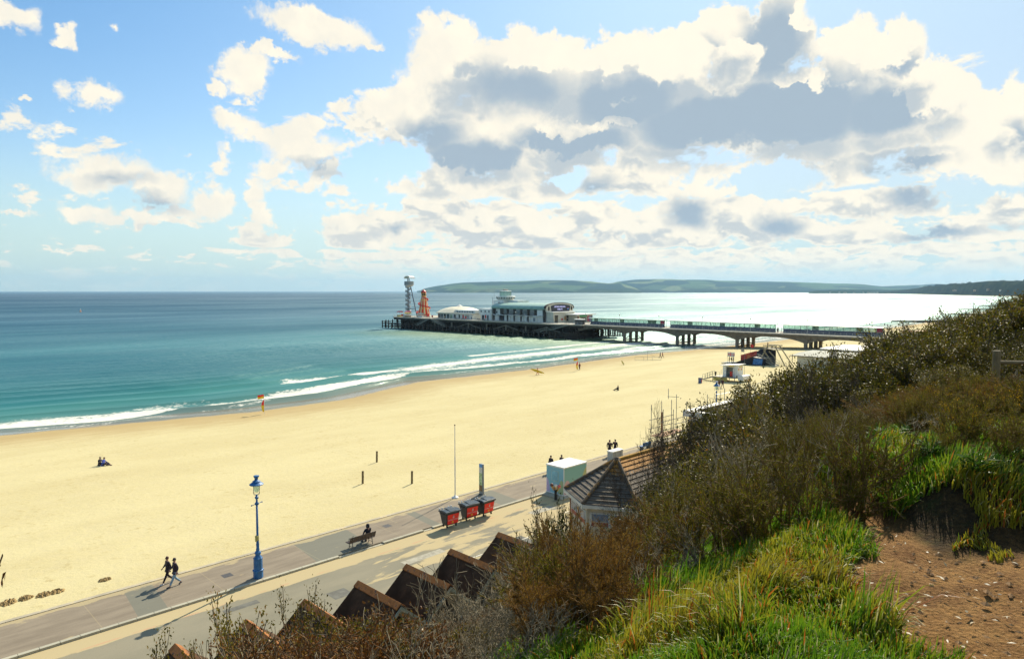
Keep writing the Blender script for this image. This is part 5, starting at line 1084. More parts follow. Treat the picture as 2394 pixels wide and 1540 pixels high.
def face(a,b,c,d=None):     # a,b eave corners; c,d ridge points, in overlapping tile courses
    a,b,c=Vector(a),Vector(b),Vector(c); d=Vector(d) if d else c
    nrm=(b-a).cross(c-a).normalized(); nrm=nrm if nrm.z>0 else -nrm
    for i in range(rows):
        u0,u1=i/rows,(i+1.12)/rows if i<rows-1 else 1
        p0,p1=a.lerp(d,u0),b.lerp(c,u0); q0,q1=a.lerp(d,u1),b.lerp(c,u1)
        rf.add([p0+nrm*.07,p1+nrm*.07,q1+nrm*.0,q0+nrm*.0,p0-nrm*.0,p1-nrm*.0],[(0,1,2,3),(4,5,1,0)])
E=[(x,y,ze) for x,y in cs]; EF=(ax+LEN,yF,ze); EB=(ax+LEN,yB,ze)
face(E[0],E[1],A0); face(E[1],E[2],A0); face(EF,E[0],A0,A1); face(E[2],EB,A1,A0)
rf.add([A1,EF,EB],[(0,1,2)])
rf.build('roof',tiles,t)
for e in E: MB().tube([Vector(e)+Vector((0,0,.05)),Vector(A0)+Vector((0,0,.08))],.15,8).build('hip_ridge',hipm,t)
MB().tube([A0,A1],.16,8).build('ridge',pm('ridge_lichen',(.40,.21,.02),.85,.3,2,c2=(.12,.09,.05),amt=.6),t)
MB().lathe([(.3,-.12),(.28,.05),(.12,.2),(.0,.24)],A0,10).build('ridge_cap',hipm,t)
fs=MB(); pts=[EF]+E+[EB]
for a,b_ in zip(pts[:-1],pts[1:]): fs.bar(Vector(a)-Vector((0,0,.14)),Vector(b_)-Vector((0,0,.14)),.10,.24)
fs.build('fascia',pm('fascia_white',(.55,.56,.5),.5,.1,2),t)
ws2=[(ax+(x-ax)*.88,ay+(y-ay)*.88) for x,y in cs]
MB().prism([(ax+LEN,ws2[0][1])]+ws2+[(ax+LEN,ws2[2][1])],-.12,2.95,'z').build('wall',pm('kiosk_wall',(.46,.40,.28),.7,.12,1.5),t)
def onwall(a,b_,u0,u1,z0,z1,off,nm,mt,th=.05):
    a=Vector((*a,0)); b_=Vector((*b_,0)); d_=(b_-a); nn_=Vector((d_.y,-d_.x,0)).normalized(); 
    if nn_.dot(a-Vector((ax,ay,0)))<0: nn_=-nn_
    p=a+d_*u0+nn_*off; q=a+d_*u1+nn_*off; x=p+nn_*th; y=q+nn_*th
    MB().add([(v.x,v.y,z) for z in(z0,z1) for v in(p,q,y,x)],[(0,1,2,3),(7,6,5,4),(0,4,5,1),(1,5,6,2),(2,6,7,3),(3,7,4,0)]).build(nm,mt,t)
for (a,b_) in ((ws2[0],ws2[1]),(ws2[1],ws2[2])):
    for u in (.06,.53):
        onwall(a,b_,u,u+.42,1.55,2.55,.0,'window_frame',wf,.05); onwall(a,b_,u+.04,u+.38,1.95,2.47,.052,'pane',pm('blue_glass',(.10,.16,.24),.15,.2,2),.02); onwall(a,b_,u+.04,u+.38,1.60,1.9,.052,'red_panel',pm('dark_red_panel',(.22,.02,.015),.5),.02)
onwall(ws2[0],ws2[1],0,.04,-.1,2.9,.005,'corner_post',brick,.08)
for u in (.1,.2,.3,.42,.55,.7): onwall(ws2[2],(ax+LEN,ws2[2][1]),u,u+.06,1.4,2.4,.0,'window_frame',wf,.05)
# white boarded fence beside it
t=thing('board_fence','white boarded fence below the tiled building behind the bare branches','fence',(0,0,0))
q=MB(); 
for i in range(22): q.box(33.2+i*.16,33.32+i*.16,28.2,28.24,-.12,1.5)
q.build('boards',hutw,t); MB().box(33.1,36.8,28.24,28.3,.2,.3).box(33.1,36.8,28.24,28.3,1.1,1.2).build('rails',hutw,t)
# ---- flat roofed building with scaffold
t=thing('flat_roofed_building','two storey seafront building with a white parapet around a stained flat roof','building',(0,0,0))
bx0,bx1,by0,by1=64.0,99.0,25.5,38.2; bzz=4.75
MB().box(bx0+.4,bx1-.4,by0+.4,by1-.4,-.12,bzz).build('wall',pm('tan_render',(.46,.35,.20),.8,.15,.6),t)
MB().box(bx0+.9,bx1-.9,by0+.9,by1-.9,bzz,bzz+.12).build('roof_surface',pm('stained_roof',(.30,.27,.18),.9,.25,.25,c2=(.14,.15,.08),amt=.52),t)
pp=MB(); pp.box(bx0,bx1,by1-.9,by1,bzz+.01,bzz+.62); pp.box(bx0,bx0+.7,by0,by1-.9,bzz+.01,bzz+.6); pp.box(bx0+.7,bx1,by0,by0+.6,bzz+.01,bzz+.6); pp.build('parapet',pm('parapet_white',(.62,.60,.52),.6,.08,.5),t)
pk=MB(); pk.box(bx0+.7,bx1,by1-1.0,by1-.9,bzz+.13,bzz+.58); pk.build('parapet_inner',concrete,t)
MB().box(bx0+.25,bx0+.39,by0+1,by1-1,bzz-1.15,bzz-.1).build('window_band',pm('band_glass',(.07,.09,.10),.2,.5,1),t)
for k in range(7): MB().box(bx0+.18,bx0+.25,by0+1+k*1.6,by0+1.12+k*1.6,bzz-1.15,bzz-.1).build('mullion',whitem,t)
MB().box(bx0+8,bx1,by1+.05,by1+.35,bzz-.5,bzz+.0).build('canopy_edge',whitem,t)
t=thing('scaffolding','scaffold tower of thin poles with timber platforms at the corner of the flat roofed building','scaffolding',(0,0,0))
plank=pm('scaffold_planks',(.33,.17,.07),.8,.3,2)
for x in (59,60.9,62.8):
    for y,zt_ in ((36.0,5.3),(37.5,5.8),(38.9,6.1)):
        MB().tube([(x,y,-.12),(x,y,zt_+.5*math.sin(x*3+y))],.035,6).build('upright',greym,t)
for z in (1.9,3.0,4.0,4.9):
    q=MB()
    for y in(36.0,37.5,38.9): q.tube([(58.7,y+.05,z),(63.2,y+.05,z)],.03,5)
    q.build('ledger',greym,t)
for y0_,z in ((37.3,3.4),(36.0,2.6)): MB().box(58.4,63.2,y0_,y0_+1.3,z,z+.06).build('platform',plank,t)
MB().box(60.3,60.5,38.5,38.6,3,5.6).build('toe_board',plank,t)
for k,(x,zt_) in enumerate([(66,6.0),(70.5,6.3),(74.5,6.6),(78.5,6.5),(82.5,6.1),(87,6.3),(100,7.0),(106,6.8)]):
    MB().tube([(x,39.0,-.12),(x,39.0,zt_)],.04,6).build('upright',greym,t)
MB().tube([(62.75,39.4,6.85),(63.6,38.5,6.80)],.025,5).tube([(62.8,39.3,6.6),(62.8,39.3,7.7)],.03,5).tube([(63.35,38.65,4),(63.35,38.65,7.1)],.03,5).build('cross_tube',greym,t)
MB().tube([(78.5,39,5.9),(74,39.8,5.8)],.03,5).tube([(82.5,39.2,6.2),(91,39.2,6.9)],.03,5).build('cross_tube',greym,t)
# ---- buildings near the pier entrance
t=thing('pale_beach_building','low white building with a grey flat roof and dark eaves, between bushes and pier','building',(0,0,0))
MB().box(156.5,172,50,64.2,-.4,3.25).build('wall',pm('pale_wall',(.56,.55,.47),.7,.08,.5),t); MB().box(156.45,156.5,52,54,0,2.2).build('door',greym,t)
MB().box(155.3,173,49,65.4,3.26,3.42).build('eaves',darktrim,t); MB().prism([(155.6,3.43),(172.7,3.43),(168,3.85),(160,3.85)],49.3,65.1,'y').build('roof',pm('grey_roof',(.30,.30,.23),.8,.1,.5),t)
t=thing('dark_beach_building','long dark building with a flat white roof under the pier approach','building',(0,0,0))
MB().box(182,198,57,68,-.6,3.0).build('wall',darktrim,t); MB().box(181.4,198.6,56.4,68.6,3.01,3.3).build('roof',whitem,t)
t=thing('pier_entrance_kiosk','small cream and orange kiosk at the landward end of the pier','kiosk',(0,0,0))
MB().box(262,270,66,72,-1,4.1).build('wall',creamp,t); MB().box(261.6,270.4,65.6,72.4,4.11,4.4).build('roof',pm('orange_tan_roof',(.45,.24,.10),.7),t); MB().box(261.9,261.99,67,71,1.5,3).build('shutter',whitem,t)
# ---------------------------------------------------------------- cliff ground
def cliff_z(s,t):
    s=np.asarray(s,float); t=np.asarray(t,float); Y=(s+t)*.70710678; X=(s-t)*.70710678
    zt=np.interp(Y,[-5,4.5,8,14,25,45,80,200],[16.4,16.4,16.25,15.5,15.2,15.3,15.8,17])
    te=np.clip(1.2+.15*s,1.2,7)
    tf=25.0
    u=np.clip((t-te)/(tf-te),0,1); z=zt*(1-u)**1.0
    z=np.where(t<te,zt,z)
    # rounded lip and small relief
    z-= .12*np.exp(-((t-te)/.8)**2)
    bank=np.clip((Y-4.3)/.45,0,1)*np.clip((X-2.75)/.4,0,1)*np.clip(1-(Y-6)/7,0,1)*.36
    bank2=np.clip((X-3.6)/2.5,0,1)*np.clip(1-(Y-4)/9,0,1)*np.clip((Y-3.6)/1.2,0,1)*.30
    bank+=np.where(Y>-1,bank2,0)
    z+=bank+fbm(s*.9,t*.9,41,4)*.28*np.clip((t-te+.5)/2,.12,1)+fbm(s*6,t*6,42,3)*.05
    z=np.where(u>=1,np.minimum(z,-.16),z)
    return z
def cz(s,t): return float(cliff_z(np.array([s]),np.array([t]))[0])
sg=np.concatenate([np.arange(-14,-2,1),np.arange(-2,12,.08),np.arange(12,40,.5),np.arange(40,420,3)]); tg=np.concatenate([np.arange(-60,-8,4),np.arange(-8,-2,.5),np.arange(-2,5,.08),np.arange(5,26.5,.5)])
A,B=np.meshgrid(sg,tg); Z=cliff_z(A,B)
Xc=(A-B)*.70710678; Yc=(A+B)*.70710678
dirt=np.clip((Xc-1.75+.3*fbm(A*2,B*2,44,3))/.25,0,1)*np.clip((4.22-Yc+.5*fbm(A*1.5,B*1.5,45,3))/.2,0,1)
# narrow path going on behind the tuft
pth=np.clip(1-np.abs(Xc-(2.35+.18*np.clip(Yc-3.5,0,9)))/(.24),0,1)*np.clip((5.9-Yc)/.4,0,1)*np.clip((Yc-3.6)/.4,0,1)
dirt=np.maximum(dirt,np.clip(pth*2.2,0,1))
dirt=np.maximum(dirt,np.clip((Xc-3.0)/.3,0,1)*np.clip((4.25+.25*fbm(A*2,B*2,49,3)-Yc)/.12,0,1))
Z=Z-.02*dirt+dirt*(fbm(A*9,B*9,46,3)*.05+fbm(A*2.2,B*2.2,47,3)*.08)
m,T,b,o=newmat('cliff_soil'); g=T.new('ShaderNodeNewGeometry').outputs['Position']; da=T.new('ShaderNodeAttribute',attribute_name='dirt').outputs['Fac']
n=T.noise(g,3.0,7,.7); n2=T.noise(g,26,6,.75); n3=T.noise(g,75,3,.7); vo=T.new('ShaderNodeTexVoronoi',feature='F1'); T.put(vo.inputs['Vector'],g); vo.inputs['Scale'].default_value=38
soil=T.mix(T.ss(T.m('ADD',T.m('MULTIPLY',n,.6),T.m('MULTIPLY',n2,.4)),.36,.62),(.13,.058,.017),(.31,.165,.052)); soil=T.mix(T.ss(n3,.55,.72,0,.55),soil,(.46,.29,.12)); soil=T.mix(T.ss(n2,.60,.75,0,.6),soil,(.05,.022,.01))
litter=T.mix(T.ss(n2,.4,.65),(.030,.020,.008),(.075,.045,.015)); litter=T.mix(T.ss(n,.5,.65,0,.6),litter,(.035,.055,.010))
T.put(b.inputs['Base Color'],T.mix(da,litter,soil)); b.inputs['Roughness'].default_value=.95; b.inputs['Specular IOR Level'].default_value=.15
bump(T,b,T.m('ADD',T.m('MULTIPLY',n2,1.4),T.m('ADD',T.m('MULTIPLY',n3,.5),T.m('MULTIPLY',vo.outputs[0],.7))),.85,.03)
structure(npmesh('cliff_ground',np.stack([A,B,Z],-1).reshape(-1,3),gridF(len(sg),len(tg)),m,smooth=True,attrs={'dirt':dirt.ravel()}))
DS,DT,DD=sg,tg,dirt
def dirt_at(s,t):
    i=np.clip(np.searchsorted(sg,s),0,len(sg)-1); j=np.clip(np.searchsorted(tg,t),0,len(tg)-1); return dirt[j,i]
# ---------------------------------------------------------------- vegetation
def tubes(S,n=4):      # S: list of (p0,p1,r0,r1)
    S=np.array([[*a,*b,r,q] for a,b,r,q in S]); P0=S[:,0:3]; P1=S[:,3:6]; R0=S[:,6]; R1=S[:,7]
    d=P1-P0; L=np.linalg.norm(d,axis=1,keepdims=True)+1e-9; d=d/L; up=np.where(np.abs(d[:,2:3])<.9,[[0,0,1.]],[[1.,0,0]])
    u=np.cross(d,up); u/=np.linalg.norm(u,axis=1,keepdims=True)+1e-9; v=np.cross(d,u)
    a=np.arange(n)*2*PI/n; c=np.cos(a)[None,:,None]; s=np.sin(a)[None,:,None]
    ring=u[:,None]*c+v[:,None]*s
    V=np.concatenate([P0[:,None]+ring*R0[:,None,None],P1[:,None]+ring*R1[:,None,None]],1).reshape(-1,3)
    k=np.arange(n); f=np.stack([k,(k+1)%n,n+(k+1)%n,n+k],1); F=(f[None]+(np.arange(len(S))*2*n)[:,None,None]).reshape(-1,4)
    return V,F
def grow(rng,base,d,L,r,lev,out,tips,spread=.6,up=.15,wob=.22,nseg=4,kids=(3,4),shrink=.62,minr=.0022):
    p=np.array(base,float); d=np.array(d,float); d/=np.linalg.norm(d)
    for i in range(nseg):
        d=d+rng.normal(0,wob,3)+np.array([0,0,up*.5]); d/=np.linalg.norm(d)
        q=p+d*L/nseg; r1=max(minr,r*(1-.42*(i+1)/nseg)); r0=max(minr,r*(1-.42*i/nseg)); out.append((p,q,r0,r1,lev))
        if lev>0 and i>=(1 if nseg>2 else 0):
            for _ in range(rng.integers(kids[0],kids[1]+1) if i==nseg-1 else rng.integers(1,3)):
                e=d+rng.normal(0,spread,3)+np.array([0,0,up]); grow(rng,q,e,L*shrink*rng.uniform(.7,1.15),r1*.62,lev-1,out,tips,spread,up,wob,max(2,nseg-1),kids,shrink,minr)
        p=q
    tips.append((p,d))
def leafquads(Pc,Dr,Nr,ln,wd):     # centres, long axis, normal
    Dr/=np.linalg.norm(Dr,axis=1,keepdims=True)+1e-9; Sd=np.cross(Dr,Nr); Sd/=np.linalg.norm(Sd,axis=1,keepdims=True)+1e-9; N=np.cross(Sd,Dr)
    ln=ln[:,None]; wd=wd[:,None]
    V=np.stack([Pc,Pc+Dr*ln*.45+Sd*wd*.5+N*wd*.22,Pc+Dr*ln,Pc+Dr*ln*.45-Sd*wd*.5+N*wd*.22],1).reshape(-1,3)
    F=np.arange(len(Pc)*4).reshape(-1,4); return V,F
def leafmat(name,c1,c2,c3=None,rough=.35,spec=.5,trans=.25):
    m,T,b,o=newmat(name); rnd_=T.new('ShaderNodeNewGeometry').outputs['Random Per Island']; g=T.new('ShaderNodeNewGeometry').outputs['Position']
    oi=T.new('ShaderNodeObjectInfo').outputs['Random']; n=T.noise(g,1.1,3,.5)
    x=T.m('FRACT',T.m('ADD',rnd_,0.0)); col=T.mix(T.ss(T.m('ADD',T.m('MULTIPLY',x,.6),T.m('MULTIPLY',n,.6)),.3,.85),c1,c2)
    if c3: col=T.mix(T.ss(x,.86,.9,0,.85),col,c3)
    col=T.mix(T.m('MULTIPLY',oi,.62),col,tuple(v*.5 for v in c1))
    T.put(b.inputs['Base Color'],col); b.inputs['Roughness'].default_value=rough; T.put(b.inputs['Specular IOR Level'],T.ss(x,.90,.94,spec*.25,spec*.8))
    tr=T.new('ShaderNodeBsdfTranslucent'); T.put(tr.inputs[0],col); mx=T.new('ShaderNodeMixShader'); mx.inputs[0].default_value=trans
    T.l.new(b.outputs[0],mx.inputs[1]); T.l.new(tr.outputs[0],mx.inputs[2]); T.l.new(mx.outputs[0],o.inputs[0]); return m
bark=pm('grey_bark',(.24,.195,.115),.85,.35,5,bs=0); barkd=pm('dark_bark',(.055,.038,.022),.85,.35,5,bs=0); barkb=pm('brown_bark',(.15,.08,.025),.85,.35,5,bs=0)
LM=dict(ever=leafmat('evergreen_leaf',(.062,.066,.005),(.20,.165,.014),(.20,.10,.015),.48,.5,.34),
 holly=leafmat('holly_leaf',(.035,.050,.008),(.10,.11,.02),None,.3,.6,.2),
 olive=leafmat('olive_leaf',(.10,.085,.008),(.27,.21,.022),(.32,.14,.02),.4,.3,.3),
 red=leafmat('rust_leaf',(.12,.045,.012),(.26,.11,.02),(.32,.20,.04),.45,.25,.3),
 dead=leafmat('dead_gorse',(.17,.082,.015),(.38,.225,.045),None,.8,.12,.2),
 gorse=leafmat('gorse_green',(.105,.105,.008),(.30,.26,.022),(.34,.17,.02),.6,.2,.25),
 conif=leafmat('conifer_green',(.030,.060,.006),(.07,.12,.012),None,.6,.2,.2),
 flower=leafmat('gorse_flower',(.62,.33,.01),(.80,.48,.02),None,.6,.2,.2),
 weed=leafmat('weed_leaf',(.05,.12,.012),(.12,.24,.03),None,.5,.3,.35),
 ivy=leafmat('fresh_shoot',(.14,.17,.03),(.24,.26,.06),None,.4,.35,.3))
PROTO={}
def proto(kind,seed):
    key=(kind,seed)
    if key in PROTO: return PROTO[key]
    rng=np.random.default_rng(seed*17+hash(kind)%1 + sum(map(ord,kind))); out=[];tips=[]; parts=[]
    def stem(n,L,r,lev,spread,up,tilt,**k):
        for i in range(n):
            a=rng.uniform(0,2*PI); d=(math.cos(a)*tilt*rng.uniform(.3,1),math.sin(a)*tilt*rng.uniform(.3,1),1)
            grow(rng,(math.cos(a)*.05,math.sin(a)*.05,-.15),d,L*rng.uniform(.8,1.1),r,lev,out,tips,spread,up,**k)
    def pts_on(minlev,n,jit):
        S=[s for s in out if s[4]<=minlev]; i=rng.integers(0,len(S),n); u=rng.random((n,1)); A=np.array([S[k][0] for k in i]); B=np.array([S[k][1] for k in i]); return A+(B-A)*u+rng.normal(0,jit,(n,3)), (B-A)
    bk=bark
    if kind=='bare':      # thicket of thin grey twigs, unit height about 1
        stem(5,.46,.013,3,.5,.12,.8,wob=.26,minr=.0019,kids=(2,3))
    elif kind=='baretree':
        stem(2,.52,.012,4,.50,.14,.40,wob=.20,minr=.0008); bk=barkd
    elif kind in('ever','holly','olive','red'):
        stem(7,.36,.016,3,.62,.10,.80); bk=barkd if kind!='red' else barkb
        n={'ever':23000,'holly':10000,'olive':11000,'red':12000}[kind]; Pt,Dv=pts_on(1,n,.022)
        sz={'ever':.0150,'holly':.017,'olive':.0165,'red':.0145}[kind]
        Dr=Dv/ (np.linalg.norm(Dv,axis=1,keepdims=True)+1e-9)+rng.normal(0,.7,(n,3)); Nr=rng.normal(0,.6,(n,3))+np.array([0,0,.9])
        s=rng.uniform(.6,1.2,n)*sz; V,F=leafquads(Pt,Dr,Nr,s*1.25,s*.62); parts.append(('leaves',V,F,LM[kind]))
    elif kind in('gorse','dead'):
        stem(11,.34,.011,2,.5,.20,.75,wob=.20,kids=(3,5),shrink=.66); bk=barkb
        S=[s for s in out if s[4]<=1]; n=26000; i=rng.integers(0,len(S),n); u=rng.random((n,1)); A=np.array([S[k][0] for k in i]); B=np.array([S[k][1] for k in i]); Pt=A+(B-A)*u; Dv=(B-A)/np.linalg.norm(B-A,axis=1,keepdims=True)
        Dr=Dv*.8+rng.normal(0,.6,(n,3)); s=rng.uniform(.5,1.3,n)*.0155; V,F=leafquads(Pt,Dr,rng.normal(0,1,(n,3)),s*1.3,s*.20); parts.append(('spines',V,F,LM[kind]))
        if kind=='gorse' and seed>=3:
            T_=[t for t in tips]; k=rng.integers(0,len(T_),34); C=np.array([T_[q][0] for q in k]); n=34*16; C=np.repeat(C,16,0)+rng.normal(0,.016,(n,3))
            s=rng.uniform(.7,1.2,n)*.010; V,F=leafquads(C,rng.normal(0,1,(n,3)),rng.normal(0,1,(n,3)),s,s); parts.append(('flowers',V,F,LM['flower']))
    elif kind=='brush':
        stem(6,.40,.020,3,.50,.16,.75,wob=.26,kids=(2,3),shrink=.62); bk=barkb
        S=[s for s in out if s[4]<=1 and s[1][2]>.12]; n=20000; i=rng.integers(0,len(S),n); u=rng.random((n,1)); A=np.array([S[k][0] for k in i]); B=np.array([S[k][1] for k in i]); Pt=A+(B-A)*u; Dv=(B-A)/np.linalg.norm(B-A,axis=1,keepdims=True)
        Q=rng.normal(0,1,(n,3)); Q-=Dv*(Q*Dv).sum(1,keepdims=True); Q/=np.linalg.norm(Q,axis=1,keepdims=True); Dr=Dv*.75+Q*.75; s=rng.uniform(.4,1.3,n)*.022; V,F=leafquads(Pt,Dr,rng.normal(0,1,(n,3)),s*1.2,s*.14); parts.append(('spines',V,F,LM['dead']))
    elif kind=='conif':
        for L_ in range(11):
            z=.1+L_*.085; rr=.42*(1-L_/13)
            for a in np.arange(0,2*PI,.8)+rng.uniform(0,1): grow(rng,(0,0,z),(math.cos(a),math.sin(a),.05),rr,.008,1,out,tips,.35,.02,wob=.12)
        out.append((np.array([0,0,-.1]),np.array([0,0,1.0]),.03,.006,3)); bk=barkd
        Pt,Dv=pts_on(1,7000,.008); s=rng.uniform(.6,1.2,7000)*.024; V,F=leafquads(Pt,Dv/(np.linalg.norm(Dv,axis=1,keepdims=True)+1e-9)+rng.normal(0,.45,(7000,3)),rng.normal(0,.5,(7000,3))+np.array([0,0,1.]),s,s*.3); parts.append(('needles',V,F,LM['conif']))
    elif kind=='shoot':
        stem(3,.5,.012,2,.35,.3,.35,wob=.14,shrink=.5)
        S=out; n=1500; i=rng.integers(len(S)//4,len(S),n); A=np.array([S[k][1] for k in i]); s=rng.uniform(.6,1.2,n)*.016; V,F=leafquads(A+rng.normal(0,.02,(n,3)),rng.normal(0,.8,(n,3))+[0,0,.3],rng.normal(0,.6,(n,3))+[0,0,.9],s*1.3,s*.6); parts.append(('leaves',V,F,LM['olive']))
    V,F=tubes([o_[:4] for o_ in out],4 if kind!='bare' else 3)
    parts.insert(0,('stems',V,F,bk))
    mn=max(1e-3,np.percentile(parts[-1 if kind not in('gorse',) else 1][1][:,2],99.5))
    for i,(nm,V,F,mt) in enumerate(parts): parts[i]=(nm,V/mn,F,mt)
    PROTO[key]=[parts,None]; return PROTO[key]
def plant(kind,seed,x,y,h,w=1.0,name=None,label='',cat='shrub',group=None,z=None,rz=0.0,tilt=None):
    pr=proto(kind,seed); z=cz(x,y)-.05 if z is None else z
    t=thing(name,label,cat,(x,y,z),rz,group); t.scale=(h*w,h*w,h)
    if tilt: t.rotation_euler.x=tilt[0]; t.rotation_euler.y=tilt[1]
    if pr[1] is None:
        pr[1]=[npmesh(nm,V,F,mt,t) for nm,V,F,mt in pr[0]]
        for o_ in pr[1]:
            if o_.name.startswith(('flowers','spines')): o_['kind']='stuff'
    else:
        for src in pr[1]: c=src.copy(); COL.objects.link(c); c.parent=t
    return t
SIL=np.array([(300,1620),(380,1575),(450,1545),(500,1490),(545,1440),(600,1450),(700,1465),(780,1460),(850,1460),(900,1490),(960,1475),(1010,1460),(1060,1445),(1120,1420),(1180,1390),(1240,1350),(1270,1310),(1310,1260),(1340,1240),(1400,1235),(1450,1230),(1500,1225),(1540,1180),(1580,1110),(1600,1050),(1650,1040),(1700,1010),(1740,955),(1770,912),(1800,915),(1860,850),(1930,822),(2000,818),(2050,795),(2100,785),(2150,757),(2200,744),(2260,732),(2330,716),(2394,692),(2600,660)])
def topcap(x,y):      # greatest height of a plant at x,y that stays under the skyline the vegetation makes
    X=(x-y)*.70710678; Y=(x+y)*.70710678; px=1197+FPX*X/(Y*math.cos(PITCH)+.0555*(CAMZ-cz(x,y)-1.5)); py=float(np.interp(px,SIL[:,0],SIL[:,1]))
    zt=CAMZ-(py-681.5)/FPX*math.cos(PITCH)**2*Y*(1+ (py-681.5)/FPX*math.tan(PITCH)); return px,py,zt
LAB={'bare':('bare_shrub','leafless grey twiggy shrub tangled with its neighbours on the cliff slope','leafless grey shrubs on the cliff slope'),
'baretree':('bare_tree','thin leafless dark stemmed tree rising from the cliff scrub','thin leafless trees in the cliff scrub'),
'ever':('evergreen_shrub','dense dark evergreen shrub with small shiny leaves on the cliff slope','dense dark evergreens on the cliff slope'),
'olive':('leafy_shrub','olive green small leaved shrub on the cliff slope','olive green shrubs on the cliff slope'),
'red':('leafy_shrub','rust brown small leaved shrub above the beach huts','rust brown shrubs above the beach huts'),
'brush':('dead_gorse','dead','dead brown gorse bushes'),'dead':('dead_gorse','dead brown gorse bush with dry brushy branches on the cliff slope','dead brown gorse bushes'),
'gorse':('gorse_bush','green gorse bush with a few orange yellow flowers on the cliff slope','flowering gorse bushes'),
'conif':('conifer','dark green conifer with flat drooping sprays among the cliff scrub','conifers among the cliff scrub'),
'holly':('holly_tree','holly','holly trees')}
rng=np.random.default_rng(77); placed=[]; cnt=0; AUTO=[]
def zone(px,py,Y,r):
    if px<620: return ['olive','red','bare'][0 if r<.6 else 1 if r<.85 else 2]
    if px<880: return 'red' if r<.42 else 'olive' if r<.6 else 'bare' if r<.9 else 'dead'
    if px<1290: return 'bare' if r<.62 else 'brush' if r<.74 else 'olive' if r<.88 else 'red'
    if px<1560: return 'brush' if r<.20 else 'bare' if r<.72 else 'gorse' if r<.90 else 'dead'
    if px<1900:
        if Y<9: return 'gorse' if r<.44 else 'brush' if r<.54 else 'olive' if r<.64 else 'bare'
        if px<1610: return 'bare' if r<.8 else 'olive'
        if Y<17: return 'bare' if r<.48 else 'dead' if r<.56 else 'olive' if r<.68 else 'ever'
        return 'ever' if r<.72 else 'conif' if (r<.80 and px<1720) else 'bare'
    if Y<17: return ('gorsef' if px>2120 else 'gorse') if r<.66 else 'brush' if r<.80 else 'bare'
    return 'ever'
def try_place(x,y,minh,maxh,kfac,sp):
    global cnt
    px,py,zt=topcap(x,y); z0=cz(x,y)
    if px<250 or px>2560 or y>24.6: return
    h=zt-z0
    if h<minh: return
    h=min(h,maxh)
    for (a,b_,s_) in placed:
        if (a-x)**2+(b_-y)**2<(min(s_,sp))**2: return
    Y=(x+y)*.7071; 
    if Y<5.2 and px>1440: return
    k=zone(px,py,Y,rng.random()); sd0=int(rng.integers(0,3))
    if k=='gorsef': k='gorse'; sd0=3+sd0%2
    if Y<22 and px>1480:
        pn=float(np.interp(px,[1480,1560,1700,1850,1950,2050,2150,2250,2394,2600],[1235,1165,1060,985,955,945,925,895,875,860])); zn=CAMZ-(pn-681.5)/FPX*Y; f_=max(0,min(1,(Y-15)/7)); h=min(h,(zn-z0)*(1-f_)+h*f_)
        if h<.28: return
    placed.append((x,y,sp)); 
    if k in('ever','conif'): h=min(h,4.2)
    elif k=='bare': h=min(h,3.0)
    elif k in('gorse','dead','brush'): h=min(h,1.9)
    else: h=min(h,2.6)
    nm,lb,gp=LAB[k]; kk_=k; wf_={'bare':1.05,'ever':.95,'gorse':.9,'dead':.95,'conif':.75}.get(k,1.0)*min(1.5,max(1,sp/h*.95))
    o=plant(k,sd0,x,y,h*rng.uniform(.80,.97),wf_,nm,lb,'tree' if k=='conif' else 'shrub',gp,rz=rng.uniform(0,6.28)); cnt+=1; AUTO.append((o,k,px,Y))
for it_ in range(8200):
    near_=it_<2600
    if near_ and cnt>=190: continue
    if cnt>=390: break
    Y=(5.3+rng.random()*11) if near_ else 4.6+rng.random()**1.6*62; px=(rng.uniform(1470,2000) if it_%2 else rng.uniform(1900,2450)) if near_ else rng.uniform(300,2560); X=(px-1197)/FPX*(Y+.9)
    x=(X+Y)*.7071; y=(Y-X)*.7071
    if y<(-3 if px>2000 else .8): continue
    sp=np.interp(Y,[5,12,20,45,66],[.50,.90,1.55,3.0,4.8])
    te=min(7,1.2+.15*x)
    if y<te-.2 and not (px>1980 and Y>5.7) and not (px<=1980 and Y>6.3): continue
    try_place(x,y,.35,np.interp(Y,[5,10,20,60],[1.3,2.0,3.6,5.5]),1,sp)
for _ in range(900):
    if len([a for a in AUTO if a[0].get('sm')])>=90: break
    Y=rng.uniform(4.9,10.5); px=rng.uniform(1980,2450); X=(px-1197)/FPX*(Y+.9); x=(X+Y)*.7071; y=(Y-X)*.7071
    if float(dirt_at(np.array([x]),np.array([y]))[0])>.2 or any((a-x)**2+(b_-y)**2<.20 for a,b_,_s in placed): continue
    if px<2170 and Y<6.8 and rng.random()<.8: continue
    placed.append((x,y,.5)); k=['gorse','gorse','brush','gorse','gorse'][int(rng.integers(0,5))]; sd0=int(rng.integers(1,5)) if k=='gorse' else int(rng.integers(0,3))
    o=plant(k,sd0,x,y,rng.uniform(.22,.42)*(1+.10*(Y-5)),1.0,LAB[k][0],'',"shrub",LAB[k][2],rz=rng.uniform(0,6.28)); o['sm']=1; AUTO.append((o,k,px,Y))
LMK=[(400,'the leftmost beach hut'),(605,'the blue lamp'),(850,'the bench'),(1064,'the flagpole'),(1180,'the farthest waste bin'),(1320,'the pastel kiosk'),(1438,'the utility cabinet'),(1580,'the scaffolding'),(1720,'the lifeguard hut'),(1850,'the landing tower'),(1980,'the middle pier shelter end'),(2085,'the landward pier shelter end'),(2200,'the nearest groyne'),(2330,'the fence post'),(2480,'the fence rail')]
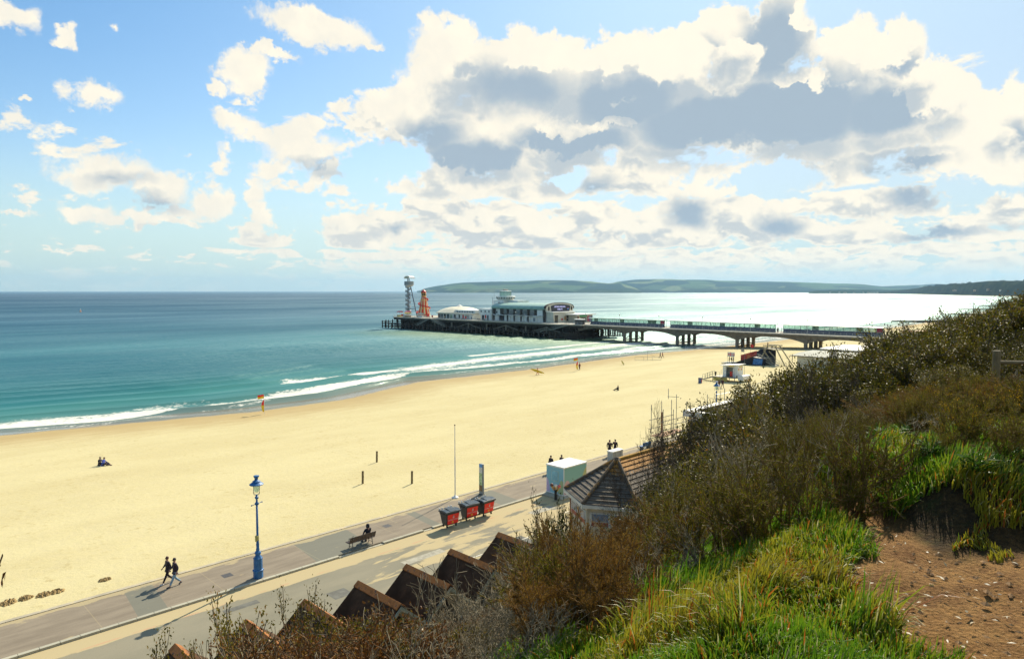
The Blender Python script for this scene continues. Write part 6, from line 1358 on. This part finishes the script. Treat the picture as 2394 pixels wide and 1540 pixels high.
ORDW=['nearest','second nearest','third nearest','fourth nearest','fifth nearest','sixth nearest','seventh nearest','eighth nearest','ninth nearest','tenth nearest','eleventh nearest','twelfth nearest','thirteenth nearest','fourteenth nearest','fifteenth nearest','sixteenth nearest','seventeenth nearest','eighteenth nearest','nineteenth nearest','twentieth nearest','fifth farthest','fourth farthest','third farthest','second farthest','farthest']
ORDX_=['nearest','second nearest','third nearest','fourth nearest','fifth nearest','sixth nearest','seventh nearest','eighth nearest','ninth nearest','tenth nearest','eleventh nearest','twelfth nearest']
KD={'bare':'leafless grey shrub','ever':'dark shiny evergreen','olive':'olive green shrub','red':'rust brown shrub','brush':'bristly dead gorse','dead':'dead brown gorse','gorse':'flowering gorse bush','conif':'dark green conifer'}
bins={}
for o,k,px,Y in AUTO:
    l=min(LMK,key=lambda a:abs(a[0]-px))[1]; bins.setdefault((k,l),[]).append((Y,o))
for (k,l),L_ in bins.items():
    L_.sort(key=lambda a:a[0])
    for i,(Y,o) in enumerate(L_):
        o['label']=f"{KD[k]} in line with {l}" if len(L_)==1 else f"{KD[k]} in line with {l}, {ORDW[i if i<20 else max(20,25-(len(L_)-i))]} of them" 
def at_px(px,py,Y):      # a point on the cliff under a photo column at a chosen distance
    f=Y+.2
    for _ in range(4):
        X=(px-1197)/FPX*f; x,y=(X+Y)*.70710678,(Y-X)*.70710678; f=Y+.0555*(CAMZ-cz(x,y)-1.0)
    return x,y
def plant_to(kind,seed,px,py,Y,w,*a,**k):      # plant whose top reaches a given height of view
    x,y=at_px(px,0,Y); zt=CAMZ-(py-681.5)/FPX*Y; return plant(kind,seed,x,y,max(.3,zt-cz(x,y)),w,*a,**k)
# individually recognisable plants
plant_to('holly',1,1283,1178,21,.32,'holly_tree','shiny leaved holly tree in front of the tiled kiosk, its top against the road','tree')
plant_to('brush',5,1400,1190,5.4,.80,'dead_gorse','large dead brown gorse bush standing in the lower middle, nearest the camera','shrub',rz=1.0)
plant_to('brush',6,1500,1265,6.0,.85,'dead_gorse','dead brown gorse with arching stems just right of the largest one','shrub',rz=2.4)
plant_to('brush',7,1340,1225,6.9,.7,'dead_gorse','dead brown gorse left of and behind the largest one, reaching over the tiled roof','shrub',rz=4.0)
plant_to('bare',5,1240,1290,8.5,.9,'bare_shrub','leafless shrub with pale twigs left of the large dead gorse','shrub',rz=.4)
plant_to('bare',6,1130,1330,11,.9,'bare_shrub','leafless shrub with pale twigs over the right end of the hut row','shrub',rz=1.4)
plant_to('bare',7,1010,1370,13,.9,'bare_shrub','leafless shrub with pale twigs over the middle of the hut row','shrub',rz=2.4)
for i,(px,py,Y,w,k,sd,lb) in enumerate([(1545,955,24,.45,'baretree',1,'tall leafless tree over the tiled roof, its twigs against the sand'),(1600,960,23,.5,'baretree',2,'leafless tree just right of the tallest bare one, a few leaves left'),(1490,1010,25,.5,'baretree',3,'leafless tree behind the tiled roof ridge, left of the tallest bare one'),(1890,830,15,.5,'baretree',4,'dark leafless tree upright in the middle of the evergreen slope'),(1760,880,20,.4,'shoot',1,'leafy young tree whose top stands out against the beach by the lifeguard hut'),(1710,925,21,.5,'shoot',2,'leafy young tree left of the one by the lifeguard hut, over the white parapet'),(540,1400,20,.6,'shoot',3,'thin leafy sapling over the road at lower left'),(665,1385,19,.6,'shoot',4,'thin leafy sapling between the lamp and the third beach hut'),(452,1480,21,.5,'shoot',5,'thin sapling farthest left over the road'),(2130,750,26,.4,'shoot',6,'thin sapling in front of the pier entrance'),(1640,1010,18,.6,'baretree',5,'leafless tree in front of the scaffolding, among the first evergreens'),(1780,1120,9,.6,'baretree',6,'spreading leafless tree in the middle of the near slope'),(1250,1340,12,.6,'baretree',7,'dark leafless tree at the right end of the hut row'),(1650,1150,11,.6,'baretree',8,'leafless tree with pale twigs right of the dead gorse')]):
    plant_to('baretree' if k=='baretree' else 'shoot',sd,px,py,Y,w,'bare_tree' if k=='baretree' else 'sapling',lb,'tree',rz=i*1.3)
for i,(px,py,Y,lb) in enumerate([(2330,905,9.5,'gorse bush with orange yellow flowers at the right, below the fence post'),(2230,930,10.5,'flowering gorse bush left of the fence post'),(2280,1010,8.0,'flowering gorse bush in front of the fence post, near the right edge'),(2400,900,11.5,'flowering gorse bush right of the fence post')]):
    plant_to('gorse',3+i%2,px,py,Y,.9,'gorse_bush',lb,'shrub',rz=i*2.0)
x,y=at_px(-125,0,2.6); plant('red',2,x,y,CAMZ-(1330-681.5)/FPX*2.6-cz(x,y),.28,'leafy_shrub','rust leaved shrub whose tips reach in at the left edge of the view','shrub')
# ---- grass
rng=np.random.default_rng(5)
def grass(N,Yr,pxr,hgt,name,label,seed=1,wid=.0040,cond=None):
    r=np.random.default_rng(seed); Y=Yr[0]+(Yr[1]-Yr[0])*r.random(N)**1.35; px=r.uniform(*pxr,N); X=(px-1197)/FPX*(Y+.9)
    x=(X+Y)*.70710678; y=(Y-X)*.70710678
    cl=fbm(x*2.2,y*2.2,51,3); keep=(dirt_at(x,y)<.45)&(cl>-.22+.25*r.random(N)*0-.1)
    if cond is not None: keep&=cond(x,y,X,Y)
    x,y,X,Y,cl=x[keep],y[keep],X[keep],Y[keep],cl[keep]; n=len(x)
    tx=np.floor(x*3.2+1.5*fbm(x,y,53,2)); ty=np.floor(y*3.2); tr=np.modf(np.abs(np.sin(tx*12.9898+ty*78.233)*43758.5453))[0]
    z=cliff_z(x,y)-.02; h=hgt*(.55+.9*np.clip(cl+.4,0,1))*r.uniform(.6,1.15,n)*(.7+.6*tr)
    a=r.uniform(0,2*PI,n); la=tr*6.28*.5+2.2; lean=r.uniform(.1,.9,n); dx_=np.cos(a)*.5+np.cos(la)*.6; dy_=np.sin(a)*.5+np.sin(la)*.6
    w=wid*r.uniform(.6,1.3,n)*(1+.05*Y); sa=r.uniform(0,2*PI,n); sx,sy=np.cos(sa)*w,np.sin(sa)*w
    V=np.zeros((n,7,3)); 
    for i,(u,ww) in enumerate(((0,1),(.45,.85),(.8,.5))):
        bx_=x+dx_*h*lean*u**1.8; by_=y+dy_*h*lean*u**1.8; bz_=z+h*(u-.28*lean*u**2.2)
        V[:,2*i]=np.stack([bx_-sx*ww,by_-sy*ww,bz_],1); V[:,2*i+1]=np.stack([bx_+sx*ww,by_+sy*ww,bz_],1)
    u=1; V[:,6]=np.stack([x+dx_*h*lean,y+dy_*h*lean,z+h*(1-.42*lean)],1)
    k=np.arange(n)[:,None]*7; F=np.concatenate([k+np.array([[0,1,3,2]]),k+np.array([[2,3,5,4]]),k+np.array([[4,5,6,6]])],0)
    Ft=F.copy(); 
    me_V=V.reshape(-1,3); tri=(Ft[:,2]==Ft[:,3]); q=Ft[~tri]; tt=Ft[tri]; V2=me_V
    tt=tt.copy(); # widen the tip into a degenerate-free quad using a tiny offset vertex
    ex=me_V[tt[:,2]]+np.array([.0006,0,0]); base=len(me_V); V2=np.concatenate([me_V,ex]); tt[:,3]=np.arange(base,base+len(ex)); F=np.concatenate([q,tt])
    dry=np.clip(.5+1.4*fbm(x*1.1,y*1.1,57,3),0,1); dryv=np.concatenate([np.repeat(dry,7),dry])
    o=npmesh(name,V2,F,GM,attrs={'dry':dryv}); sprop(o,label,'grass',kind='stuff'); return o
GM,T,b,o_=newmat('grass_blades'); ri=T.new('ShaderNodeNewGeometry').outputs['Random Per Island']; dr=T.new('ShaderNodeAttribute',attribute_name='dry').outputs['Fac']
c_=T.mix(ri,(.050,.14,.006),(.17,.30,.014)); c_=T.mix(T.ss(T.m('ADD',T.m('MULTIPLY',ri,.45),dr),.64,1.0,0,.8),c_,(.32,.25,.02)); c_=T.mix(T.m('GREATER_THAN',T.m('ADD',ri,T.m('MULTIPLY',dr,.16)),1.03),c_,(.33,.10,.015))
c_=T.mix(T.m('LESS_THAN',ri,.04),c_,(.38,.36,.16))
T.put(b.inputs['Base Color'],c_); b.inputs['Roughness'].default_value=.4; b.inputs['Specular IOR Level'].default_value=.45
tr=T.new('ShaderNodeBsdfTranslucent'); T.put(tr.inputs[0],c_); mx=T.new('ShaderNodeMixShader'); mx.inputs[0].default_value=.45; T.l.new(b.outputs[0],mx.inputs[1]); T.l.new(tr.outputs[0],mx.inputs[2]); T.l.new(mx.outputs[0],o_.inputs[0])
grass(120000,(2.3,7.2),(1230,2450),.165,'grass','bright green tufted grass covering the near cliff slope beside the dirt path',1,.0040,lambda x,y,X,Y:(X<2.4)|(fbm(x*1.6,y*1.6,72,2)>-.04))
grass(11000,(5.2,10),(1900,2450),.15,'grass','longer grass between the gorse bushes farther along the cliff slope',2,.006,lambda x,y,X,Y:fbm(x*1.3,y*1.3,71,2)>.02)
grass(9000,(5,13),(850,1560),.22,'grass','shaded green grass under the dead gorse and bare shrubs',3,.006)
grass(22000,(4.4,14),(2450,4300),.17,'grass','grass on the cliff top bank just right of the view',11,.007)
for i,(px,Y) in enumerate([(2560,6.2),(2700,7.5),(2900,6.0),(2640,9.5),(3050,8.5),(2820,11),(3250,10.5)]):
    x,y=at_px(px,0,Y); plant('gorse',3+i%2,x,y,.75+.1*(i%3),1.1,'gorse_bush','flowering gorse bush on the bank right of the fence, '+ORDW[i],'shrub',rz=i*1.7)
tuft=lambda x,y,X,Y: (X<1.9)&(Y<6.5)&(np.modf(np.abs(np.sin(np.floor(x*2.6)*41.3+np.floor(y*2.6)*289.1)*4375.5))[0]>.80)
grass(34000,(2.4,8.5),(1380,2450),.34,'grass','taller drooping tufts of grass standing out of the turf by the dirt path',7,.0042,tuft)
# ---- loose bits on the dirt
rng=np.random.default_rng(9); N=2600; X=rng.uniform(1.6,5.0,N); Y=2.2+rng.random(N)*2.9; x=(X+Y)*.7071; y=(Y-X)*.7071; k=dirt_at(x,y)>.4; x,y=x[k],y[k]; n=len(x); z=cliff_z(x,y)-.01
s=rng.random(n)**3*.022+.004
oc=np.array([[1,0,0],[0,1,0],[-1,0,0],[0,-1,0],[0,0,.55],[0,0,-.55]]); fo=np.array([[0,1,4,4],[1,2,4,4],[2,3,4,4],[3,0,4,4]])
Vv=(oc[None]*s[:,None,None]*rng.uniform(.6,1.3,(n,6,1)))+np.stack([x,y,z],1)[:,None]; vs=[tuple(p) for p in Vv.reshape(-1,3)]; fs=[tuple(f) for f in ((np.array([[0,1,4],[1,2,4],[2,3,4],[3,0,4]])[None]+(np.arange(n)*6)[:,None,None]).reshape(-1,3))]
me=bpy.data.meshes.new('pebbles'); me.from_pydata(vs,[],fs); me.materials.append(pm('pebble',(.30,.16,.06),.95,.5,30,c2=(.5,.42,.28),amt=.6)); o=bpy.data.objects.new('pebbles',me); COL.objects.link(o); sprop(o,'small pebbles and crumbs of earth scattered over the dirt path','pebbles',kind='stuff')
n=420; X=rng.uniform(1.7,4.6,n); Y=2.3+rng.random(n)*2.6; x=(X+Y)*.7071; y=(Y-X)*.7071; k=dirt_at(x,y)>.5; x,y=x[k],y[k]; n=len(x)
V,F=leafquads(np.stack([x,y,cliff_z(x,y)+.012],1),rng.normal(0,1,(n,3))*[1,1,.15],rng.normal(0,.3,(n,3))+[0,0,1.],rng.uniform(.010,.05,n),rng.uniform(.004,.016,n)); o=npmesh('fallen_leaves',V,F,leafmat('pale_dry_leaf',(.42,.34,.20),(.66,.60,.46),None,.5,.4,.1)); sprop(o,'pale dry leaf scraps lying on the dirt path','fallen leaves',kind='stuff')
# leafy weeds
for i,(px,Y,lb) in enumerate([(2120,6.3,'leafy weed at the head of the dirt path'),(2060,6.6,'leafy weed left of the path head'),(2290,4.75,'leafy weed on the shaded bank over the dirt path'),(2180,5.3,'leafy weed right where the path narrows')]):
    x,y=at_px(px,0,Y); t=thing('weed',lb,'plant',(x,y,cz(x,y)),i); n=70; a=rng.uniform(0,2*PI,n); hh=rng.uniform(.02,.22,n); rr=rng.uniform(.02,.13,n)
    V,F=leafquads(np.stack([np.cos(a)*rr*.4,np.sin(a)*rr*.4,hh*.6],1),np.stack([np.cos(a),np.sin(a),rng.uniform(.1,.8,n)],1),np.stack([rng.normal(0,.3,n),rng.normal(0,.3,n),np.ones(n)],1),rng.uniform(.06,.12,n),rng.uniform(.015,.03,n)); npmesh('leaves',V,F,LM['weed'],t)
    V,F=tubes([((0,0,-.02),(math.cos(b_)*.05,math.sin(b_)*.05,.2),.004,.002) for b_ in range(6)]); npmesh('stems',V,F,LM['weed'],t)
# ---- fence post and rail
q=at_px(2328,0,15.6); z0=cz(*q); zt_=CAMZ-(820-681.5)/FPX*15.6; fw_=pm('fence_wood',(.17,.125,.055),.8,.3,4,c2=(.10,.085,.05),amt=.55)
t=thing('post_and_rail_fence','rough round timber fence post with one rail running off to the right','fence',(q[0],q[1],z0),0)
MB().tube([(0,0,-.3),(0,0,zt_-z0-.02),(0,0,zt_-z0)],[.085,.08,.065],12).build('post',fw_,t); d_=Vector((.7071,-.7071,0)); a_=Vector((0,0,zt_-z0-.27)); MB().tube([a_+d_*.04,a_+d_*1.6+Vector((0,0,-.02)),a_+d_*3.2],[.045,.05,.045],10).build('rail',fw_,t); MB().tube([d_*3.2+Vector((0,0,-.3)),d_*3.2+Vector((0,0,zt_-z0))],.08,10).build('post',fw_,t)
# ---------------------------------------------------------------- far hills and headlands
def XY(X,Y): return ((X+Y)*.70710678,(Y-X)*.70710678)
def ridge(name,crest,Y0,depth,base,mat,seed,rough=6,n=240,kind='structure'):
    # crest: photo (x,y) skyline points; the hill is real relief between distances Y0 and Y0+depth
    c=np.array(crest,float); px=np.linspace(c[0,0],c[-1,0],n); vs=np.linspace(0,1,26); V=[]
    for v in vs:
        Y=Y0+depth*v; X=(px-1197)/FPX*Y; crest_z=CAMZ-(np.interp(px,c[:,0],c[:,1])-681.5)/FPX*(Y0+depth*.55)
        prof=np.sin(PI*min(v/.55,1)/2)**.8 if v<.55 else max(0,1-((v-.55)/.45)**2)
        x,y=XY(X,Y); z=base+(np.maximum(crest_z,base+1)-base)*prof + fbm(x/400,y/400,seed,4)*rough*prof*2
        z=np.where((v==0)|(v==1),base-3,z); V.append(np.stack([x,y,z],1))
    V=np.concatenate(V); o=npmesh(name,V,gridF(n,26),mat,smooth=True); o['kind']=kind; return o
m,T,b,o=newmat('hill_fields'); g=T.new('ShaderNodeNewGeometry').outputs['Position']; X=T.sep(g)
vo=T.new('ShaderNodeTexVoronoi',feature='F1'); T.put(vo.inputs['Vector'],T.v('MULTIPLY',g,(.0022,.0022,.012))); vo.inputs['Scale'].default_value=1.0; f_=T.sep(vo.outputs['Color'])[0]
n=T.noise(g,.0016,5,.6); c_=T.mix(T.ss(f_,.35,.55),(.030,.052,.040),(.085,.135,.06)); c_=T.mix(T.ss(f_,.8,.82),c_,(.17,.20,.09)); c_=T.mix(T.ss(T.m('ADD',n,T.m('MULTIPLY',X[2],-.0022)),.28,.40,0,1),c_,(.028,.045,.016)) if False else T.mix(T.ss(T.m('ADD',n,T.m('MULTIPLY',X[2],.0022)),.66,.54,0,.9),c_,(.028,.045,.018))
T.put(b.inputs['Base Color'],c_); b.inputs['Roughness'].default_value=1; b.inputs['Specular IOR Level'].default_value=0; hillm=m
ridge('hills',[(985,680),(1000,674),(1030,669),(1060,664),(1100,661),(1150,659),(1200,658),(1260,656),(1300,656),(1340,656),(1380,659),(1420,663),(1450,662),(1480,672),(1500,680)],9000,2600,-2,hillm,3,14)
ridge('hills',[(1400,680),(1420,667),(1440,659),(1480,655),(1530,653.5),(1600,655),(1700,657),(1800,659),(1900,661),(1970,664),(2020,666),(2060,670),(2090,669),(2140,667),(2190,665),(2250,667),(2320,671),(2380,680)],10500,3000,-2,hillm,4,14)
ridge('hills',[(975,681),(985,678),(995,674),(1015,670),(1060,668),(1130,670),(1200,676),(1240,681)],11500,1500,-2,hillm,6,6)
wood=leafmat('far_canopy',(.012,.022,.010),(.032,.045,.016),None,.9,.1,.0)
ridge('headland',[(1890,681.5),(1910,679),(1950,678),(1990,677.5),(2040,678),(2080,679),(2120,677)],6600,500,-2,hillm,8,3)
# wooded cliffs along the bay: real slope strip behind the far beach
def cliffstrip():
    ss2=np.concatenate([np.arange(330,3300,40),np.arange(3300,9000,100)]); tt2=np.array([0,8,22,40,70,140,260,420]); A,B=np.meshgrid(ss2,np.arange(len(tt2))); SH=shore(A); wid=np.interp(A,[300,1500,9000],[96,60,45])
    hz=np.interp(A,[330,700,1500,2600,3300,4200,5200,6200,6900,9000],[12,20,32,50,62,66,66,52,16,6])*(1+.25*fbm(A/300,B*0.,61,3)); pr=np.array([0,.25,.7,.95,1,1,.95,.5])[B]
    Y_=SH-wid-tt2[B]; Z=-.6+hz*pr+fbm(A/40,Y_/40,62,3)*5*pr; return A,Y_,Z,ss2,len(tt2)
A,Y_,Z,s2,nt_=cliffstrip()
m,T,b,o=newmat('wooded_cliff'); g=T.new('ShaderNodeNewGeometry').outputs['Position']; n=T.noise(g,.02,5,.6); T.put(b.inputs['Base Color'],T.mix(T.ss(n,.4,.6),(.012,.020,.009),(.036,.042,.016))); b.inputs['Roughness'].default_value=1; b.inputs['Specular IOR Level'].default_value=0
structure(npmesh('far_cliffs',np.stack([A,Y_,Z],-1).reshape(-1,3),gridF(len(s2),nt_),m,smooth=True))
# far trees along the cliff top and slope: crowns of many small leaf clumps
r=np.random.default_rng(12); VV=[];FF=[];base_=0
def crown_blob(cx,cy,cz_,R_,n):
    d=r.normal(0,1,(n,3)); d/=np.linalg.norm(d,axis=1,keepdims=True); rr=R_*(r.random(n)**.33)[:,None]; Pp=np.array([cx,cy,cz_])+d*rr*[1,1,.75]
    V,F=leafquads(Pp,r.normal(0,1,(n,3)),d+r.normal(0,.4,(n,3)),np.full(n,R_*.42),np.full(n,R_*.36)); return V,F
def ftree(seed):
    global r; r=np.random.default_rng(seed); V,F=crown_blob(0,0,.62,.42,150); V2,F2=crown_blob(.22,.1,.5,.26,60); V3,F3=crown_blob(-.2,-.1,.55,.28,60); 
    return np.concatenate([V,V2,V3]),np.concatenate([F,F2+len(V),F3+len(V)+len(V2)])
fp=[]
for k in range(4):
    V,F=ftree(20+k); fp.append((V,F))
tv,tf_=tubes([((0,0,-.2),(0,0,.5),.04,.02)])
src=[];  r2=np.random.default_rng(4); cntf=0
LF=['dark tree on the far wooded cliff beyond the pier, %s from the right edge']
cand=[]
for i in range(150):
    s=np.interp(r2.random(),[0,.5,1],[1500,3000,6200]); off=r2.uniform(40,150); x=s; y=float(shore(s))-float(np.interp(s,[300,1500,9000],[96,60,45]))-off; cand.append((x,y))
for i,(x,y) in enumerate(cand):
    X=(x-y)*.7071; Y=(x+y)*.7071; px=1197+FPX*X/Y
    if px>2460 or px<2050: continue
    h=r2.uniform(15,25)*(1.25 if px>2300 else 1); hz=float(np.interp(x,[330,700,1500,2600,3300,4200,5200,6200,6900,9000],[12,20,32,50,62,66,66,52,16,6])); k=i%4
    t=thing('tree','dark rounded tree on the far wooded headland across the bay','tree',(x,y,-.6+hz*.75),r2.uniform(0,6),'trees on the far headland'); t.scale=(h*1.25,h*1.25,h)
    if len(src)<=k or src[k] is None:
        while len(src)<=k: src.append(None)
        src[k]=(npmesh('crown',*fp[k],wood,t),npmesh('trunk',tv,tf_,barkd,t))
    else:
        for q in src[k]: c=q.copy(); COL.objects.link(c); c.parent=t
# pale buildings on the far shore
bm_=[pm('far_white',(.6,.58,.5),.7),pm('far_tan',(.42,.33,.22),.7)]
for i in range(26):
    if i<14: px=r2.uniform(1925,2110); Y=6350+r2.uniform(0,200); z=.5
    else: px=r2.uniform(2150,2385); s=0; Y=np.interp(px,[2150,2385],[4300,2500])+0; z=8
    x,y=XY((px-1197)/FPX*Y,Y)
    if i>=14: y=float(shore(x))-r2.uniform(50,90); z=r2.uniform(3,20)
    t=thing('house','pale house on the low far shore across the bay, below the hills' if i<14 else 'pale house between the trees of the far wooded headland','house',(x,y,z),r2.uniform(0,3),'houses on the far shore' if i<14 else 'houses on the far headland'); w=r2.uniform(10,26); h=r2.uniform(5,9)
    MB().box(-w/2,w/2,-5,5,0,h).build('wall',bm_[i%2],t); MB().prism([(-5.5,h),(5.5,h),(0,h+3)],-w/2-.5,w/2+.5,'x').build('roof',pm('far_roof',(.16,.10,.07),.8),t)
# beach huts along the foot of the far cliff
for i in range(16):
    s=2150+i*75; y=float(shore(s))-48; t=thing('beach_hut','white beach hut row block at the foot of the far wooded headland','beach hut',(s,y,-1.5),0,'white hut blocks at the far cliff foot')
    MB().box(-22,22,-3,3,0,3.4).build('wall',bm_[0],t); MB().box(-22.4,22.4,-3.4,3.4,3.41,3.9).build('roof',pm('far_roof_grey',(.2,.2,.18),.8),t)
# ---------------------------------------------------------------- air
hz_=MB().box(-9000,16000,-9000,16500,-12,320).build('haze',None); hz_['kind']='stuff'; hz_['label']='thin pale sea haze over the whole bay'
m=bpy.data.materials.new('air'); m.use_nodes=True; T=NT(m.node_tree); T.n.clear(); o=T.new('ShaderNodeOutputMaterial'); v=T.new('ShaderNodeVolumePrincipled'); v.inputs['Color'].default_value=(.42,.72,1,1); v.inputs['Density'].default_value=.000038; v.inputs['Anisotropy'].default_value=.2; T.l.new(v.outputs[0],o.inputs['Volume']); hz_.data.materials.append(m)
